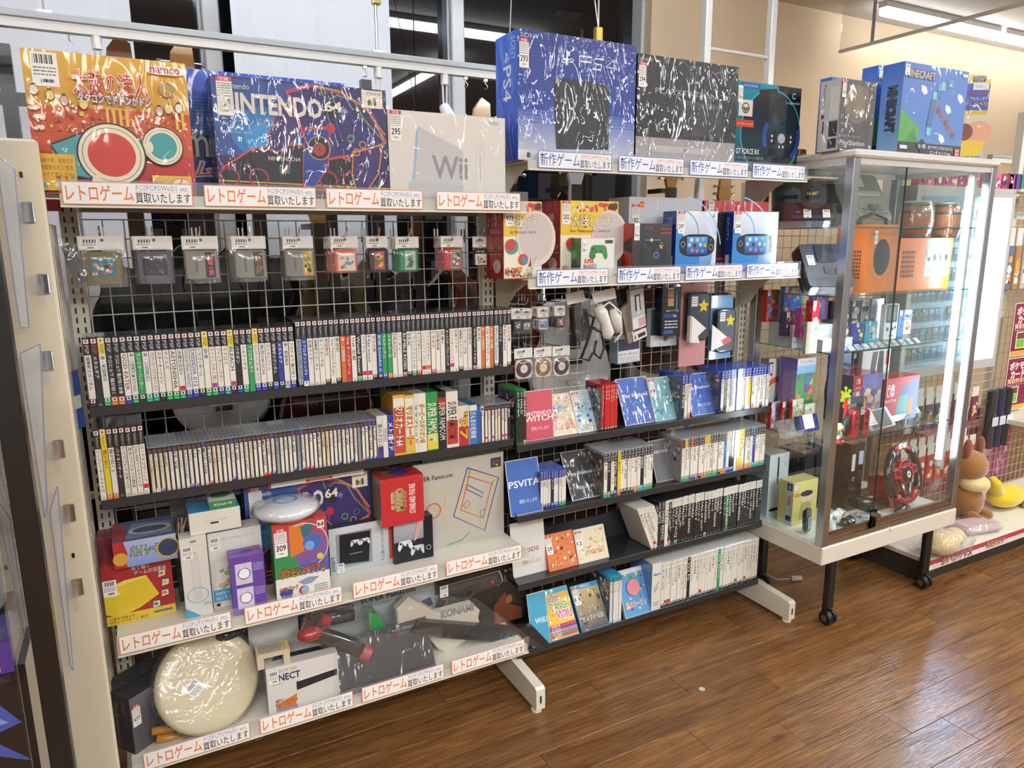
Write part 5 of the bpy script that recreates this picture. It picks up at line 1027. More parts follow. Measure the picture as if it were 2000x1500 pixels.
a.txt('耳で聴く', .42, .86, .68, .93, 'f2efe6', out='1c1a1a', ow=.08); a.txt('ゲームの効果音', .45, .77, .92, .85, 'f2efe6', out='1c1a1a', ow=.08); a.txt('ハテナブロック', .04, .085, .4, .13, '1c1a1a', off=.02); a.txt('サウンドバルーン 全1種', .04, .03, .6, .075, '1c1a1a', off=.02); a.rect(.68, .07, .95, .1, '2c5a9c')
a.front('front_print', o, mat='wrapped'); sticker(o, .0, .085, None, .032); zt1 = zM+o['h']
o = fb('toy_carton', 'kart toy carton, red and sky blue, on the red and yellow carton', 'box', (219, 1066), (342, 1038), -.19, zt1+.001, .15, front='7f8fc4', side='a02228', top='5b5f78', mat='wrapped')
a = A_(o); a.rect(0, 0, 1, 1, '8496c8', 'a9b6dc'); a.poly([(0, 0), (.2, 0), (.16, .3), (.22, .5), (.17, 1), (0, 1)], 'b8282c'); a.txt('バトルレース', .26, .4, .72, .75, 'd8d84a', out='2a4a5a', ow=.1); a.ell(.86, .5, .4, .4, 'c9a83a', 18); a.ell(.86, .5, .34, .34, '26365c', 18); a.ell(.1, .35, .25, .25, 'd8a03a', 14); a.front('front_print', o, mat='wrapped')
a = A_(o, 'top'); a.rect(0, 0, 1, 1, '4b4f6c'); a.rect(0, .05, .2, 1, '9c2a2c'); a.poly([(.2, .1), (.95, .1), (.98, .75), (.3, .85)], '7a7f92'); a.ell(.6, .45, .35, .22, 'b9bcc8', 18); a.ell(.6, .45, .28, .15, '4a4c5c', 18); a.rect(.1, .85, .95, .98, '2f4fa4'); a.top('top_print', o, o['h'], mat='wrapped')
o = fb('toy_carton', 'crimson carton half hidden behind the wire side grid', 'box', (188, 1055), (225, 1052), -.10, zM, .08, front='7d1f3c', side='8a2848', mat='wrapped')
o = fb('photo_box', 'small box with brown and white brush photo behind the kart carton', 'box', (333, 1000), (368, 994), -.10, zM, .09, front='5a4e46', side='4a4038', mat='wrapped'); a = A_(o)
a.rect(0, .35, 1, 1, '3a322c')
for i in range(26): a.line([(random.random(), .35+.6*random.random()), (random.random(), .35+.6*random.random())], .012, random.choice(['d8cfc0', '8a7868', 'b8a898']))
a.rect(0, .0, 1, .34, '222226'); a.front('front_print', o, mat='wrapped')
o = fb('remote_box', 'slim white remote controller box with hanger hole on the middle shelf', 'box', (349, 1056), (402, 1044), -.212, zM, .05, front='dedbd2', side='cdc9be'); zt2 = zM+o['h']
a = A_(o); a.rect(0, 0, 1, 1, 'dcd9d0'); a.poly([(.35+u*.3, .22+v*.6) for u, v in rrect(0, 0, 1, 1, .3)], 'c6c4bf'); a.poly([(.38+u*.24, .24+v*.56) for u, v in rrect(0, 0, 1, 1, .3)], 'd4d2cc'); a.rect(.33, .2, .67, .32, 'cfcdc8'); a.ring(.5, .27, .12, .01, '6ab4d4', 24, .1); a.txt('Wii', .68, .12, .94, .17, '8a8a88'); a.poly([(0, 0), (.55, 0), (0, .13)], '4aa4cc'); a.ell(.5, .95, .04, .015, '8a867e', 12); a.txt('リモコンプラス', .3, .885, .85, .905, '9a9890'); a.front('front_print', o, mat='wrapped'); sticker(o, .004, o['h']-.06, None, .026)
o = fb('remote_box', 'wide white starter pack box with grey lettering behind the purple box', 'box', (404, 1047), (508, 1022), -.19, zM, .06, front='dbd8d0', side='cac6bd'); zt3 = zM+o['h']
a = A_(o); a.rect(0, 0, 1, 1, 'd9d6ce'); a.txt('はじめてのWiiパック', .12, .88, .85, .92, '9a9aa2'); a.poly([(.08, .2), (.5, .24), (.5, .6), (.14, .6)], 'e6e3dc'); a.scatter(.12, .24, .48, .56, 18, ['c89a7a', '8ab46a', 'd8b8a0', '7a6a5a'], .02, .04, 4); a.rect(.02, .08, .55, .24, '4a9fc8'); a.txt('体感型ゲーム', .06, .17, .45, .21, 'e6eef2'); a.txt('Wiiリモコン', .06, .1, .4, .15, 'e6eef2'); a.rect(.06, .02, .13, .06, '1c1c1e'); a.front('front_print', o, mat='wrapped'); sticker(o, .004, o['h']-.05, None, .026)
zz = max(zt2, zt3)+.001
o = fb('accessory_box', 'white box with blue top lying across the white remote boxes', 'box', (368, 1004), (468, 988), -.2, zz, .1, front='dcd8cc', side='c6c2b8', top='3a8fc8', mat='wrapped'); a = A_(o); a.txt('Wiiモーションプラス専用', .28, .5, .72, .58, 'a09c92'); a.rect(.4, .38, .56, .46, '2a2a2c'); a.front('front_print', o, mat='wrapped'); z4 = zz+o['h']+.001
o = fb('accessory_box', 'small green and white box on top of the white and blue box', 'box', (408, 984), (460, 970), -.2, z4, .09, front='2c7f48', side='d0d4cc', top='d8dcd2', mat='wrapped'); a = A_(o); a.txt('e-mix', .15, .3, .85, .7, 'd8e6d8', rot=180); a.front('front_print', o, mat='wrapped'); a = A_(o, 'top'); a.rect(.05, .05, .95, .95, 'd6dace'); a.ell(.5, .55, .3, .25, '3f8f5a', 16); a.ell(.5, .6, .15, .1, '4a8ab8', 12); a.top('top_print', o, o['h'], mat='wrapped')
o = fb('purple_box', 'purple box with hand line drawings at the front edge of the middle shelf', 'box', (449, 1093), (514, 1077), -.262, zM, .06, front='6a4aa0', side='5f4394', top='7454aa', mat='card', bev=.001)
a = A_(o); a.rect(0, 0, 1, 1, '6947a0')
for y in (.52, .1):
    a.rect(.12, y, .62, y+.36, 'cfc6de'); a.poly([(.2, y+.12), (.5, y+.1), (.55, y+.25), (.3, y+.3)], 'f0eef2'); a.ring(.38, y+.18, .1, .012, '3a3050', 14); a.lines(.66, y+.2, .96, y+.34, 5, 'cfc6de', .3, 2)
a.front('front_print', o); a = A_(o, 'top'); a.poly([(.3, .3), (.7, .4), (.68, .7), (.4, .7)], '4a3488'); a.ell(.8, .7, .2, .12, 'c0503c', 12); a.top('top_print', o, o['h'])
o = fb('cartridge_carton', 'red, green and blue game carton with sticker 309 at the middle of the shelf', 'box', (530, 1026), (637, 1008), -.245, zM, .055, front='c8402c', side='2d8a4c', top='b8382c', mat='wrapped')
a = A_(o); a.rect(0, 0, 1, .32, 'e8e4da'); a.rect(0, .3, 1, 1, '2f62b4', 'c23a2c'); a.poly([(0, .3), (.5, .3), (.35, .62), (0, .66)], '2f8a4c'); a.poly([(.3, .95), (.6, .98), (.55, .6), (.3, .55)], 'd87a2c'); a.poly([(.5, .92), (.75, .97), (.7, .82), (.55, .76)], '2f6a78'); a.ell(.72, .7, .12, .1, '3f6ab8', 18); a.ell(.66, .66, .06, .06, '6fa4d8', 12); a.ring(.55, .66, .3, .012, 'c8d8e8', 30, a0=-60, a1=110); a.ell(.84, .5, .04, .04, 'e0c83a', 12)
a.rect(.82, .86, .95, .96, 'e8e4d8'); ncube(a, .885, .91, .07); a.txt('ポケモンスタジアム', .1, .3, .92, .42, 'd8a83a', off=.03, out='5a2a2a', ow=.09, col2='c84a2c'); a.poly([(.05, .12), (.15, .17), (.3, .14), (.28, .03), (.12, .02)], '4a3f94'); a.txt('64GBパック', .06, .13, .4, .19, 'd87a2c', out='5a3a6a', ow=.05); a.txt('セット!', .1, .04, .32, .09, 'e8c83a'); a.ell(.5, .1, .06, .06, 'b83a3c', 14); a.ell(.52, .1, .045, .05, '9ab0c8', 12); a.poly([(.4, .22), (.6, .26), (.8, .24), (.65, .17), (.5, .17)], '8a9ab8'); a.lines(.7, .03, .95, .15, 4, '8a8a86', .4, 3); a.front('front_print', o, mat='wrapped'); sticker(o, .004, o['h']-.098, '309', .034); zst = zM+o['h']; ox = o.location.x
t = thing('white_saucer', 'white rounded disc accessory in clear film lying on the sticker 309 carton', 'accessory', (at(558, 1005, 'y', -.17).x, -.185, zst+.001))
MB().lathe([(.03, 0), (.075, .004), (.092, .02), (.086, .034), (.05, .044), (.02, .047)], 'e4e5e8', 36).obj('body', 'gloss', t, smooth=True); MB().lathe([(.032, .0465), (.03, .0475), (.034, .0475), (.034, .046)], '7fb8dc', 28).obj('ring', 'satin', t)
MB().lathe([(.035, .0), (.08, .003), (.097, .02), (.09, .037), (.052, .049), (.02, .051)], 'ffffff', 24).obj('bag_film', 'bag', t, smooth=True)
o = fb('console_carton', 'second purple-blue console carton at the back of the middle shelf, sticker 305', 'box', (475, 952), (722, 918), -.115, zM, .1, front='2a2860', side='1d2350', top='232a5e', mat='wrapped'); n64art(o, '305', 'wrapped'); zn = zM+o['h']
o = fb('accessory_box', 'long white box with red end lying over the purple-blue console carton', 'box', (523, 946), (710, 906), -.155, zn+.001, .13, front='dcdad6', side='b8282c', top='d8d6d2', mat='wrapped')
a = A_(o); a.rect(0, 0, .03, 1, 'b8282c'); a.rect(.38, .1, .66, .45, 'c0302c'); a.txt('FISHING ROD', .42, .18, .62, .36, 'f0e6e0', rot=180); a.rect(.45, .6, .72, .9, '2c2e34'); a.rect(.1, .6, .16, .95, '3a3a3e'); a.front('front_print', o, mat='wrapped')
o = fb('stand_box', 'white box with a dark television photo standing on the middle shelf', 'box', (641, 1034), (766, 1012), -.15, zM, .05, front='c9ccd2', side='b9bcc2', top='2a2a2e', mat='card')
a = A_(o); a.rect(0, 0, 1, 1, 'b4b9c2', 'd2d4d8'); a.rect(.1, .12, .66, .86, '8f949c'); a.poly([(.14, .2), (.6, .15), (.64, .82), (.16, .84)], '1d1f24'); 
for x in (.4, .55): pad(a, x, .62, .18, 'd8dade', '3a3c42')
a.rect(.3, .38, .5, .4, '8a8e94'); a.txt('smart', .01, .08, .07, .4, '3a3c40', rot=90); a.txt('テレビ裏のスペースに上手に収納', .8, .1, .85, .9, '4a4c52', rot=90); a.rect(.93, .1, .98, .9, 'c04a3c'); a.front('front_print', o); sticker(o, .02, .004, None, .022)
o = fb('stand_box', 'black box with white controller photo under the red figure box', 'box', (768, 1022), (844, 1004), -.17, zM, .06, front='2a2a2e', side='3a3a3e', top='1e1e22', mat='card'); zsm = zM+o['h']
a = A_(o); a.rect(0, 0, .76, 1, '3a3e48', 'b9bcc6'); a.rect(0, 0, .76, .5, '24262c'); pad(a, .28, .42, .3, 'dcdde0', '2c2e34'); pad(a, .6, .26, .3, 'c9cacf', '2c2e34'); a.poly([(.5, .45), (.62, .55), (.72, .95), (.62, .95), (.52, .6)], 'c9a08c'); a.rect(.76, 0, 1, 1, '1c1c20'); a.ring(.88, .25, .06, .01, 'c9c9cc', 12); a.front('front_print', o)
o = fb('figure_box', 'bright red figure box standing on the black controller stand box', 'box', (742, 937), (826, 926), -.20, zsm+.001, .1, front='c0242c', side='8a7a6a', top='b8282c', mat='wrapped')
a = A_(o); a.rect(0, 0, 1, 1, 'bd222b'); a.txt('STANDARD FIGURE', .66, .2, .8, .82, 'f0e6d8', rot=90, off=.02); a.txt('スーパーマリオ', .54, .35, .6, .68, 'f0e6d8', rot=90); a.txt('SUPER', .24, .35, .36, .72, '3f62b0', rot=90, off=.04, col2='d8b03a', out='d8d0c0', ow=.07); a.txt('MARIO', .36, .3, .52, .76, '3f9a4c', rot=90, off=.04, col2='d8a03a', out='d8d0c0', ow=.07)
a.line([(0, 1), (.5, .62), (1, 1)], .008, 'd84a4c'); a.line([(0, 0), (.5, .36), (1, 0)], .008, 'd84a4c'); a.front('front_print', o, mat='wrapped'); a = A_(o, 'top'); a.ell(.55, .5, .3, .3, '2f3f8c', 14); a.ell(.25, .6, .12, .2, '3f8a4c', 10); a.top('top_print', o, o['h'], mat='wrapped')
o = fb('console_carton', 'silver console carton with a rainbow line drawing at the right of the middle shelf', 'box', (806, 900), (983, 890), -.125, zM, .1, front='b9b5ac', side='a5a198', top='9c988e', mat='wrapped')
a = A_(o); a.rect(0, 0, 1, 1, 'b2aea4', 'c0bcb2'); a.txt('SUPER Famicom', -.0, .8, .42, .85, '2a2a2c', off=.02)
def rl_(pts, w, c): a.line(pts+[pts[0]], w, c)
S_ = lambda k: [(.60+(x-.6)*k+.02*(1-k), .5+(y-.5)*k) for x, y in ((.60, .88), (.88, .70), (.74, .12), (.44, .30))]
rl_([(.585, .875), (.94, .70), (.77, .1), (.42, .34)], .014, '2c4a94'); rl_([(.6, .83), (.91, .68), (.76, .15), (.46, .35)], .012, 'd8c23c'); rl_([(.6, .77), (.86, .64), (.755, .25), (.5, .4)], .012, 'c8463c')
rl_([(.58, .68), (.76, .55), (.75, .5), (.57, .63)], .01, '2c4a94'); rl_([(.53, .45), (.58, .5), (.61, .45), (.56, .4)], .009, 'c8463c'); rl_([(.6, .42), (.7, .38), (.68, .32), (.59, .36)], .009, 'd8c23c'); rl_([(.72, .34), (.77, .36), (.77, .29), (.73, .27)], .009, '3a8a5c')
a.line([(.62, .86), (.59, .76)], .01, '3a8a5c'); a.line([(.88, .68), (.86, .62)], .01, '3a8a5c'); a.line([(.2, .6), (.3, .68), (.36, .62), (.3, .4), (.34, .2), (.45, .25)], .01, 'd8c23c'); a.line([(.34, .02), (.5, .04), (.6, .12)], .01, '3a8a5c'); a.ring(.2, .45, .09, .012, 'c8463c', 18); a.ring(.2, .45, .06, .01, 'd8c23c', 18)
a.rect(.85, .83, .97, .94, '3a3a3e'); 
for x, y, c in ((.885, .9, '3f62b0'), (.935, .9, 'c23a3c'), (.885, .87, '3a9a5c'), (.92, .855, 'd8c23c')): a.ell(x, y, .016, .011, c, 12)
a.front('front_print', o, mat='wrapped'); zs = zM+o['h']
o = carton('wrapped_box', 'dark green wrapped box lying on the silver carton just below the dark shelf', 'box', (o.location.x+.03, -.13, zs+.001), o['w']-.05, .11, .016, front='1f4a40', mat='crumpled')
# ================================================================== LOWEST WHITE SHELF, LEFT BAY
o = carton('console_carton', 'dark grey console carton with sticker 977 at the left of the lowest shelf', 'box', (.012, -.235, zB), .16, .13, .165, yaw=.62, front='53545a', side='3c3e42', top='2e3033', mat='wrapped')
a = A_(o); a.rect(0, 0, 1, 1, '4c4a50', '606066'); a.front('front_print', o, mat='wrapped'); sticker(o, .003, o['h']-.085, '977', .024)
a = A_(o, 'left'); a.rect(0, 0, 1, 1, '38393d'); a.txt('PlayStation', .42, .3, .62, .85, '8a8b90', rot=-90); a.txt('SONY', .72, .7, .85, .9, '7a7b80', rot=-90); a.txt('(PSone)', .42, .05, .6, .27, '8a8b90', rot=-90); a.left('side_print', o, mat='wrapped')
# drum controller
nrm = Vector((.22, -.86, .42)).normalized(); q_ = nrm.to_track_quat('Z', 'Y')
c = at(402, 1330, 'y', -.165)
t = thing('drum_controller', 'cream drum controller with wooden sticks in a clear bag on the lowest shelf', 'drum', c); t.rotation_mode = 'QUATERNION'; t.rotation_quaternion = q_
MB().lathe([(.10, -.05), (.128, -.045), (.134, .0), (.138, .012)], 'a8442c', 40).obj('shell', 'satin', t, smooth=True)
MB().lathe([(.138, .008), (.142, .014), (.139, .03), (.128, .036), (.10, .0375), (.03, .038)], 'd9cba8', 48).obj('skin', 'satin', t, smooth=True)
m = MB()
for i in range(44): a_ = 2*math.pi*i/44; m.ball((.1415*math.cos(a_), .1415*math.sin(a_), .016), .0032, '1f1c1a', 6, 4)
m.obj('rivets', 'satin', t)['kind'] = 'stuff'
for dz in (0, .024): MB().path([(-.155+dz*.3, -.075-dz, -.03), (-.10, -.09-dz, -.03), (-.02, -.10-dz, -.035)], [.011, .012, .01], 'c48a3c', 10).obj('stick', 'satin', t, smooth=True)
a = Art(.04, .05); a.rect(0, 0, 1, 1, 'f1efe9'); a.lines(.1, .1, .9, .5, 3, '6b6862', .4, 2)
for i in range(12): a.rect(.1+.065*i, .6, .1+.065*i+.03, .92, '1c1c1e')
link('price_sticker', a.mesh('price_sticker', (-.05, -.03, .038), (.035, .02, 0), (-.02, .036, 0), 'card', base=.001), t)
MB().lathe([(.13, -.054), (.152, .0), (.150, .03), (.13, .043), (.04, .045)], 'ffffff', 30).obj('bag_film', 'bag', t, smooth=True)
o = tag(MB().ball((0, 0, 0), (.05, .03, .02), '17181a', 16, 10).obj('black_strap_bundle', 'crumpled', None, at(440, 1237, 'y', -.12)), 'black glossy bundle above the drum controller on the lowest shelf', 'accessory')
MB().ball((.03, -.01, .012), (.03, .03, .014), '1b1c20', 12, 8).obj('strap', 'crumpled', o)
o = gb('sensor_carton', 'white motion sensor carton with black bar picture on the lowest shelf', 'box', (526, 1398), (664, 1361), zB, (519, 1308), d=.12, front='d5d3cc', side='bdbbb4', top='c9c7c0', mat='wrapped'); zk = zB+o['h']; ka = o.location.copy(); kw = o['w']; kyaw = o.rotation_euler.z
a = A_(o); a.rect(0, 0, 1, 1, 'd3d1ca', 'dddbd4'); a.txt('XBOX 360', .12, .86, .42, .93, '8f8f8a'); a.txt('KINECT', .06, .68, .46, .82, '2f2a5c', off=.03); a.txt('センサー', .07, .6, .22, .65, '6a6a70'); a.poly([(.4, .4), (.98, .52), (.98, .66), (.44, .62), (.4, .58)], '16171a'); a.poly([(.41, .58), (.98, .655), (.98, .68), (.46, .63)], 'e6e6e8'); a.poly([(.12, .18), (.4, .34), (.38, .1), (.12, .04)], 'd87a2c'); a.txt('初回アドベンチャー', .1, .12, .4, .3, '3a2440', out='e88a3c', ow=.05); a.rect(.1, .02, .4, .1, '8a8aa4'); a.front('front_print', o, mat='wrapped'); sticker(o, .006, o['h']-.05, None, .028)
a = A_(o, 'top'); a.rect(.05, .1, .95, .9, 'c4c2bc'); a.poly([(.1, .3), (.95, .3), (.95, .5), (.15, .5)], '1c1d20'); a.top('top_print', o, o['h'], mat='wrapped')
m = MB(); pr_ = [(0, 0), (.018, 0), (.018, .032), (.072, .032), (.072, 0), (.09, 0), (.09, .045), (0, .045)]
m.prism([(u, v) for u, v in pr_], 0, .055, 'y', 'd0c3a8'); o = tag(m.obj('cardboard_stand', 'paint', None, (ka.x-.02, ka.y+.004, zk+.001), (0, 0, kyaw)), 'small beige cardboard stand with an open front on the white sensor carton', 'box')
a = Art(.086, .05); a.lines(.05, .08, .8, .95, 10, '6a6450', .45, 6); a.rect(.84, .1, .95, .9, 'c8b84a'); link('printed_text', a.mesh('printed_text', (.002, .003, .045), (.086, 0, 0), (0, .05, 0)), o)
o = fb('console_carton', 'plain white console carton with a small black logo square, back of the lowest shelf', 'box', (480, 1185), (612, 1160), -.085, zB, .07, front='c9c8c4', side='b5b4b0', top='b9b8b4', mat='wrapped')
a = A_(o); a.rect(0, 0, 1, 1, 'c6c5c1'); a.rect(.74, .52, .95, .76, '17181b'); pslogo(a, .845, .67, .12, 'b8423c'); a.txt('PlayStation', .76, .54, .93, .57, 'd8d8da'); a.front('front_print', o, mat='wrapped')
o = fb('console_carton', 'grey-blue console carton with black lettering at the back of the lowest shelf', 'box', (614, 1168), (850, 1112), -.08, zB, .07, front='a9b2b6', side='9aa2a6', top='9aa2a6', mat='wrapped')
a = A_(o); a.rect(0, 0, 1, 1, 'a4adb1', 'b4bcc0'); a.poly([(.1+u*.2, .72+v*.09) for u, v in rrect(0, 0, 1, 1, .45)], '26282c'); a.poly([(.108+u*.184, .73+v*.07) for u, v in rrect(0, 0, 1, 1, .45)], 'aab3b7'); a.txt('Nintendo', .13, .745, .275, .79, '26282c', off=.02); a.txt('SUPER Famicom', .36, .76, .82, .83, '26282c', off=.02); a.txt('スーパーファミコン', .36, .70, .62, .74, '26282c'); a.poly([(.62, .5), (.95, .62), (.97, .5), (.7, .38)], '3f4a58'); a.front('front_print', o, mat='wrapped')
# light gun controller in a bag
y = -.20; P = lambda px, py, yy=y: at(px, py, 'y', yy)
t = thing('gun_controller', 'black and red motion controller pieces in a crinkled bag on the white sensor carton', 'controller')
MB().path([P(592, 1230), P(622, 1238), P(655, 1250), P(690, 1262), P(716, 1275)], [.024, .022, .026, .026, .024], '1c1c20', 14).obj('grip', 'gloss', t, smooth=True)
MB().ball(P(605, 1238, -.215), (.038, .026, .022), 'a8202a', 14, 9).obj('red_cap', 'gloss', t, smooth=True)
MB().path([P(706, 1272, -.215), P(722, 1280, -.225)], [.026, .024], 'b04a50', 14).obj('end_cap', 'gloss', t)
MB().path([P(610, 1212, -.15), P(650, 1206, -.15), P(690, 1200, -.15)], [.02, .024, .02], '26262a', 12).obj('barrel', 'gloss', t, smooth=True); MB().path([P(625, 1208, -.17), P(642, 1214, -.17)], [.02, .018], 'a82a30', 10).obj('trigger_ring', 'gloss', t)
def film_patch(pts, yv, name='bag_film', parent=None, n=8, amp=.006, seed=1, mat='bag'):
    """crumpled clear sheet over four photo points on the plane y"""
    rnd = random.Random(seed); A, B, C_, D = [at(p[0], p[1], 'y', yv) for p in pts]; vs = []
    for j in range(n+1):
        for i in range(n+1):
            u, v = i/n, j/n; p = (A*(1-u)+B*u)*(1-v)+(D*(1-u)+C_*u)*v
            vs.append((p.x, p.y+rnd.uniform(-amp, amp)-.01*math.sin(math.pi*u)*math.sin(math.pi*v), p.z))
    m = MB().add(vs, [(j*(n+1)+i, j*(n+1)+i+1, (j+1)*(n+1)+i+1, (j+1)*(n+1)+i) for j in range(n) for i in range(n)], 'ffffff')
    return m.obj(name, mat, parent, smooth=True)
film_patch([(583, 1245), (720, 1300), (728, 1185), (600, 1180)], -.245, parent=t, seed=2)
o = carton('slab_case', 'black padded flat case in glossy film leaning at the front of the lowest shelf', 'case', (at(662, 1340, 'y', -.262).x, -.262, zB), .315, .035, .165, front='1a1717', side='242021', top='2a2526', mat='wrapped', rot=(-.5, 0, .02), bev=.006)
a = A_(o); a.txt('Orange Line', .62, .86, .88, .93, 'a8a29a', rot=180); a.front('front_print', o)
film_patch([(655, 1362), (872, 1308), (862, 1222), (650, 1255)], -.268, parent=None, seed=21, amp=.003).parent = o
fp = [c for c in o.children if c.name.startswith('bag_film')][0]; fp.matrix_parent_inverse = (Matrix.Translation(o.location) @ o.rotation_euler.to_matrix().to_4x4()).inverted()
m = MB(); pts = [P(715, 1192, -.14), P(732, 1192, -.14), P(756, 1228, -.14), P(752, 1248, -.14), P(726, 1252, -.14)]
o = tag(m.prism([(p.x, p.z) for p in pts], -.16, -.11, 'y', '3a9a54').obj('green_gun', 'gloss'), 'green and purple toy controller end behind the black slab', 'controller'); MB().box(pts[4].x, pts[4].x+.03, -.162, -.155, pts[4].z, pts[4].z+.025, '3a2a6c').obj('purple_panel', 'gloss', o)
# guitar controller
t = thing('guitar_controller', 'white toy guitar controller with dark neck and coloured keys in a clear bag', 'controller')
body = [(776, 1228), (774, 1190), (798, 1166), (818, 1176), (854, 1196), (922, 1178), (937, 1192), (934, 1206), (938, 1222), (908, 1252), (874, 1274), (856, 1268), (840, 1250), (800, 1262)]
pts = [P(x, y_, -.17) for x, y_ in body]; MB().prism([(p.x, p.z) for p in pts], -.175, -.14, 'y', 'cfcab8', bev=.03).obj('body', 'satin', t)
a = Art(.15, .028); a.txt('KONAMI', 0, 0, 1, 1, '8f8f90', off=.05); p0 = P(862, 1208, -.1756); p1 = P(930, 1190, -.1756); d = (p1-p0); up = Vector((-d.z, 0, d.x)).normalized()*.026
link('lettering', a.mesh('lettering', p0, d*.92, up), t)
nk = [P(x, y_, -.20) for x, y_ in ((822, 1213), (1000, 1226), (1040, 1222), (1078, 1262), (1060, 1262), (1020, 1258), (858, 1244), (802, 1234))]
MB().prism([(p.x, p.z) for p in nk], -.205, -.178, 'y', '2a2624').obj('neck', 'satin', t)
for px, c in ((987, '5a3f9c'), (1001, '2f9a6c'), (1014, 'c8303a')):
    p = P(px, 1249, -.2055); MB().prism([(u, v) for u, v in ((p.x-.008, p.z-.016), (p.x+.008, p.z-.016), (p.x+.008, p.z+.008), (p.x+.004, p.z+.015), (p.x-.004, p.z+.015), (p.x-.008, p.z+.008))], -.210, -.2052, 'y', c).obj('key', 'gloss', t)
film_patch([(772, 1240), (1068, 1268), (930, 1168), (790, 1160)], -.225, parent=t, seed=5, n=10); 
o = fb('gun_carton', 'black toy gun carton with a pistol photo at the right of the lowest shelf', 'box', (855, 1128), (1026, 1103), -.11, zB, .07, front='1c1815', side='15130f', top='1a1a1c', mat='wrapped')
a = A_(o); a.rect(0, 0, 1, .93, '1d1916', '26211c'); g = [(.04, .84), (.08, .9), (.68, .93), (.7, .86), (.72, .74), (.66, .68), (.4, .66), (.34, .6), (.2, .6), (.12, .45), (.05, .5), (.1, .66), (.04, .72)]
a.poly([(x*1.03-.008, y_*1.03-.02) for x, y_ in g], 'b9a888'); a.poly(g, '3a3633'); a.rect(.12, .8, .66, .88, '4a4643'); a.rect(.46, .7, .7, .8, '45413e'); a.ell(.61, .77, .028, .028, 'c83a44', 12); a.ell(.34, .68, .06, .035, '1d1916', 12); a.poly([(.75+u*.2, .88+v*.06) for u, v in rrect(0, 0, 1, 1, .4)], 'd8c8b8'); a.txt('namco', .77, .892, .93, .93, 'b8402c', off=.02); a.lines(.74, .72, .96, .84, 4, 'a89a84', .3, 3)
a.poly([(.62, .0), (.62, .35), (.75, .55), (.8, .3), (.95, .2), (.95, 0)], '6a3a20'); a.ell(.8, .4, .06, .08, '8a5a38', 14); a.front('front_print', o, mat='wrapped'); sticker(o, .006, o['h']-.06, None, .03)
# ================================================================== HANGING CARTRIDGES
def hook_rod(x, z, L=.14, n=1):
    t = thing('display_hook', '', 'hook', (x, .008, z))
    MB().box(-.0075, -.0035, -.003, .002, -.03, .012, 'c8cacc').box(.0035, .0075, -.003, .002, -.03, .012, 'c8cacc').obj('clip_plate', 'chrome', t)
    MB().path([(0, -.003, -.018), (0, -L*.9, -.012), (0, -L, .0), (0, -L-.004, .012)], .0022, 'd0d2d4', 6).obj('rod', 'chrome', t); return t
def pack(x, y, z, label, w, hh, make, group, lean=0, first=True, card='e6e4e0'):
    """bag hanging from its header card; origin = middle of the card's top edge"""
    t = thing('bagged_game', label, 'game pack', (x, y, z), (0, 0, lean), group)
    a = MB().box(-w/2, w/2, -.0006, .0006, -.034, 0, card); o = a.obj('header_card', 'card', t)
    s = Art(.036, .026); s.rect(0, 0, 1, 1, 'f4f2ec'); 
    for i in range(14): s.rect(.1+.058*i, .6, .1+.058*i+(.014+.02*((i*5) % 3)), .92, '1c1c1e'); s.l -= 1
    s.l += 1; s.lines(.06, .32, .94, .56, 2, '55524c', .45, int(x*100) % 9); s.txt('¥', .3, .06, .36, .2, '26262a'); s.lines(.4, .06, .75, .2, 1, '26262a', .8, 3)
    link('barcode_label', s.mesh('barcode_label', (-w/2+.006, -.0007, -.032), (.036, 0, 0), (0, 0, .026), 'card'), t)
    MB().lathe([(.004, -.0011), (.004, -.0008)], '6a6a6c', 10, (w*.03, 0, -.01), 'y').obj('hang_hole', 'satin', t)
    make(t)
    n = 7; vs = []; rnd = random.Random(int(x*1000))
    for j in range(n+1):
        for i in range(n+1):
            u, v = i/n, j/n; vs.append((-w/2+w*u, -.001-.016*math.sin(math.pi*u)**.5*min(1, v*5)-rnd.uniform(0, .004), -.03-(hh-.03)*v))
    fs = [(j*(n+1)+i, (j+1)*(n+1)+i, (j+1)*(n+1)+i+1, j*(n+1)+i+1) for j in range(n) for i in range(n)]
    MB().add(vs, fs, 'ffffff').obj('bag_film', 'bag', t, smooth=True); return t
def cart64(col, art):
    def mk(t):
        w, h = .102, .076; pts = [(-w/2, -.002), (-w/2, -.055), (-w/2+.01, -h), (w/2-.01, -h), (w/2, -.055), (w/2, -.002), (w*.3, .0), (-w*.3, .0)]
        pts = [(u, v-.036) for u, v in [(-.05, -.004), (-.05, -.07), (-.047, -.076), (.047, -.076), (.05, -.07), (.05, -.004), (.036, .0), (-.036, 0)]]
        k = MB().prism([(u*.80, -.038+(v+.036)*1.06) for u, v in pts], -.012, .008, 'y', col, bev=.02).obj('cartridge', 'plastic', t)
        art().front('picture_label', k, -.028, -.098, -.0122)
    return mk
def cartF(col, w, h, art, lw, lh, lx, lz, ridge=False):
    def mk(t):
        k = MB().box(-w/2, w/2, -.010, .008, -.036-h, -.037, col, bev=.004)
        if ridge: k.box(-w*.16-.003, -.16*w+.003, -.0115, -.009, -.036-h*.75, -.036-h*.25, shade(col, .78)); k.tube((-w*.42, -.011, -.036-h*.95), (-w*.42, -.0095, -.036-h*.95), .002, '2a2a2a', 8)
        k = k.obj('cartridge', 'plastic', t); Q = art(lw, lh); Q.front('picture_label', k, lx, -.036-lz-lh, -.0102)
    return mk
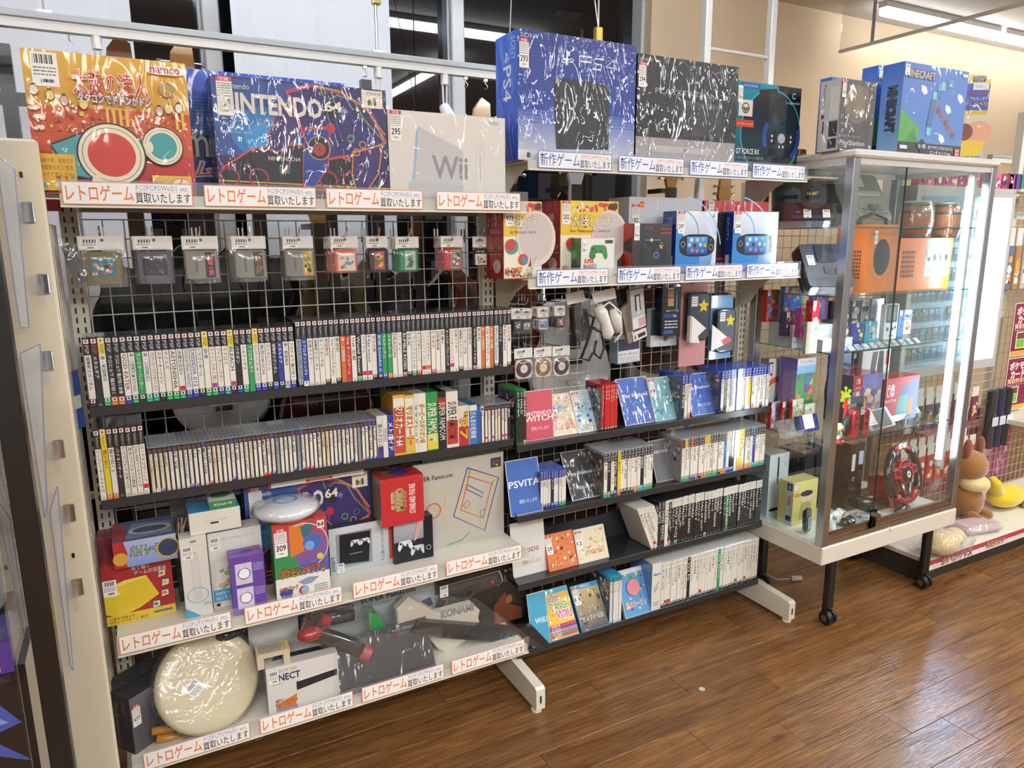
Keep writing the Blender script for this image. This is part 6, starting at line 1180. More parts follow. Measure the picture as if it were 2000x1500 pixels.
def pic(base, cols, n=18, words=(), seed=1, border=None):
    def f(w=.056, h=.042):
        a = Art(w, h); 
        if border: a.rect(0, 0, 1, 1, border)
        a.rect(.05 if border else 0, .05 if border else 0, .95 if border else 1, .95 if border else 1, base); a.scatter(.1, .1, .9, .8, n, cols, .05, .14, seed, 'poly')
        for (t, u0, v0, u1, v1, c, r) in words: a.txt(t, u0, v0, u1, v1, c, rot=r, off=.02)
        return a
    return f
zh = at(190, 460, 'y', -.14)
packs = [
 ((143, 247, 461), 'gold cartridge with colourful picture in a bag, first on the hook row', .098, .125, cart64('7a6a3c', pic('2f7f86', ['c83a5a', 'e8a0b0', '2a2a34', 'f0e0d0', 'd84a7a'], 22, [('64', .05, .08, .25, .25, 'f0f0f0', 0)], 3)), -.145, 3),
 ((250, 344, 461), 'dark grey cartridge with black label in a bag, second on the hook row', .09, .12, cart64('5a5860', pic('1f2226', ['3a4a5c', '8a4a2c', 'a88a4a'], 10, [], 4)), -.14, 3),
 ((345, 433, 461), 'light grey cartridge with red and black strip label, third hanging pack', .088, .122, cartF('8f8c82', .082, .078, pic('1d1f24', ['c83a5a', '3f8ab8'], 4, [('ロックマン2', .3, .1, .75, .9, 'e86a7a', -90)], 5), .024, .066, .008, .006, True), -.135, 4),
 ((440, 529, 461), 'light grey cartridge with green and red label, fourth hanging pack', .088, .122, cartF('8c8a82', .082, .078, pic('1f4a34', ['b8442c', '8a5a3a', '2f6a44'], 8, [('ドンキーコング', .35, .4, .7, .95, 'd8482c', -90)], 6), .024, .066, .008, .006, True), -.13, 4),
 ((541, 621, 461), 'grey cartridge with yellow picture label, fifth hanging pack', .083, .122, cartF('85847f', .082, .078, pic('d8a82c', ['e8e0d0', '8a9a4a', '2f3a2c'], 12, [('ダービー', .5, .1, .8, .5, 'a02c24', -90)], 7), .026, .066, .008, .006, True), -.125, 6),
 ((632, 711, 461), 'salmon pink cartridge with round picture in a bag', .08, .105, cartF('e0705c', .066, .068, pic('e6d8c0', ['5a9ad0', 'e88aa0', 'e8c84a', 'c83a7a'], 16, [], 8), .05, .05, -.023, .012), -.12, 4),
 ((708, 762, 461), 'black cartridge with red picture in a bag', .066, .105, cartF('222226', .062, .068, pic('b8402c', ['3f7a4c', 'e8b04a', '2f4a8c', 'f0d8c0'], 16, [], 9), .03, .052, -.012, .008), -.12, 2),
 ((760, 829, 462), 'green cartridge with silver lettered label in a bag', .074, .105, cartF('1f8a5c', .062, .068, pic('b9c0b8', ['2a7a54', '3a4a44'], 5, [('KEEPER', .3, .1, .7, .9, '1f5a40', -90)], 10), .034, .056, -.012, .006), -.12, 3),
 ((853, 911, 461), 'red cartridge with yellow-framed picture in a bag', .074, .105, cartF('c02c38', .064, .068, pic('3a7a84', ['2f4a94', 'e8e0d0', 'd8a04a', 'c84a3c'], 16, [('桃', .3, .75, .6, .95, '3a3020', 0)], 11, 'd8c03c'), .034, .056, -.008, .006), -.12, 5),
 ((916, 956, 462), 'small disk card with orange and white picture, last on the hook row', .048, .085, cartF('26262a', .046, .054, pic('e8e2d4', ['d8502c', '2f4a8c', 'e8a03a', '3a3a3e'], 14, [], 12), .04, .034, -.02, .018), -.12, 1)]
def hooklabel(i): return 'chrome display hook holding the %s bagged cartridge from left' % ordn(i)
for i, ((xa, xb, yp), lb, w_, hh_, mk, yy, cnt) in enumerate(packs):
    p = at((xa+xb)/2, yp, 'y', yy)
    hk = hook_rod(p.x, p.z+.012, .16); hk['label'] = hooklabel(i)
    for k in range(cnt):
        o = pack(p.x-.002*k*(i % 2*2-1), yy+.019*k, p.z-.0006*k, lb if k == 0 else '%s bag behind the %s hanging cartridge pack' % (ordn(k), ordn(i)), w_, hh_, mk, 'bagged cartridges on the upper hooks')
# dark bagged pack on the side grid at far left
t = thing('bagged_controller', 'dark grey bagged cartridge hanging sideways on the left side grid', 'game pack')
MB().prism([(p.x, p.z) for p in (P(120, 480, -.13), P(140, 478, -.13), P(172, 545, -.13), P(150, 560, -.13))], -.16, -.12, 'y', '4a474a').obj('cartridge', 'plastic', t); film_patch([(112, 560), (170, 575), (168, 500), (110, 455)], -.165, parent=t, seed=8)
t = thing('accessory_pack', 'blue and grey accessory pack hanging on the left side grid', 'accessory pack')
q1 = [P(137, 725, -.1), P(152, 720, -.1), P(168, 830, -.1), P(150, 838, -.1)]; MB().prism([(p.x, p.z) for p in q1], -.115, -.10, 'y', '2f5aa8').obj('pack', 'gloss', t); q2 = [P(143, 775, -.116), P(157, 770, -.116), P(160, 795, -.116), P(147, 800, -.116)]; MB().prism([(p.x, p.z) for p in q2], -.118, -.116, 'y', 'e6e6e2').obj('barcode_label', 'card', t)
# ================================================================== HANGING ACCESSORIES, RIGHT BAY
def mini(x, col, w):
    def mk(t): k = MB().box(-w/2+.004, w/2-.004, -.006, .004, -.075, -.04, col[0], bev=.002).obj('cartridge', 'plastic', t); a = Art(w-.016, .022); a.rect(0, 0, 1, 1, col[1]); a.scatter(.1, .1, .9, .9, 8, [col[2], 'e8e2d8'], .08, .2, int(x)); a.front('picture_label', k, -w/2+.008, -.068, -.0062)
    return mk
for i, (px, py, cc, lb) in enumerate(((1009, 606, ('26262a', '3a3a3e', '8a8a8c'), 'tiny bagged game card with black cartridge, first of the small packs'), (1027, 606, ('3a3c40', '8a8e94', '4a4a4c'), 'tiny bagged game card, second of the small packs'), (1060, 603, ('cfd0d2', '3a6ab0', '6fa0d8'), 'tiny bagged game card with a blue picture'), (1093, 600, ('2a2a2c', '8a4a5a', 'c8a0a8'), 'tiny bagged game card with a brown-pink picture'))):
    p = at(px, py, 'y', -.13); hk = hook_rod(p.x, p.z+.03, .15); hk['label'] = 'chrome hook holding the %s tiny bagged game card' % ordn(i)
    for k in range(3): pack(p.x+.004*(k % 2), -.13+.02*k, p.z+.005, lb if k == 0 else 'tiny bag %s behind front, %s small hook' % (ordn(k), ordn(i)), .042, .082, mini(i*3+k, cc, .042), 'tiny bagged game cards')
def umd(c):
    def mk(t):
        k = MB().prism(rrect(-.033, -.103, .033, -.038, .016), -.004, .0, 'y', 'd9d8d4').obj('disc_shell', 'gloss', t)
        a = Art(.06, .06); a.ell(.5, .5, .5, .5, c, 30); a.scatter(.1, .1, .9, .9, 20, [shade(c, 1.6), shade(c, .6)], .03, .08, 4); a.ell(.5, .5, .24, .24, 'e2e0dc', 24); a.txt('UMD', .36, .45, .64, .55, '8a8a8a'); a.front('disc_label', k, -.03, -.1, -.0042)
    return mk
for i, (px, py, c, lb) in enumerate(((1022, 680, '4a1f28', 'bagged round disc with dark red label'), (1060, 678, '8a6a1c', 'bagged round disc with yellow ring'), (1096, 676, '3a2434', 'bagged round disc with dark purple label'))):
    p = at(px, py, 'y', -.12); hk = hook_rod(p.x, p.z+.012, .14); hk['label'] = 'chrome hook above the %s' % lb; pack(p.x, -.12, p.z, lb, .07, .112, umd(c), 'bagged round discs')
# cable bag, pad bag
y = -.13
t = thing('bagged_cable', 'black cables and pouch in a clear bag hanging at the middle of the right bay', 'accessory pack')
MB().path([P(1142, 612), P(1160, 620), P(1150, 660), P(1135, 700), P(1150, 704), P(1158, 690)], .005, '17171a', 7).path([P(1165, 665), P(1160, 690), P(1172, 700), P(1180, 680), P(1176, 650), P(1158, 640)], .005, '1b1b1e', 7).obj('cable', 'plastic', t, smooth=True)
pts = [P(x, y_) for x, y_ in ((1138, 605), (1165, 606), (1172, 640), (1168, 668), (1148, 672), (1140, 650))]; MB().prism([(p.x, p.z) for p in pts], -.145, -.11, 'y', '1d1d21', bev=.08).obj('pouch', 'crumpled', t)
MB().prism([(p.x, p.z) for p in (P(1120, 577), P(1155, 568), P(1160, 590), P(1124, 598))], -.151, -.149, 'y', 'e2e0dc').obj('header_card', 'card', t); film_patch([(1128, 700), (1185, 700), (1165, 580), (1122, 590)], -.155, parent=t, seed=11)
t = thing('bagged_controller', 'white game pad in a clear bag hanging beside the black cables', 'accessory pack'); y = -.15
MB().prism([(p.x, p.z) for p in (P(1155, 572, -.17), P(1200, 562, -.17), P(1204, 582, -.17), P(1160, 593, -.17))], -.171, -.169, 'y', 'e2e0dc').obj('header_card', 'card', t)
MB().path([P(1168, 598), P(1174, 612), P(1182, 630), P(1186, 650), P(1184, 662)], [.016, .024, .019, .025, .015], 'dddcd6', 14).obj('pad_body', 'satin', t, smooth=True); MB().path([P(1196, 604), P(1202, 622), P(1208, 648)], [.012, .02, .014], 'd6d4ca', 12).obj('pad_body', 'satin', t, smooth=True); MB().ball(P(1180, 612, -.178), (.008, .006, .008), 'a8a8a4', 10, 7).ball(P(1187, 648, -.178), (.01, .006, .01), 'b8b6ae', 10, 7).obj('buttons', 'satin', t, smooth=True)
MB().path([P(1176, 600), P(1190, 590), P(1212, 610), P(1214, 650), P(1200, 668)], .004, 'dddcd6', 6).obj('cable', 'satin', t, smooth=True); film_patch([(1170, 668), (1222, 662), (1202, 572), (1160, 585)], -.185, parent=t, seed=12)
def flatpack(name, label, cat, pts, y0, y1, col, art=None, mat='gloss', aw=None):
    q = [at(px, py, 'y', y0) for px, py in pts]; o = tag(MB().prism([(p.x, p.z) for p in q], y0, y1, 'y', col).obj(name, mat), label, cat)
    if art:
        A0, B0, D0 = q[0], q[1], q[3]; a = Art((B0-A0).length, (D0-A0).length); art(a)
        me = a.mesh('front_print', (A0.x, y0, A0.z), B0-A0, D0-A0, mat); link('front_print', me, o)
    return o
def cord(a): a.rect(.04, .04, .96, .96, 'd9dde0'); a.rect(.04, .5, .96, .96, '3c3a54'); a.rect(.3, .8, .7, .95, 'a83a6a'); a.txt('取り付け・取りはずし', .08, .3, .92, .4, '2a2e34', off=.01); a.lines(.08, .06, .9, .26, 4, '8a9298', .35, 4)
flatpack('accessory_box', 'pale blue accessory box hanging low behind the stylus packs', 'box', [(1206, 712), (1250, 705), (1251, 652), (1206, 662)], -.11, -.06, '8fb0c0', cord)
t = flatpack('accessory_pack', 'tall black accessory pack hanging left of the silver stylus pack', 'accessory pack', [(1222, 655), (1232, 652), (1222, 556), (1202, 557)], -.13, -.11, '26262a')
flatpack('accessory_pack', 'tan and black stylus pack hanging at an angle', 'accessory pack', [(1228, 672), (1240, 666), (1228, 590), (1213, 604)], -.15, -.135, '8a8074')
def sty(a): a.rect(.3, .45, .7, .85, '22242a'); a.rect(.42, .35, .62, .8, 'c8ccd0'); a.rect(.05, .02, .95, .3, 'd8dce0'); a.rect(.45, .04, .95, .26, 'c8a0a8')
flatpack('stylus_pack', 'silver-grey stylus blister pack hanging in front of the black pack', 'accessory pack', [(1236, 646), (1262, 636), (1256, 562), (1230, 568)], -.17, -.15, 'b4b2b0', sty)
def sm(a): a.rect(.05, .05, .95, .95, 'd8d4d2'); a.rect(.35, .2, .9, .6, '2a2628'); a.ell(.15, .4, .1, .25, 'c83a5a', 12)
flatpack('stylus_pack', 'small white and red accessory pack below the silver blister', 'accessory pack', [(1238, 668), (1264, 656), (1262, 640), (1235, 650)], -.155, -.145, 'd8d8d8', sm)
def blk(a): a.rect(.03, .02, .97, .98, '16171b'); a.rect(.3, .62, .62, .78, 'b08a5a'); a.rect(.3, .8, .62, .95, 'a07a58'); a.rect(.3, .97, .62, .99, 'e8e8e8'); a.txt('GBAワイヤレス', .2, .5, .9, .55, 'c8ccd8'); a.rect(.1, .38, .8, .46, '24428c'); a.txt('3m', .6, .39, .78, .45, 'e8ecf4'); a.lines(.15, .15, .85, .34, 3, 'c8ccd4', .4, 5); a.rect(.12, .05, .6, .12, '2f5aa8'); a.rect(.74, .5, .8, .95, '5a7ab0')
flatpack('accessory_box', 'black cable box with blue and orange print hanging left of the star stickers', 'box', [(1292, 657), (1328, 655), (1330, 560), (1294, 562)], -.14, -.10, '1a2034', blk)
flatpack('accessory_box', 'white and blue box hanging behind the black cable box', 'box', [(1270, 678), (1322, 674), (1322, 600), (1272, 604)], -.095, -.07, 'c9d4d8', lambda a: (a.rect(0, .3, .3, 1, '2a4a44'), a.rect(.3, 0, 1, .3, 'b4c8d0'), a.ell(.55, .2, .08, None, '7a5a44', 10)))
def star(a, cx, cy, r): a.poly([(cx+r*(1 if k % 2 == 0 else .45)*math.sin(R(36*k))*a.h/a.w, cy+r*(1 if k % 2 == 0 else .45)*math.cos(R(36*k))) for k in range(10)], 'e6cf1c'); a.lines(cx-.12, cy-r*.3, cx+.12, cy+r*.3, 3, '8a7a1c', .3, 2)
def case(lb, pts, yy, num):
    q = [at(px, py, 'y', yy) for px, py in pts]; w_ = (q[1]-q[0]).length; h_ = (q[3]-q[0]).length
    t = thing('handheld_case', lb, 'case', q[0]); MB().prism(rrect(0, 0, w_, h_, .02), 0, .03, 'y', '2c2f36', bev=.05).obj('shell', 'gloss', t); m = MB().prism(rrect(.008, .008, w_-.008, h_-.008, .016), -.0015, 0, 'y', '3a3e46').obj('front_panel', 'plastic', t)
    a = Art(w_, h_); a.rect(.12, .72, .4, .92, 'd8dadc'); a.lines(.14, .76, .38, .9, 3, '7a7a7c', .4, 3); star(a, .68, .72, .15); a.front('stickers', t, 0, 0, -.0016)
    return t, w_, h_
t, w_, h_ = case('black carry case in a red blister with yellow star sticker, left of the pair', [(1342, 668), (1384, 662), (1396, 570), (1350, 572)], -.15, 0)
MB().box(-.012, w_+.012, .03, .034, -.1, h_+.05, 'c08a8c').obj('backing_card', 'gloss', t); MB().prism([(-.006, -.0), (.045, -.005), (.0, .1), (-.006, .1)], -.02, -.003, 'y', 'd8d6d4').obj('belly_band', 'card', t)
MB().prism([(.0, .0), (.07, .05), (.0, .10)], -.0225, -.0205, 'y', 'e0dedc').obj('belly_label', 'card', t)
t, w_, h_ = case('black carry case in a blue blister with yellow star sticker, right of the pair', [(1398, 690), (1434, 684), (1434, 600), (1400, 604)], -.13, 0)
MB().box(-.008, w_+.01, .03, .034, -.03, h_+.05, '6fa0c8').obj('backing_card', 'gloss', t); MB().prism([(-.03, .01), (.075, .045), (-.03, .115)], -.0055, -.003, 'y', 'e0dedc').obj('belly_label', 'card', t); MB().prism([(.035, .03), (.075, .045), (.058, .065), (.02, .05)], -.0065, -.0056, 'y', 'c23a34').obj('belly_corner', 'card', t)
for px, py, lb in ((1164, 560, 'chrome hook group above the white bagged game pad'), (1246, 545, 'chrome hook above the silver stylus pack'), (1312, 545, 'chrome hook above the black cable box'), (1366, 545, 'chrome hook above the left star sticker case'), (1408, 560, 'chrome hook above the right star sticker case')):
    p = at(px, py, 'y', -.02); h_ = hook_rod(p.x, p.z, .16); h_['label'] = lb
# ================================================================== LEFT FOREGROUND
t = thing('end_panel', 'tall cream steel end panel in the left foreground', 'panel')
MB().box(-.125, -.0225, -.31, -.285, .02, 1.775, 'ddd2b8', bev=.006).obj('panel', 'satin', t)
m = MB()
for px, py in ((41, 341), (143, 1085)): p = P(px, py, -.3105); m.box(p.x-.003, p.x+.003, -.3112, -.31, p.z-.006, p.z+.006, '14120f')
m.obj('slot_hole', 'paint', t)
for i, (px, py) in enumerate(((55, 415), (85, 555), (93, 705), (115, 878), (136, 1003), (152, 1148))):
    p = P(px, py, -.3161); c = thing('acrylic_clip', 'chrome and clear acrylic clip, %s from top on the cream panel' % ordn(i), 'clip', p, group='clips on the cream panel')
    MB().box(-.011, .011, .0, .006, -.022, .022, 'c9cac8', bev=.002).obj('hinge_plate', 'chrome', c); MB().box(-.022, .0, -.012, .0, -.018, .02, 'ffffff', bev=.003).tube((-.006, -.01, -.05), (-.006, -.01, .0), .006, 'ffffff', 8).obj('holder_foot', 'acrylic', c)
for i, (pts, lb) in enumerate(((((-8, 300), (28, 330), (56, 640), (40, 640)), 'upper clear acrylic sheet with blue edge on the cream panel'), (((40, 690), (78, 672), (92, 990), (88, 1010)), 'middle clear acrylic sheet with blue edge on the cream panel'), (((98, 1000), (112, 950), (143, 1310), (138, 1300)), 'lower clear acrylic sheet with blue edge on the cream panel'))):
    q = [P(x, y_, -.36) for x, y_ in pts]; c = tag(MB().prism([(p.x, p.z) for p in q], -.363, -.36, 'y', 'ffffff').obj('acrylic_sheet', 'sheet'), lb, 'acrylic sheet')
    e = MB(); 
    for k in range(4): e.tube(q[k], q[(k+1) % 4], .0016, '9a9ae0', 5)
    e.obj('sheet_edge', 'acrylic_edge', c)
mesh_panel(-.42, -.13, .6, 1.62, -.2, 'wire_grid', 'cream wire grid left of the cream end panel')
# black framed showcase nearest the camera
t = thing('black_showcase', 'black framed glass showcase at the extreme left edge', 'showcase'); yb_ = -.8
MB().box(-.094, -.058, yb_, yb_+.036, 0, 1.95, '0f0e0d', bev=.002).obj('frame_post', 'satin', t); 
MB().box(-.9, -.14, -.505, -.50, 0, 1.95, '2c211c').obj('back_panel', 'paint', t); MB().box(-.13, -.126, yb_+.036, -.5, .1, 1.95, 'ffffff').obj('side_glass', 'glass', t)
MB().box(-.9, -.094, yb_, -.5, .0, .1, '131211').obj('plinth', 'satin', t)
for i, z in enumerate((1.235, .885, .50)): o = MB().box(-.9, -.135, yb_+.02, -.51, z-.006, z, 'ffffff').obj('glass_shelf', 'glass', t); MB().box(-.9, -.135, yb_+.019, yb_+.02, z-.006, z, '7fb5ac').box(-.1355, -.1345, yb_+.02, -.51, z-.006, z, '7fb5ac').obj('shelf_edge', 'glass_edge', o)
o = carton('game_box', 'orange and blue illustrated box inside the black showcase at the left edge', 'box', (-.45, -.74, 1.2355), .31, .05, .16, front='8a3a2c', mat='gloss'); a = A_(o); a.rect(0, 0, 1, 1, '2a2420', '2f6a9c'); a.scatter(.5, .2, .98, .95, 30, ['c84a2c', 'e8a04a', '3f7ab8', 'd8d0c0'], .03, .1, 6, 'poly'); a.txt('五代怪', .7, .25, .98, .36, 'f0e8d8', out='1a1a1a', ow=.06); a.front('front_print', o)
t2 = thing('grey_canister', 'large matte grey canister on the middle glass shelf of the black showcase', 'canister', (-.25, -.64, .8855)); MB().lathe([(.1, 0), (.105, .01), (.105, .28), (.09, .305), (.03, .31)], '8f9192', 36).obj('body', 'plastic', t2, smooth=True); MB().box(.0, .03, -.107, -.10, .03, .06, 'c8b050').obj('yellow_tag', 'card', t2)
o = carton('purple_case', 'purple and orange case below the glass shelf in the black showcase', 'case', (-.45, -.76, .805), .32, .1, .068, front='4a3088', top='5a3f9c', mat='gloss'); MB().box(.01, .3, -.001, 0, .005, .022, 'd87a3a').obj('orange_stripe', 'satin', o)
MB().box(-.9, -.135, yb_+.02, -.51, .798, .804, 'ffffff').obj('glass_shelf', 'glass', t)
o = carton('blue_robot_box', 'dark box printed with a blue winged shape at the bottom left corner', 'box', (-.49, -.72, .505), .37, .15, .29, front='2a211c', mat='gloss'); a = A_(o)
a.rect(0, 0, 1, 1, '2c221d'); a.poly([(.3, .95), (.55, 1.0), (.85, .8), (.95, .6), (.8, .55), (.98, .3), (.7, .5), (.62, .25), (.5, .5), (.4, .1), (.3, .5)], '4a55a0'); a.poly([(.45, .9), (.7, .85), (.9, .62), (.65, .6)], '7f8cc8'); a.poly([(.4, .6), (.6, .55), (.55, .3)], 'a9b0dc'); a.poly([(.7, .75), (.8, .72), (.78, .66)], 'c86a6a'); a.front('front_print', o)
# ================================================================== INSIDE THE GLASS SHOWCASE
z1, z2, z3, z4, z5 = (z+.0006 for z in (SZ[0], SZ[1], SZ[2], SZ[3], CZ0+.078))
def Q(px, py, y): return at(px, py, 'y', y)
def tilt_thing(name, label, cat, px, z, y, yaw=0, lean=0):
    p = Q(px, 500, y); return thing(name, label, cat, (p.x, y, z), (lean, 0, yaw))
def stand(label, px, z, y, w=.12, d=.1, yaw=0):
    t = tilt_thing('acrylic_stand', label, 'stand', px, z, y, yaw)
    m = MB(); m.prism([(-.0, 0), (d, 0), (d, .003), (.004, .003), (-.006, .03), (-.010, .029)], 0, w, 'x', 'ffffff'); m.obj('foot', 'acrylic', t); MB().prism([(d*.25, .003), (d*.25+.004, .003), (d*.8, d*.9), (d*.8-.004, d*.9)], 0, w, 'x', 'ffffff').obj('back_rest', 'acrylic', t); return t
def console(name, label, px, z, y, w, h, th, col, yaw=0, lean=-.5, detail=None, side=None):
    """flat console standing on a stand, leaning back; detail(t) adds its parts"""
    t = tilt_thing(name, label, 'console', px, z+.03, y, yaw, lean)
    MB().prism(rrect(0, 0, w, h, .018), 0, th, 'y', col, bev=.02).obj('shell', 'plastic', t)
    if detail: detail(t, w, h)
    stand('acrylic stand under '+label, px, z, y-.003, w*.9, .1, yaw); return t
def d16(t, w, h):
    MB().prism([(w*.62+math.cos(R(a))*w*.26, h*.6+math.sin(R(a))*h*.34) for a in range(0, 360, 15)], -.012, 0, 'y', '1b1b1f', bev=.1).obj('dome', 'gloss', t)
    a = Art(w, h); a.poly([(.52, .5), (.74, .52), (.74, .74), (.52, .72)], '0e0e10'); a.txt('16-BIT', .54, .6, .72, .68, 'd8c42c', off=.03); a.front('lettering', t, 0, 0, -.0125)
    b = MB(); [b.box(w*.06+.001, w*.3, -.002, 0, h*.5+k*.012, h*.5+k*.012+.005, '0d0d0f') for k in range(9)]; b.obj('vents', 'plastic', t)
    MB().box(w*.36, w*.42, -.003, 0, h*.2, h*.24, '2f4fb8').box(w*.3, w*.95, -.001, 0, h*.06, h*.14, '3a1a26').obj('button', 'gloss', t); sticker(t, w*.48, h*.08, None, .028); sticker(t, w*.78, h*.08, None, .026)
console('black_console', 'black console with round lid and yellow lettering on the top glass shelf', 1506, z1-.005, -.14, .235, .19, .05, '1e1c20', yaw=-.72, lean=-.6, detail=d16)
def dsf(t, w, h):
    MB().prism(rrect(w*.12, h*.5, w*.88, h*.62, .008), -.004, 0, 'y', 'aaa79c', bev=.03).obj('cartridge_slot', 'plastic', t); b = MB().prism(rrect(w*.08, h*.14, w*.92, h*.36, .01), -.004, 0, 'y', '85837b', bev=.03); b.obj('front_trim', 'plastic', t)
    MB().box(w*.34, w*.52, -.010, 0, h*.18, h*.32, '4a4a4c', bev=.003).box(w*.14, w*.28, -.008, 0, h*.18, h*.24, '5e5e60').box(w*.6, w*.72, -.007, 0, h*.18, h*.32, '6a6a6c').obj('buttons', 'plastic', t); sticker(t, w*.1, h*.72, None, .032); sticker(t, w*.32, h*.72, None, .032)
console('grey_console', 'grey console behind the aluminium post, top glass shelf', 1606, z1, -.17, .2, .2, .06, '8e8c85', detail=dsf)
console('grey_console', 'light grey console with two white stickers, top glass shelf middle', 1676, z1, -.30, .2, .21, .06, '8b8980', detail=dsf)
def d64(t, w, h):
    b = MB(); b.prism(rrect(w*.3, h*.55, w*.7, h*.95, .008), -.006, 0, 'y', '2f2f36', bev=.03); [b.box(.0, .004, -.001, .03, h*.55+k*.008, h*.55+k*.008+.004, '16161a') for k in range(9)]
    b.box(w*.62, w*.68, -.008, 0, h*.28, h*.4, '26262b', bev=.002).box(w*.4, w*.58, -.006, 0, h*.3, h*.45, '34343b').obj('front_trim', 'plastic', t); sticker(t, w*.1, h*.5, None, .03)
console('dark_console', 'dark grey cartridge console leaning on the second glass shelf', 1586, z2, -.325, .20, .19, .06, '42424a', yaw=-.3, lean=-.55, detail=d64)
# orange cube and orange console, barrels
def orange(lb, TL, TR, y, z, d, num): 
    o = fb('orange_console', lb, 'console', TL, TR, y, z, d, front='d8731c', side='e0701a', top='d87a24', mat='plastic', bev=.006); return o
o = orange('orange cube console standing on end with round black emblem, sticker 311', (1698, 439), (1757, 438), -.36, z2, .14, '311')
a = A_(o); a.ell(.5, .52, .19, .27, '1a1a1c', 28); a.ring(.5, .52, .15, .01, '4a4a4c', 24, .22); a.ring(.5, .48, .30, .006, 'a85a16', 20, a0=200, a1=340); a.rect(.05, .8, .12, .86, '8a8a84'); a.front('emblem', o); sticker(o, o['w']*.2, o['h']*.72, '311', .02, False)
a = A_(o, 'left'); 
for i in range(7):
    for j in range(8): a.rect(.3+.08*i, .2+.055*j, .35+.08*i, .235+.055*j, '2a1a10'); a.l -= 1
a.l += 1; a.left('vent_grid', o)
MB().path([(.01, .05, o['h']-.004), (.012, .05, o['h']+.025), (o['w']*.5, .05, o['h']+.045), (o['w']-.012, .05, o['h']+.025), (o['w']-.01, .05, o['h']-.004)], .007, '2c2c2e', 8).obj('handle', 'plastic', o, smooth=True)
o = orange('orange cube console lying on its side with four controller ports, sticker 163', (1757, 466), (1862, 464), -.36, z2, .12, '163')
a = A_(o); a.rect(.5, .25, .97, .98, 'b4bac4'); [a.ell(.57+.11*i, .62, .05, .07, '1c1c20', 12) for i in range(4)]; a.rect(.56, .32, .7, .44, 'a0a6b0'); a.rect(.78, .32, .92, .44, 'a0a6b0')
for i in range(6):
    for j in range(6): a.rect(.08+.04*i, .25+.09*j, .105+.04*i, .31+.09*j, '2a1a10'); a.l -= 1
a.l += 1; a.front('port_panel', o); sticker(o, o['w']*.53, o['h']*.62, None, .024); zo = z2+o['h']; oh = o
def barrel(px, y, z, r, h, lb):
    p = Q(px, 440, y); t = thing('toy_barrel', lb, 'toy drum', (p.x, y, z))
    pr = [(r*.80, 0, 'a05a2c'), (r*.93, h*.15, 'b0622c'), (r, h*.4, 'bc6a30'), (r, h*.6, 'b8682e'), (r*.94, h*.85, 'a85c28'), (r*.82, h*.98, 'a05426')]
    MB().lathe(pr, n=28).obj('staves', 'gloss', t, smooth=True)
    for f, k in ((.04, .845), (.27, .985), (.72, .985), (.93, .875)): MB().lathe([(r*k, h*f-.006), (r*(k+.025), h*f-.005), (r*(k+.025), h*f+.005), (r*k, h*f+.006)], '6f6f68', 28).obj('hoop', 'metal', t, smooth=True)
    MB().lathe([(r*.86, h*.97), (r*.88, h*1.0), (r*.84, h*1.03), (.01, h*1.035)], 'c9c2ae', 28).obj('skin', 'satin', t, smooth=True)
    MB().lathe([(r*.9, -.001), (r*1.07, h*.4), (r*1.06, h*.7), (r*.92, h*1.04), (r*.3, h*1.06)], 'ffffff', 18).obj('bag_film', 'bag', t, smooth=True)
barrel(1788, -.30, zo+.001, .062, .145, 'brown wooden-look toy barrel drum in film, left of the pair')
barrel(1846, -.27, zo+.001, .058, .145, 'brown wooden-look toy barrel drum in film, right of the pair')
# third shelf: riser with boxed games and small cartridges
t = thing('white_riser', 'white stepped riser on the third glass shelf at the left', 'riser')
xa = CX0+.026
MB().box(xa, xa+.17, -.38, -.12, z3, z3+.045, 'e6e6e4').obj('riser_step', 'satin', t); MB().box(xa, xa+.15, -.30, -.12, z3+.045, z3+.09, 'e6e6e4').obj('riser_step', 'satin', t)
def cb(lb, TL, TR, y, z, d, col, cols=('e8d8c0', '3a4a8c', 'c84a3c'), words=(), side=None, n=22, seed=1, nm='boxed_game', mat='gloss', st=True, **k):
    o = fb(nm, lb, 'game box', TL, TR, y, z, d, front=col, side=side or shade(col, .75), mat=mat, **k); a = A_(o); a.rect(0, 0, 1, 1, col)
    if n: a.scatter(.05, .15, .95, .85, n, cols, .03, .1, seed, 'poly')
    for (t_, u0, v0, u1, v1, c, oc) in words: a.txt(t_, u0, v0, u1, v1, c, off=.02, out=oc, ow=.07)
    a.front('front_print', o, mat=mat)
    if st: sticker(o, .003, o['h']-.024, None, .016)
    return o
cb('red and white boxed cartridge game with blue figure shapes, left on the riser', (1499, 567), (1524, 565), -.125, z3+.091, .03, 'd8402c', ('3f6ac0', 'e87a3c', '7aa0d8', 'e8c02c'), [('グーニーズ2', .05, .04, .95, .2, 'b8202c', 'e8e2da')], seed=3)
cb('dark blue boxed cartridge game with orange spires, on the riser', (1533, 560), (1568, 558), -.19, z3+.091, .02, '2a4f9c', ('e8a02c', '3f7ad8', '2a3a7c', 'c8402c'), [('ARGUS', .35, .8, .95, .95, 'e8c42c', None)], seed=4)
cb('purple boxed game behind the pink box on the riser', (1590, 548), (1622, 546), -.18, z3+.091, .02, '7a5aa4', ('9a80bc',), [('ポケモン', .25, .3, .6, .9, 'd8cce6', None)], n=0, seed=5)
cb('navy and orange slim boxed game, front step of the riser', (1536, 609), (1556, 607), -.235, z3+.046, .03, '5a3f68', ('c8602c', 'e8a04a', '2f2a4c'), seed=6)
cb('hot pink boxed game with yellow lettering on the riser', (1566, 603), (1582, 601), -.29, z3+.046, .03, 'd85ab0', ('e8a0d0', 'e8803c'), [('幽遊', .2, .4, .8, .8, 'e8d83c', None)], n=8, seed=7)
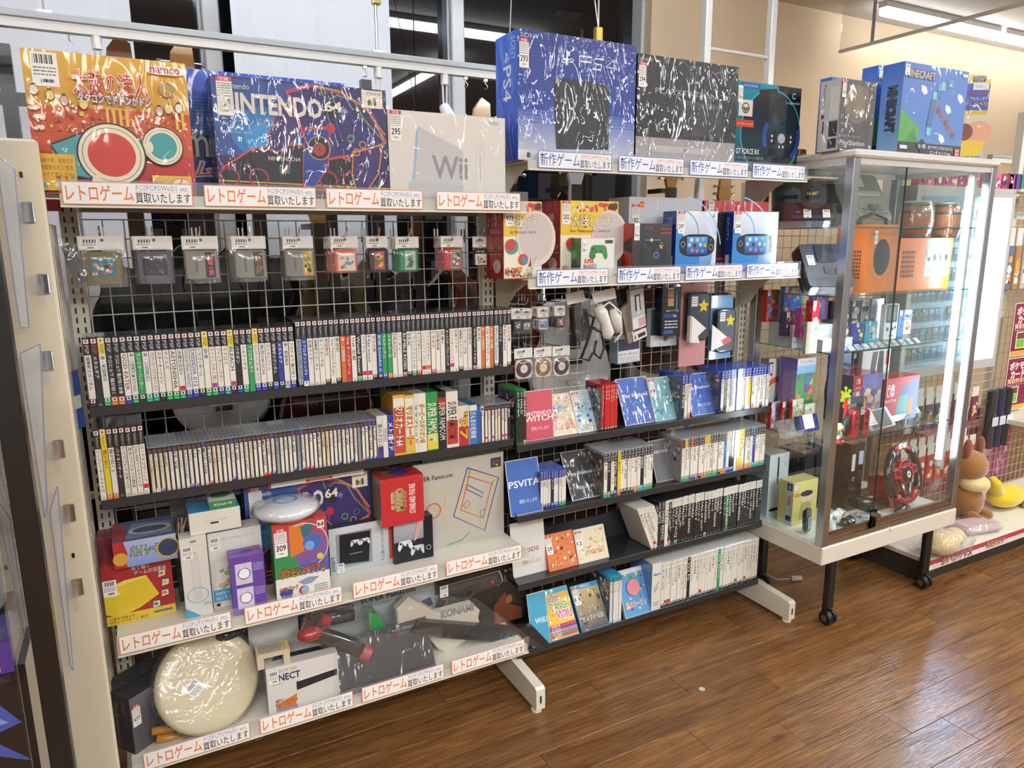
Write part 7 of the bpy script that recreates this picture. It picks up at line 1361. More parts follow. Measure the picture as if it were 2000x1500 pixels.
cb('bright red boxed game standing in front of the aluminium post', (1588, 588), (1602, 586), -.34, z3+.046, .03, 'c8222c', ('e8d8d0',), n=5, seed=8)
for i, (TL, TR, c, lb) in enumerate((((1549, 636), (1569, 633), 'c9cfd2', 'translucent grey cartridge with green picture in front of the riser'), ((1577, 630), (1599, 627), 'b9b8b2', 'grey cartridge in film right of the translucent one'))):
    cb(lb, TL, TR, (-.262, -.385)[i], z3, .014, c, ('4a9a4c', '8ab8d8', 'd8c060'), nm='loose_cartridge', n=8, seed=i+2, st=False)
for i, (TL, TR, c, lb) in enumerate((((1646, 590), (1662, 588), '3a2a2c', 'black game case in the upright row right of the post, first'), ((1665, 588), (1682, 586), '26262c', 'black game case in the upright row, second'), ((1684, 586), (1700, 585), '9a9aa0', 'grey game case in the upright row, third'), ((1703, 584), (1727, 583), '8aa4c8', 'blue-grey game case facing front at the end of the row'))):
    o = cb(lb, TL, TR, -.24, z3, .10, c, ('c8a0a8', 'e0e0e0', '5a6a9c', '3a3a44'), nm='upright_case', seed=i+20, n=16)
for i, (px, py, pr_, c, c2, lb) in enumerate(((1645, 632, 1660, '1c1c20', '8a4a3c', 'black handheld cartridge with brown label'), (1668, 634, 1689, '2a3a9c', '2f5a4c', 'deep blue handheld cartridge'), (1692, 630, 1715, '2fa0b8', '8ab0c8', 'turquoise handheld cartridge'))):
    o = fb('loose_cartridge', lb+' in front of the upright cases', 'cartridge', (px, py), (pr_, py-2), -.36, z3, .03, front=c, mat='plastic', bev=.003); a = A_(o); a.rect(.35, .2, .95, .85, c2); a.scatter(.4, .25, .9, .8, 10, ['e8c03c', 'd8d8dc', shade(c2, .5)], .05, .12, i); a.front('picture_label', o); sticker(o, .016, o['h']-.012, None, .012)
p = Q(1731, 594, -.30); q = Q(1757, 594, -.30); w_ = q.x-p.x; h_ = p.z-z3
t = thing('handheld_console', 'white handheld game console with dark screen standing on the third glass shelf', 'handheld', (p.x, -.30, z3))
MB().prism(rrect(0, 0, w_, h_, .008), 0, .022, 'y', 'd9dce2', bev=.02).obj('shell', 'plastic', t); a = Art(w_, h_); a.poly(rrect(.08, .48, .92, .97, .04), '202226'); a.rect(.22, .55, .78, .9, '5a6a58'); a.ell(.25, .3, .06, None, '2c2e34', 10); a.ell(.65, .3, .045, None, '3a3c44', 10); a.ell(.82, .34, .045, None, '3a3c44', 10); a.rect(.35, .1, .5, .13, '5a5c64'); a.rect(.55, .1, .7, .13, '5a5c64'); a.front('screen_and_buttons', t, 0, 0, -.0004)
cb('blue handheld accessory box behind the white handheld', (1757, 606), (1768, 605), -.27, z3, .02, '2f7ac0', ('1c2a4c',), n=3, seed=9)
cb('white, blue and red cartoon-coloured box leaning right of the handheld', (1763, 606), (1782, 605), -.22, z3, .02, 'e0e2e4', ('c83a3c', '3f7ac8', 'e8b03c', '4a9a4c'), seed=10, n=18)
t = thing('purple_disc', 'purple game disc standing behind the upright cases', 'disc', Q(1683, 552, -.20)); m = MB().lathe([(.007, 0), (.0375, 0), (.0375, .0012), (.007, .0012)], '6a3f9c', 30, ax='y'); m.obj('disc_print', 'gloss', t); a = Art(.07, .07); a.txt('HYPER', .25, .7, .75, .82, 'e0603c'); a.ell(.5, .5, .12, None, '9a8ab0', 14); a.lines(.25, .58, .75, .66, 1, 'e0603c', .5); a.front('lettering', t, -.035, -.035, -.0006)
m = MB().box(-.03, .03, .002, .01, -.045-(t.location.z-.0375-z3-.0), -.036, 'ffffff'); m.obj('clear_stand', 'acrylic', t)
cb('white picture box with grey figures behind the cases under the disc', (1648, 566), (1668, 562), -.19, z3, .02, 'c8ccd2', ('8a8e98', 'c8a0a0'), seed=11)
for i in range(11):
    px = 1650+i*14.2; p = Q(px, 684-i*1.6, -.425)
    t = thing('small_cartridge', 'small handheld cartridge on the third glass shelf edge, %s right of the post' % ordn(i), 'cartridge', (p.x, -.425, z3+.002), (-.9, 0, 0), 'small cartridges along the shelf edge')
    c = ['3f62c0', 'b9bcc0', '8a90a8', 'c9c9c9', 'd8c0c4', 'c4ccd4', '5a6a94', 'd0906a', '4a5878', '8aa0c4', 'c9b9a0'][i]; MB().box(0, .026, 0, .006, 0, .03, 'a8aab0' if i else '2a4fc0', bev=.001).obj('cartridge', 'plastic', t); a = Art(.02, .018); a.rect(0, 0, 1, 1, c); a.scatter(.1, .1, .9, .9, 6, [shade(c, .6), 'e8e8e4'], .1, .25, i); a.front('picture_label', t, .003, .004, 0)
# fourth shelf
def swbox(lb, TL, TR, y, d, col, side, top='b8262c', n=30, cols=('ffffff',), words=(), z=z4, seed=1, grad=None):
    o = fb('console_carton', lb, 'box', TL, TR, y, z, d, front=col, side=side, top=top, mat='gloss'); a = A_(o); a.rect(0, 0, 1, 1, col, grad)
    if n: a.scatter(.03, .05, .97, .8, n, cols, .03, .09, seed, 'poly')
    for (t_, u0, v0, u1, v1, c, oc) in words: a.txt(t_, u0, v0, u1, v1, c, off=.02, out=oc, ow=.07)
    return o, a
o, a = swbox('white and orange ring exercise game carton with red top at the left', (1503, 697), (1553, 700), -.088, .045, 'dcdcdc', 'b8b0a8', 'c02a2c', 0); a.ring(.35, .32, .36, .09, 'd8603c', 22, .4); a.ring(.8, .25, .3, .08, 'd87050', 18, .32); a.ring(.48, .28, .34, .06, 'e8c8a0', 20, .36); a.poly([(.5, .62), (.6, .6), (.66, .85), (.56, .9)], 'e0704c'); a.rect(.0, .74, .16, .95, 'c8302c'); a.rect(.02, .78, .14, .92, 'e6e6e4'); a.line([(.95, .5), (.9, .7), (.99, .9)], .01, '3a3a40'); a.front('front_print', o)
o, a = swbox('colourful landscape adventure game carton beside the white and orange carton', (1558, 700), (1594, 698), -.20, .09, '4a8a5c', '7a5a94', 'b8262c', 36, ('3f7a4c', 'd8803c', '6a4f8c', 'e8b04a', '3f78b8', 'b84a3c'), seed=4); a.rect(0, .78, 1, 1, '6aa4d8', 'c8dcec'); a.rect(0, .9, 1, 1, 'e2dfe0'); a.txt('アドベンチャー', .12, .91, .9, .97, 'b8303c'); a.front('front_print', o); sticker(o, o['w']*.7, o['h']*.8, None, .02)
for i, (TL, TR, lb, c, cs) in enumerate((((1506, 787), (1527, 783), 'red-edged case with purple and white swirls, first in front row', 'c8b8d8', ('8a6ab0', 'e8e0ec', 'c86a9c')), ((1528, 786), (1545, 781), 'red-edged case with brown figures, second in front row', '9a6a5c', ('5a3a34', 'c8a08a', '3a4a6c')), ((1547, 783), (1570, 777), 'red-edged case in pale green, third in front row', 'b8bc9c', ('8aa07a', 'e0dcc8', 'c89a7a')))):
    o = cb(lb, TL, TR, -.15-.035*i, z4, .012, c, cs, seed=i+5, side='c42a2c', nm='game_case'); MB().box(0, .006, -.0015, 0, 0, o['h'], 'c82a2c').obj('red_edge', 'gloss', o)
cb('white card box with a green round picture behind the navy handheld', (1573, 790), (1592, 787), -.23, z4, .01, 'd8d4c4', ('4a9a5c', 'e0803c'), seed=8, n=6)
t = thing('folded_handheld', 'navy blue folded handheld console with a white and red card on a stand', 'handheld', (Q(1556, 860, -.30).x+.02, -.30, z4+.012), (-.35, 0, 0)); MB().prism(rrect(0, 0, .115, .07, .008), 0, .02, 'y', '1f2f74', bev=.02).obj('shell', 'gloss', t); MB().box(.004, .008, -.003, 0, .002, .068, '16225c').obj('hinge', 'gloss', t); a = Art(.06, .06); a.rect(0, 0, 1, 1, 'd86a70'); a.rect(.04, .04, .96, .96, 'f2eeea'); a.rect(.04, .7, .96, .74, 'd86a70'); a.lines(.1, .1, .9, .65, 4, '8a8a90', .35, 3); a.front('price_card', t, .025, .012, -.003)
stand('acrylic stand under the navy folded handheld', 1558, z4, -.303, .1, .07)
o, a = swbox('blue sport game carton with dark figure shapes, right of the post', (1638, 692), (1664, 690), -.20, .05, '2f62b0', '1f3f7c', '2a55a0', 0, grad='7aa4d8'); a.ell(.3, .5, .25, .3, '6a3a2c', 14); a.ring(.6, .4, .4, .05, '23262c', 16, .5, 30, 20, 200); a.front('front_print', o)
cb('black game box with slanting neon lines behind the controller carton', (1667, 690), (1683, 688), -.20, z4, .05, '1a1a22', ('a83a6a', '3a6ab0', '2a2a34'), seed=9, n=10)
o, a = swbox('white controller carton with red panel at its upper right', (1686, 685), (1740, 682), -.22, .06, 'dcdadc', 'a8a8ac', 'c8c8cc', 0); a.poly([(.25, .4), (.42, .35), (.55, .98), (.35, .98)], '4a4a4e'); a.poly([(.5, .38), (.8, .42), (.75, .98), (.58, .98)], '3c3c40'); a.ell(.66, .8, .07, None, '1c1c1e', 12); a.rect(.84, .55, .97, .98, 'c82c34'); a.rect(.84, .62, .97, .76, 'ececec'); a.txt('HORI', .4, .2, .8, .3, '2c2c30', off=.02); a.front('front_print', o)
o, a = swbox('red-topped console carton with ink splash side and purple picture', (1668, 735), (1725, 727), -.35, .12, '9a9ad0', '1e1e24', 'b02830', 50, ('c8c0d8', 'e8e0a0', '6a5a9c', 'd8a06a', '8a88b8', 'e8e8e8'), seed=11, grad='7a7ac4'); a.rect(0, .72, .3, 1, 'b82a34'); switch_logo(a, .15, .9, .1, 'e8d8d8', 'b82a34'); a.txt('SWITCH', .05, .75, .25, .8, 'e8d8d8'); a.front('front_print', o)
a = A_(o, 'left'); a.rect(0, 0, 1, 1, '1c1c22')
for cx, cy, r in ((.2, .82, .13), (.78, .6, .17)): a.ell(cx, cy, r*.6, None, 'c8d82c', 14); [a.ell(cx+r*1.1*math.cos(R(k*51)), cy+r*math.sin(R(k*51)), r*.2, None, 'c8d82c', 8) for k in range(7)]; [a.line([(cx, cy), (cx+r*math.cos(R(k*51)), cy+r*math.sin(R(k*51)))], r*.2, 'c8d82c') for k in range(7)]
switch_logo(a, .3, .32, .22, 'e6e6e8', '1c1c22'); a.left('side_print', o)
o, a = swbox('bright red console carton with teal and purple front beside the ink splash carton', (1728, 740), (1797, 733), -.33, .1, 'c43c4c', '9c2028', 'c0282c', 0); a.poly([(.35, 0), (.5, .8), (1, .95), (1, 0)], '5a6a94'); a.poly([(.35, 0), (.45, .55), (.7, .6), (.7, 0)], '4a9a9c'); switch_logo(a, .2, .72, .28, 'f0dede', 'c43c4c'); a.txt('SWITCH', .06, .45, .36, .52, 'f0dede'); a.rect(.72, .1, .84, .5, 'e0703c'); a.rect(.4, .05, .8, .12, '1c1c20'); a.front('front_print', o)
o = cb('red-edged case with grey-blue armoured picture in front of the splash carton', (1655, 778), (1688, 774), -.39, z4, .012, '5a6070', ('9aa4b4', 'b8504a', '2c303c', 'd8b08a'), seed=14, side='c42a2c', nm='game_case'); MB().box(0, .006, -.0015, 0, 0, o['h'], 'c82a2c').obj('red_edge', 'gloss', o)
p = Q(1668, 815, -.43); t = thing('controller_grip', 'red and black controller grip standing upright on the fourth glass shelf', 'controller', (p.x, -.43, z4)); w_ = .095; h_ = .115
MB().prism(rrect(0, 0, .035, h_, .016), 0, .028, 'y', 'c42430', bev=.03).prism(rrect(.062, 0, .097, h_, .016), 0, .028, 'y', 'c42430', bev=.03).obj('red_side', 'gloss', t); MB().box(.033, .064, .004, .026, .002, h_-.002, '26262a', bev=.002).obj('centre_grip', 'plastic', t)
m = MB(); [m.lathe([(.006, -.004), (.006, 0)], '1c1c1e', 12, (x, 0, z), 'y') for x, z in ((.018, .085), (.079, .055))]; [m.lathe([(.0028, -.003), (.0028, 0)], '1c1c1e', 8, (x+dx, 0, z+dz), 'y') for x, z in ((.018, .052), (.079, .085)) for dx, dz in ((.008, 0), (-.008, 0), (0, .008), (0, -.008))]; m.obj('buttons', 'gloss', t); sticker(t, .036, h_-.02, None, .022)
MB().path([(-.006, .02, .1), (-.022, .02, .06), (-.018, .02, .015)], [.01, .016, .012], '232326', 10).obj('grip_handle', 'plastic', t, smooth=True)
p = Q(1637, 862, -.43); t = thing('small_figurine', 'small white and yellow figurine on a round red base beside the post', 'figurine', (p.x, -.43, z4))
MB().lathe([(.021, 0), (.021, .008), (.018, .01)], 'c42830', 24).obj('base', 'gloss', t); MB().ball((0, 0, .03), (.014, .012, .02), 'e2ddd0', 12, 9).ball((.002, -.004, .058), (.014, .013, .013), 'e0c878', 12, 9).ball((-.012, 0, .04), (.012, .012, .014), '6a9a5c', 10, 8).ball((.0, 0, .07), (.01, .01, .007), 'e8e4d8', 10, 7).obj('figure', 'satin', t, smooth=True)
def tablet(px, py, y, lb, seed):
    p = Q(px, py, y); t = thing('handheld_console', lb, 'handheld', (p.x, y, z4+.012), (-.62, 0, .1)); MB().prism(rrect(0, 0, .19, .085, .008), 0, .013, 'y', 'b8bac0', bev=.01).obj('shell', 'plastic', t); a = Art(.19, .085); a.rect(.12, .06, .88, .94, '1d1e26', '3a3c4c'); a.front('screen', t, 0, 0, -.0004); a = Art(.075, .075); a.rect(0, 0, 1, 1, 'd86a70'); a.rect(.04, .04, .96, .96, 'f2eeea'); a.rect(.04, .75, .96, .8, 'd86a70'); a.lines(.1, .1, .9, .7, 4, '9a9aa0', .35, seed); a.front('price_card', t, -.01, .02, -.004)
    stand('acrylic stand under the '+lb, px, z4, y-.004, .17, .08)
tablet(1702, 840, -.42, 'dark screen handheld with red and white card, left of two', 3); tablet(1752, 832, -.33, 'dark screen handheld with red and white card, right of two', 5)
# floor of the showcase
o = fb('white_console', 'tall white upright game console at the left on the showcase floor', 'console', (1505, 884), (1542, 888), -.145, z5, .10, front='d2d8de', side='c2c8ce', top='c9ced4', mat='satin', bev=.004); a = A_(o); a.rect(.42, .52, .5, .95, '17181a'); a.ell(.35, .1, .11, .03, '1c1c20', 14); a.front('disc_slot', o); MB().box(-.01, o['w']+.02, -.01, .10, 0, .004, 'c9ced4', bev=.001).obj('foot_plate', 'satin', o, (0, 0, 0))
o = fb('black_console', 'black upright console in film behind the yellow striped box', 'console', (1575, 882), (1612, 885), -.175, z5, .13, front='24262c', side='1c1d22', top='2a2c32', mat='crumpled', bev=.004); MB().box(o['w']*.45, o['w']*.55, -.001, 0, .02, o['h']-.01, '0c0d10').obj('centre_groove', 'gloss', o)
o = fb('yellow_box', 'pale yellow striped box with blue labels on the showcase floor', 'box', (1552, 936), (1598, 941), -.268, z5, .075, front='e4d68c', side='ddd08a', top='e0d080', mat='gloss'); a = A_(o); 
for i in range(12): a.rect(i/12, 0, i/12+.04, 1, 'd8c878'); a.l -= 1
a.l += 1; a.ell(.55, .62, .2, .1, 'e6c4a8', 16); a.ell(.55, .7, .2, .07, '3a2a4c', 14); a.poly([(.35, .5), (.75, .5), (.85, .1), (.25, .1)], 'a8a068'); a.ell(.15, .7, .1, .05, 'c89a3c', 12); a.front('front_print', o); sticker(o, .004, o['h']-.03, None, .02)
a = A_(o, 'left'); a.rect(.52, 0, .95, 1, 'c4c8cc'); a.rect(.56, .8, .92, .96, '26386c'); pslogo(a, .74, .88, .1, 'd0d4e0'); a.rect(.56, .1, .92, .22, '26386c'); a.txt('お楽松', .62, .45, .85, .68, 'c8303c', rot=-90, off=.02); a.txt('お楽松', .15, .4, .4, .65, 'd8b43a', rot=-90); a.left('side_print', o)
o = fb('black_console', 'slim black upright console just right of the post on the showcase floor', 'console', (1645, 866), (1667, 868), -.24, z5, .15, front='17171a', side='1f1f23', mat='gloss', bev=.003)
o = fb('black_console', 'tall black upright console with white barcode on the showcase floor', 'console', (1665, 866), (1690, 866), -.27, z5, .14, front='1b1a1c', side='232225', mat='gloss', bev=.003); a = A_(o); a.rect(.1, .6, .35, .85, 'd8d8d4'); a.ring(.3, .48, .03, .008, 'c8c8c8', 10); a.rect(.6, .68, .95, .88, 'b8c4dc'); a.front('labels', o)
def pad3(name, lb, px, py, y, s, col, hc, btn, yaw=0, pitch=0, z=z5):
    p = Q(px, py, y); t = thing(name, lb, 'controller', (p.x, y, z+.02*s), (pitch, 0, yaw)); k = s
    MB().ball((0, 0, 0), (.05*k, .028*k, .017*k), col, 18, 10).ball((-.045*k, 0, 0), (.027*k, .03*k, .018*k), col, 14, 9).ball((.045*k, 0, 0), (.027*k, .03*k, .018*k), col, 14, 9).obj('shell', 'gloss', t, smooth=True)
    for sx in (-1, 1): MB().path([(.05*k*sx, -.01*k, -.002), (.062*k*sx, -.045*k, -.006), (.06*k*sx, -.075*k, -.012)], [.018*k, .016*k, .01*k], hc, 12).obj('handle', 'gloss', t, smooth=True)
    m = MB(); m.lathe([(.01*k, .012*k), (.007*k, .02*k), (.010*k, .026*k)], 'a8a8a8' if btn else '222226', 14, (-.046*k, 0, 0)); m.lathe([(.008*k, .012*k), (.006*k, .019*k), (.008*k, .024*k)], 'd8a82c' if btn else '222226', 14, (.022*k, -.016*k, 0)); m.obj('stick', 'satin', t, smooth=True)
    m = MB(); [m.ball((.046*k+dx*k, dy*k, .017*k), (.0055*k,)*3, c, 8, 6) for dx, dy, c in ((0, 0, '2f9a6c' if btn else '3a3a40'), (-.013, -.006, 'c8303a' if btn else '3a3a40'), (.012, .004, 'b8b8bc' if btn else '3a3a40'), (0, .013, 'b8b8bc' if btn else '3a3a40'))]; m.obj('buttons', 'gloss', t, smooth=True); return t
pad3('silver_gamepad', 'white and silver game pad with green and yellow buttons tilted beside the post', 1634, 990, -.345, 1.0, 'd4d6da', 'd0d2d6', True, .2, .9, z5+.015)
pad3('silver_gamepad', 'silver game pad with orange stick lying on the showcase floor', 1690, 1012, -.39, 1.05, '9a9da2', 'b8bbc0', True, -.25, .35)
pad3('black_gamepad', 'black game pad at the front of the showcase floor behind the door', 1662, 1035, -.375, .95, '1d1c20', '1d1c20', False, .1, .3)
o = fb('flat_black_console', 'flat glossy black console lying behind the silver game pad', 'console', (1700, 983), (1765, 975), -.33, z5, .16, front='17161a', side='1c1b1f', top='1f1e22', mat='crumpled', bev=.003); zf = z5+o['h']
for i, (x, y_) in enumerate(((.02, .03), (.09, .06))): MB().box(x, x+.03, y_, y_+.022, o['h']+.0004, o['h']+.0008, 'ecebe6').obj('white_sticker', 'card', o)
t = thing('folded_handheld', 'black folded handheld console standing inside the lower left corner', 'handheld', (2.45, -.36, z5+.004), (0, -.15, .3)); MB().prism(rrect(0, 0, .05, .1, .018), 0, .018, 'y', '1c1d22', bev=.04).obj('shell', 'gloss', t); a = Art(.05, .1); a.rect(.2, .15, .8, .7, 'a8b8d8'); a.lines(.3, .25, .7, .6, 4, '5a6a9c', .4, 2); a.front('label', t, 0, 0, -.0015)
t = thing('cable_coil', 'thin black cable loop on the showcase floor behind the front rail', 'cable', (Q(1640, 1030, -.42).x, -.42, z5+.004)); MB().path([(.02*math.cos(R(a_))+.01*math.sin(R(a_*2)), .02*math.sin(R(a_)), .002+.00001*a_) for a_ in range(0, 700, 25)], .0018, '18181a', 6).obj('cable', 'plastic', t)
# steering wheel
c = Q(1764, 930, -.34); t = thing('steering_wheel', 'red and black toy racing wheel on its red mount in the showcase', 'steering wheel', c); t.rotation_euler = (-.25, 0, .12); r_ = .125
t.location.z = z5+.128+.022
def arc(a0, a1, col, nm, rr=.0165): MB().path([(r_*math.cos(R(a_)), 0, r_*math.sin(R(a_))*(1 if a_ < 200 or a_ > 340 else .96)) for a_ in range(a0, a1+1, 9)], rr, col, 12).obj(nm, 'gloss', t, smooth=True)
arc(-45, 60, '232327', 'grip', .018); arc(120, 225, '232327', 'grip', .018); arc(60, 120, 'b01f2c', 'top_rim', .0145); arc(225, 315, 'b01f2c', 'bottom_rim', .0165)
MB().prism([(-.095, .03), (-.05, .04), (-.03, .065), (.03, .065), (.05, .04), (.095, .03), (.10, -.005), (.05, -.015), (.035, -.04), (-.035, -.04), (-.05, -.015), (-.1, -.005)], -.016, .01, 'y', 'a81e2a', bev=.05).obj('button_panel', 'gloss', t)
MB().lathe([(.033, -.024), (.036, -.02), (.036, -.014)], '26262b', 28, ax='y').obj('hub', 'gloss', t); a = Art(.03, .03); a.ell(.5, .5, .5, None, 'e6e2e0', 20); a.txt('M', .25, .28, .75, .72, 'b8303a', off=.03); a.front('emblem', t, -.015, -.015, -.0245)
m = MB(); [m.lathe([(.0045, -.020), (.0045, -.015)], '1c1c1f', 10, (x, 0, z), 'y') for x, z in ((-.07, .025), (-.07, .008), (-.06, .017), (-.08, .017), (.07, .025), (.07, .008), (.06, .017), (.08, .017), (-.02, .052), (.02, .052), (0, .056), (-.045, .032), (.045, .032))]; m.obj('buttons', 'gloss', t)
for sx in (-1, 1): MB().path([(.035*sx, -.004, -.03), (.022*sx, -.004, -.08), (.014*sx, -.002, -.118)], [.008, .008, .010], 'a8aab0', 10).obj('lower_spoke', 'metal', t, smooth=True)
MB().box(-.022, .022, -.012, .004, -.128, -.112, 'a8aab0', bev=.004).obj('spoke_foot', 'metal', t)
MB().prism([(-.06, -.148), (-.07, -.06), (-.04, .0), (.04, .0), (.07, -.06), (.06, -.148)], .03, .14, 'y', '9c1c28', bev=.05).tube((0, .008, 0), (0, .04, 0), .02, '26262b', 14).obj('mount', 'gloss', t)
for k in (-.035, .0): a = Art(.026, .018); a.rect(0, 0, 1, 1, 'ecebe6'); a.lines(.1, .2, .9, .8, 2, '4a4a4c', .4, 4); a.front('white_sticker', t, k+.004, r_-.008, -.0155)
t = thing('wheel_pedals', 'black curved pedal base on the showcase floor below the racing wheel', 'pedals', (Q(1752, 985, -.40).x, -.40, z5)); MB().path([(0, 0, .012), (.05, .0, .016), (.09, .01, .012), (.11, .03, .01)], [.012, .016, .016, .01], '1f1e22', 12).obj('pedal_base', 'gloss', t, smooth=True)

# ================================================================== RIGHT GONDOLA, CARD CASE, PLUSH
G2 = thing('gondola_frame', 'cream gondola frame of the toy section at the right edge', 'shelving')
for x in (3.34, 4.40): MB().box(x-.02, x+.02, .02, .06, 0, 2.2, CREAM).obj('post', 'paint', G2)
MB().box(3.20, 4.9, -.43, .0, .095, .118, 'd6d2c4', bev=.003).obj('base_deck', 'satin', G2); MB().box(3.20, 4.9, -.40, -.02, .0, .094, '3a342e').obj('kick_plate', 'paint', G2)
m = MB(); [m.box(3.22+i*.022, 3.228+i*.022, -.05-j*.02, -.044-j*.02, .1182, .1186, '8a8678') for i in range(60) for j in range(4)]; o = m.obj('deck_holes', 'paint', G2); o['kind'] = 'stuff'
def strip():
    a = Art(1.7, .05); a.rect(0, 0, 1, .5, 'e4e0dc'); a.rect(0, .5, 1, 1, 'b8404a')
    for i in range(14): a.ell(.03+i*.07, .35, .22, None, 'c4bcb8', 14); a.ell(.03+i*.07, .35, .18, None, 'e8e4e0', 14)
    a.txt('ポケモングッズ', .06, .15, .2, .85, 'e8a860', off=.03, out='4a4f8c', ow=.09); a.txt('買取強化中', .27, .2, .36, .85, 'e8a860', off=.03, out='4a4f8c', ow=.09); a.txt('ポケモングッズ', .48, .15, .62, .85, 'e8a860', off=.03, out='4a4f8c', ow=.09); return a
o = tag(MB().box(3.19, 4.89, -.4325, -.4315, .07, .12, 'e8e4e0').obj('shelf_strip', 'card'), 'red and white printed strip along the toy shelf front', 'card'); link('front_print', strip().mesh('front_print', (3.19, -.4325, .07), (1.7, 0, 0), (0, 0, .05), 'card'), o)
t = thing('display_shelf', 'cream shelf above the plush toys at the right edge', 'shelf'); MB().box(4.30, 5.2, -.22, .0, .55, .575, 'd6d2c4').box(4.30, 5.2, -.224, -.22, .535, .58, 'e2dfd4').obj('board', 'satin', t)
# card case on the wall
CX, CE, CYF, CYB, CA, CB = 3.315, 4.12, -.12, -.03, .885, 1.79
t = thing('card_case', 'lit wall case full of trading cards in clear pockets behind the showcase', 'showcase')
MB().box(CX, CE, CYB-.006, CYB, CA, CB, 'b4b8bc').obj('back_panel', 'satin', t)
for (x0, x1, za, zb_) in ((CX, CX+.035, CA, CB), (CE-.03, CE, CA, CB), (CX+.035, CE-.03, CA, CA+.05), (CX+.035, CE-.03, CB-.045, CB)): MB().box(x0, x1, CYF, CYB-.006, za, zb_, 'b9b6b2', bev=.002).obj('frame_bar', 'satin', t)
MB().box(CX+.035, CE-.03, CYF+.004, CYF+.007, CA+.05, CB-.045, 'ffffff').obj('front_glass', 'glass', t)
MB().tube((CE-.06, CYF+.03, CA+.06), (CE-.06, CYF+.03, CB-.07), .02, 'ffffff', 14).obj('light_tube', 'blue_tube', t)
rnd = random.Random(5); cm = []
for k in range(10):
    c = rnd.choice([('4a6a9c', 'b8ccdc', 'c8a04a'), ('6a7a8c', 'd8d8d0', '8a4a3c'), ('3a7a9c', 'a8d0e0', 'e0e0e0'), ('5a4a7c', 'c0a8c8', '3a8a7c'), ('7a6a54', 'd8c8a0', '3a5a7c')])
    b = MB().box(0, .046, 0, .0015, 0, .066, 'c8ccd0'); a = Art(.044, .064); a.rect(0, 0, 1, 1, c[0]); a.rect(.06, .45, .94, .9, c[1]); a.scatter(.1, .48, .9, .88, 7, [c[2], c[0], shade(c[1], .7)], .04, .12, k, 'poly'); a.lines(.1, .08, .9, .4, 3, c[1], .4, k); cm.append((b.mesh('trading_card', 'card'), a.mesh('card_print', (.001, -.0002, .001), (.044, 0, 0), (0, 0, .064), 'gloss')))
for r in range(8):
    for k in range(13):
        if rnd.random() < .06: continue
        b, p_ = cm[rnd.randrange(10)]; o = link('trading_card', b, None, (CX+.05+k*.052, CYB-.0105, CA+.065+r*.098)); link('card_print', p_, o)
        tag(o, 'trading card, %s from left, %s pocket row up in the lit wall case' % (ordn(k), ordn(r)), 'card', 'trading cards in the lit wall case')
for r in range(8): MB().box(CX+.04, CE-.1, CYB-.014, CYB-.013, CA+.058+r*.098, CA+.10+r*.098, 'ffffff').obj('pocket_strip', 'acrylic', t)
for i in range(13):
    o = carton('small_box', 'pink and violet small box on top of the lit card case, %s from left' % ordn(i), 'box', (CX+.02+i*.06, -.11, CB+.0005), .052, .04, .07, front=['c84a6a', 'd86a8a', 'a83a5a'][i % 3], mat='gloss', group='pink boxes on the card case'); a = A_(o); a.scatter(.1, .1, .9, .9, 8, ['e8d0a0', '7a3a8c', 'e8e0e0', '3a3a5c'], .08, .2, i, 'poly'); a.front('front_print', o)
for i, (px, c) in enumerate(((1968, '3a2a2c'), (1982, '4a3a94'), (1992, '2f8a4c'))): 
    p = Q(px, 350, -.1); o = carton('small_box', ['black', 'violet', 'green'][i]+' small package on the rack at the right edge', 'box', (p.x, -.11, CB+.0005), .035, .04, .075, front=c, mat='gloss')
MB().box(CE, 4.6, -.14, -.02, CB-.012, CB, 'd8d4c8').obj('side_ledge', 'satin', t)
# maroon posters
for i, (za, zb_, lb) in enumerate(((.905, 1.2, 'upper maroon poster with white lettering and a yellow foot'), (.59, .893, 'lower maroon poster with white lettering and a card picture'))):
    o = tag(MB().box(4.375, 4.6, -.056, -.054, za, zb_, 'e8e4dc').obj('poster', 'card'), lb+' at the right edge', 'poster'); a = Art(.225, zb_-za); a.rect(.02, .01, .98, .99, '742038', '8a2a44'); a.rect(.02, .01, .98, .1, 'd8a04a'); a.txt('ポケモン', .12, .78, .95, .92, 'f0ece8', off=.03, out='c87a8a', ow=.07); a.txt('カード', .2, .62, .8, .76, 'f0ece8', off=.03, out='c87a8a', ow=.07); a.txt('買取強化中', .08, .52, .95, .61, 'e8905c', off=.03, out='f0ece8', ow=.07); a.rect(.2, .14, .62, .46, 'd8d8c8'); a.rect(.24, .32, .58, .44, '6a4a34'); a.rect(.24, .16, .58, .31, '7ab03c'); a.txt('おひさしぶりカード', .1, .475, .9, .505, 'f0ece8'); a.front('front_print', o, 4.375, za, -.056)
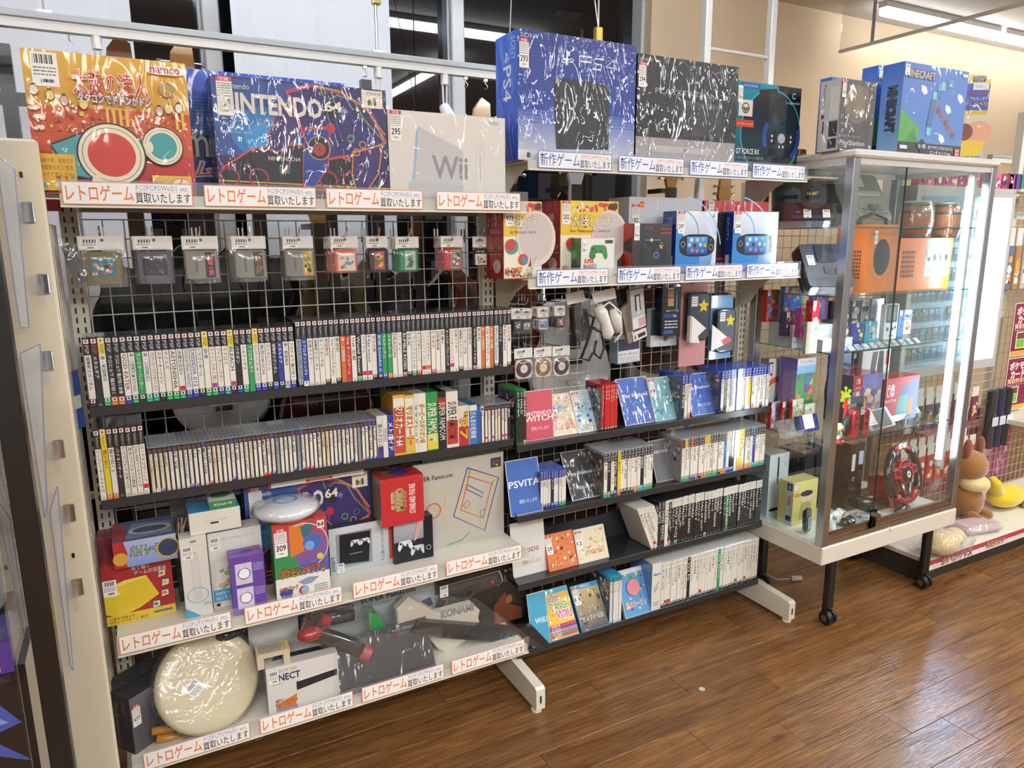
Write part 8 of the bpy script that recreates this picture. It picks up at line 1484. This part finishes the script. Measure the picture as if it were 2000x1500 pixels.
# hanging goods on the grids at the right
rnd = random.Random(9)
k_ = 0
for (xa_, xb_, za, zb_, cols, nm, gl) in ((3.36, 3.98, .62, .82, ('7a3a4c', '5a4a6c', '3a4a5c', '8a3a3a', 'a8a8b0'), 'card pack', 'dark blister pack hanging on the grid under the card case'), (3.36, 4.0, .34, .56, ('b83a3c', 'c84a4a', 'a82f34', '2f5aa8', 'c8503c'), 'red pack', 'red snack-sized toy pack hanging on the lower grid'), (4.15, 4.36, .42, .75, ('2a2a30', '26324c', '3a3a40'), 'tube', 'dark rolled mat packed in clear film at the right edge'), (4.15, 4.75, 1.28, 1.6, ('6a8a5c', 'a87a4a', '5a6a8c', 'b8b0a0'), 'toy', 'small toy package hanging high at the right edge')):
    nx = int((xb_-xa_)/.07) if 'tube' not in nm else 3
    for i in range(nx):
        for j in range(2 if nm in ('card pack', 'red pack') else 1):
            x = xa_+(xb_-xa_)*i/nx; yy = -.10-.05*j; c = rnd.choice(cols); h = zb_-za-.02*j
            if nm == 'tube': o = MB().lathe([(.005, 0), (.028, .004), (.028, h-.01), (.012, h)], c, 14).box(-.028, .028, -.030, -.0285, h*.4, h*.55, 'd0d4dc').obj('rolled_mat', 'gloss', None, (x+.03, yy, za), smooth=False)
            else:
                o = MB().box(0, .055, 0, .012, 0, h*.72, c, bev=.004).obj('toy_pack', 'gloss', None, (x, yy, za)); MB().box(0, .055, .005, .006, h*.72, h, 'd8d4cc').obj('header_card', 'card', o); a = Art(.05, h*.6); a.scatter(.1, .1, .9, .9, 9, ['e8e0d0', shade(c, .6), 'd8a04a', 'c8ccd4'], .05, .15, k_, 'poly'); a.front('front_print', o, .0025, .01, -.0002)
            tag(o, gl+', %s from left%s' % (ordn(i), ', rear' if j else ''), 'pack', gl+' group'); k_ += 1
# pink boxes inside the shelf behind the grid
for i in range(5): o = carton('pink_box', 'pink patterned box standing behind the grid at the right edge, %s from left' % ordn(i), 'box', (3.95+i*.16, .06, .12), .15, .1, .36, front='b8607a', mat='card'); a = A_(o); a.scatter(.1, .1, .9, .9, 14, ['d8a0b0', '8a4a5c', 'e0c8c0'], .03, .09, i); a.front('front_print', o)
# plush toys (plain generic shapes)
zp = .1185
c = at(1905, 880, 'y', -.2); t = thing('brown_plush', 'brown plush animal with cream collar sitting behind the showcase corner', 'plush toy', (c.x-.02, -.2, zp))
MB().ball((0, 0, .09), (.085, .075, .09), '8f5f2c', 18, 12).obj('body', 'plush', t, smooth=True); MB().ball((.01, -.02, .19), (.08, .07, .045), 'd8c88c', 16, 10).obj('collar', 'plush', t, smooth=True); MB().ball((.0, 0, .28), (.085, .075, .08), '9a6a34', 18, 12).obj('head', 'plush', t, smooth=True)
for sx in (-.05, .06): MB().ball((sx, .0, .37), (.028, .02, .06), '7a4422', 12, 9).obj('ear', 'plush', t, smooth=True)
for sx in (-.05, .05): MB().ball((sx, -.06, .03), (.03, .05, .03), '8f5f2c', 12, 8).obj('paw', 'plush', t, smooth=True)
c = at(1925, 960, 'z', .18); t = thing('yellow_plush', 'bright yellow plush toy lying face down beside the brown plush', 'plush toy', (c.x+.02, -.22, zp))
MB().ball((0, 0, .065), (.13, .075, .062), 'd8bc1c', 20, 12).ball((.13, -.02, .045), (.06, .06, .045), 'd4b41a', 16, 10).obj('body', 'plush', t, smooth=True)
MB().path([(-.09, 0, .09), (-.12, .0, .15), (-.15, .0, .18)], [.035, .032, .022], 'd8bc1c', 12).obj('arm', 'plush', t, smooth=True); MB().path([(.17, -.03, .03), (.23, -.05, .02), (.28, -.06, .018)], [.018, .016, .008], '1c1c22', 10).obj('black_tip', 'plush', t, smooth=True); MB().path([(.08, -.05, .03), (.12, -.09, .025)], [.03, .026], 'd4b41a', 10).obj('foot', 'plush', t, smooth=True)
c = at(1840, 1062, 'z', .17); t = thing('cream_plush', 'pale cream plush head lying in a clear bag under the showcase corner', 'plush toy', (c.x, c.y, zp+.002))
MB().ball((0, 0, .055), (.09, .065, .055), 'd8bf88', 20, 12).obj('head', 'plush', t, smooth=True); MB().ball((.12, .02, .05), (.06, .05, .045), 'dcc690', 16, 10).obj('body', 'plush', t, smooth=True); MB().ball((.04, .0, .055), (.17, .085, .062), 'ffffff', 16, 10).obj('bag_film', 'bag', t, smooth=True)
t = thing('bagged_cushion', 'pale pink flat cushion in a clear bag lying on the toy shelf', 'cushion', (at(1900, 1030, 'z', .14).x, -.33, zp), (0, 0, -.2)); MB().box(-.08, .14, -.05, .08, .0, .04, 'c8a8a8', bev=.015).obj('cushion', 'plush', t); MB().box(-.09, .15, -.06, .09, .0, .05, 'ffffff', bev=.02).obj('bag_film', 'bag', t)
o = carton('leaflet_box', 'white leaflet box standing on the floor under the showcase', 'box', (at(1745, 1110, 'z', 0).x, -.12, .0), .14, .08, .16, front='c8c8c4', mat='card'); a = A_(o); a.lines(.1, .2, .9, .85, 7, '8a8a8c', .35, 3); a.front('front_print', o)
for i, (px, c) in enumerate(((1672, 'c8a82c'), (1700, 'c0622c'))):
    p = at(px, 1095, 'y', -.1); tag(MB().ball((0, 0, .05), (.045, .04, .05), c, 14, 10).ball((.0, -.01, .11), (.03, .03, .03), c, 12, 8).obj('small_plush', 'plush', None, (p.x, -.05, .0005), smooth=True), ['yellow', 'orange'][i]+' small plush on the floor in the shade under the showcase', 'plush toy')
# ================================================================== BEHIND THE GRID: guitars and stage
RK = thing('guitar_rack', 'black metal guitar rack standing in front of the windows', 'rack')
for x in (-.15, 1.0, 2.25): MB().box(x-.02, x+.02, .62, .65, 0, 2.16, '1a1a1c').obj('post', 'satin', RK)
for z in (2.0, .98, .42): MB().box(-.25, 3.0, .625, .64, z-.02, z+.02, '1c1c1e').obj('rail', 'satin', RK)
def guitar(lb, px, py, y, col, s=1.0, guard='1c1c1e', neck='b8864a', flip=False, body=0, head='b08048'):
    """py = photo height of the body centre"""
    p = Q(px, py, y); t = thing('electric_guitar', lb, 'guitar', (p.x, y, p.z))
    if body == 0: B = [(0, -.2), (.1, -.19), (.165, -.11), (.15, -.02), (.115, .04), (.13, .1), (.155, .17), (.12, .19), (.07, .12), (0, .1), (-.07, .12), (-.13, .2), (-.165, .17), (-.13, .1), (-.115, .04), (-.15, -.02), (-.17, -.11), (-.1, -.19)]
    else: B = [(0, -.22), (.12, -.2), (.185, -.11), (.16, 0), (.12, .06), (.14, .13), (.12, .19), (.05, .21), (0, .2), (-.05, .21), (-.12, .19), (-.14, .13), (-.12, .06), (-.16, 0), (-.185, -.11), (-.12, -.2)]
    # smooth outline
    for _ in range(2): B = [q for i in range(len(B)) for q in (((B[i][0]*.75+B[(i+1) % len(B)][0]*.25), (B[i][1]*.75+B[(i+1) % len(B)][1]*.25)), ((B[i][0]*.25+B[(i+1) % len(B)][0]*.75), (B[i][1]*.25+B[(i+1) % len(B)][1]*.75)))]
    B = [(x*s, z*s) for x, z in B]
    MB().prism(B, 0, .045*s, 'y', col, bev=.05).obj('body', 'gloss', t)
    MB().prism([(x*.55, z*.5+.0) for x, z in B], -.003, .0, 'y', guard).obj('pickguard', 'gloss', t)
    MB().box(-.024*s, .024*s, -.012, .012, .1*s, .62*s, neck, bev=.003).box(-.022*s, .022*s, -.016, -.011, .02*s, .62*s, '2c2018').obj('neck', 'satin', t)
    MB().prism([(-.022*s, .62*s), (.022*s, .62*s), (.04*s, .68*s), (.035*s, .78*s), (0, .8*s), (-.03*s, .76*s), (-.04*s, .68*s)], -.008, .010, 'y', head).obj('headstock', 'gloss', t)
    m = MB(); [m.tube((sx*.03*s, .0, (.66+.035*k)*s), (sx*.06*s, .0, (.66+.035*k)*s), .005, 'c8c8c4', 8).ball((sx*.065*s, 0, (.66+.035*k)*s), (.01, .005, .008), 'd8d8d4', 8, 6) for sx in (-1, 1) for k in range(3)]; m.obj('tuners', 'chrome', t)
    MB().box(-.03*s, .03*s, -.012, 0, -.12*s, -.10*s, 'b8b8b8').obj('bridge', 'chrome', t); MB().box(-.035*s, .035*s, -.010, 0, -.04*s, -.02*s, '2a2a2c').obj('pickup', 'satin', t)
    MB().box(-.015, .015, .05*s+.0, .62-y, .6*s, .62*s, '1a1a1c').obj('hanger_arm', 'satin', t); return t
guitar('black guitar hanging behind the first bagged cartridges', 283, 590, .40, '141416', 1.0, guard='222226', neck='b07a3c', head='6a4020')
guitar('black glossy guitar with wooden neck left of the middle mullion', 395, 570, .46, '121214', 1.0, guard='1c1c20', neck='c89868')
guitar('white guitar hung low behind the lower dark shelf', 432, 740, .52, 'c9c9c4', .95, guard='e4e2dc', neck='b8864a', body=1)
guitar('black guitar with pale neck in the middle of the left bay', 520, 610, .57, '16161a', 1.0, neck='c09050', body=1, head='c8a070')
guitar('dark red guitar seen between the two dark shelves', 640, 770, .41, '3c0c14', 1.0, guard='2a1014', neck='6a4428', body=1)
guitar('olive and wood guitar behind the pink cartridge', 655, 600, .47, '5a5230', .95, guard='2f2a20', neck='c89a6a')
guitar('black guitar behind the green cartridge', 745, 600, .53, '121216', 1.0, guard='26262c', neck='2c2420')
guitar('black bodied guitar with golden neck near the middle post', 820, 610, .575, '17171b', .95, neck='b88040', head='d8b070')
guitar('sunburst guitar right behind the middle post', 945, 600, .41, '5a2410', 1.0, guard='2a1a14', neck='7a4a24', head='c8a070')
guitar('orange-brown guitar behind the small hanging packs', 1000, 640, .47, '7a3a18', .95, guard='2a1a14', neck='9a6230', body=1)
guitar('large white guitar behind the bagged controllers', 1120, 690, .40, 'efeeea', 1.15, guard='e6e6e4', neck='c8c0b0', body=1, head='d8d8d4')
guitar('dark red guitar low behind the topmost dark shelf of the right bay', 1030, 790, .55, '4a0c18', 1.0, guard='2a1014', neck='5a3a24', body=1)
guitar('brown acoustic-looking guitar behind the black cable box', 1300, 640, .47, '3c1a10', 1.05, guard='241410', neck='7a4a28', body=1)
guitar('dark guitar behind the star sticker cases', 1400, 650, .54, '2c1210', 1.0, guard='1c1414', neck='6a4a30', body=1)
t = thing('keyboard', 'white keyboard instrument on a dark stand behind the right bay', 'keyboard', (at(1130, 760, 'y', .3).x, .28, .8205)); MB().box(0, .62, 0, .2, 0, .06, 'd8d8d6', bev=.006).obj('case', 'satin', t)
m = MB(); [m.box(.02+k*.02, .038+k*.02, -.004, .1, .02, .064, 'ecebe6') for k in range(28)]; m.obj('white_keys', 'gloss', t); m = MB(); [m.box(.033+k*.02, .044+k*.02, .02, .1, .064, .072, '17171a') for k in range(28) if k % 7 not in (2, 6)]; m.obj('black_keys', 'gloss', t)
t = thing('darkening_cabinet', 'long dark wooden cabinet added on the floor to darken the view behind the shelving', 'cabinet'); MB().box(.02, 2.4, .16, .55, .0, .40, '3a2418', bev=.004).obj('body', 'satin', t)  # brown cabinet put in to darken the view through the grid
for i in range(4): d_ = MB().box(.04+i*.59, .60+i*.59, .152, .16, .03, .38, '452a1c', bev=.002).obj('door', 'satin', t); MB().box(.30+i*.59, .34+i*.59, .146, .152, .32, .33, 'a8a090').obj('handle', 'metal', d_)
for i, (x, w_, h_, c, lb) in enumerate(((.06, .34, .34, '17171a', 'black amplifier cabinet added for darkness at the left behind the middle shelf'), (.55, .4, .3, '1c1a1c', 'black amplifier cabinet added for darkness in the middle behind the left bay'), (1.25, .36, .419, '201a18', 'dark brown amplifier added for darkness behind the right bay'), (1.8, .4, .419, '4a2a1a', 'reddish brown box behind the right bay game shelves'))):
    o = tag(MB().box(0, w_, 0, .28, 0, h_, c, bev=.008).obj('amplifier', 'plastic', None, (x, .22, .4005)), lb, 'amplifier'); MB().box(.02, w_-.02, -.002, 0, .02, h_*.75, shade(c, 1.5)).obj('speaker_cloth', 'plush', o); MB().box(.02, w_-.02, -.003, 0, h_*.8, h_*.95, '8a8a86').obj('control_panel', 'metal', o)  # amplifier row put in to darken the background behind the grid
t = thing('teal_guitar', 'mint green toy-like guitar lying behind the middle white shelf', 'guitar', (at(350, 985, 'y', .28).x-.1, .27, .785)); MB().prism([(x*.6, z*.4) for x, z in ((-.1, -.1), (.1, -.08), (.16, .06), (.05, .03), (-.05, .1), (-.14, .05))], 0, .03, 'y', '6fb8ac', bev=.05).obj('body', 'gloss', t); MB().box(-.3, -.05, .005, .02, -.01, .01, 'c8a070').obj('neck', 'satin', t)
# floor details
p = at(1371, 1346, 'z', .0006); tag(MB().lathe([(.0001, .0), (.011, 0), (.011, .0012), (.0001, .0013)], 'b9babb', 20).obj('floor_sticker', 'card', None, p), 'small pale grey round sticker on the wooden floor', 'sticker')
p = at(1730, 1212, 'z', .0006); tag(MB().lathe([(.0001, .0), (.010, 0), (.010, .0012), (.0001, .0013)], '5a5a5c', 20).obj('floor_sticker', 'card', None, p), 'small dark grey round mark on the floor right of the castor', 'sticker')
q = [at(x, y_, 'z', .012) for x, y_ in ((1484, 1100), (1492, 1115), (1505, 1127), (1520, 1132), (1545, 1130))]
t = thing('power_cable', 'grey power cable with a white socket end lying on the floor under the showcase', 'cable'); MB().path(q, .004, 'a8a49c', 7).obj('cable', 'plastic', t, smooth=True); MB().tube(q[-1], q[-1]+(q[-1]-q[-2]).normalized()*.05, .012, 'b4b0a8', 10).obj('socket', 'plastic', t)
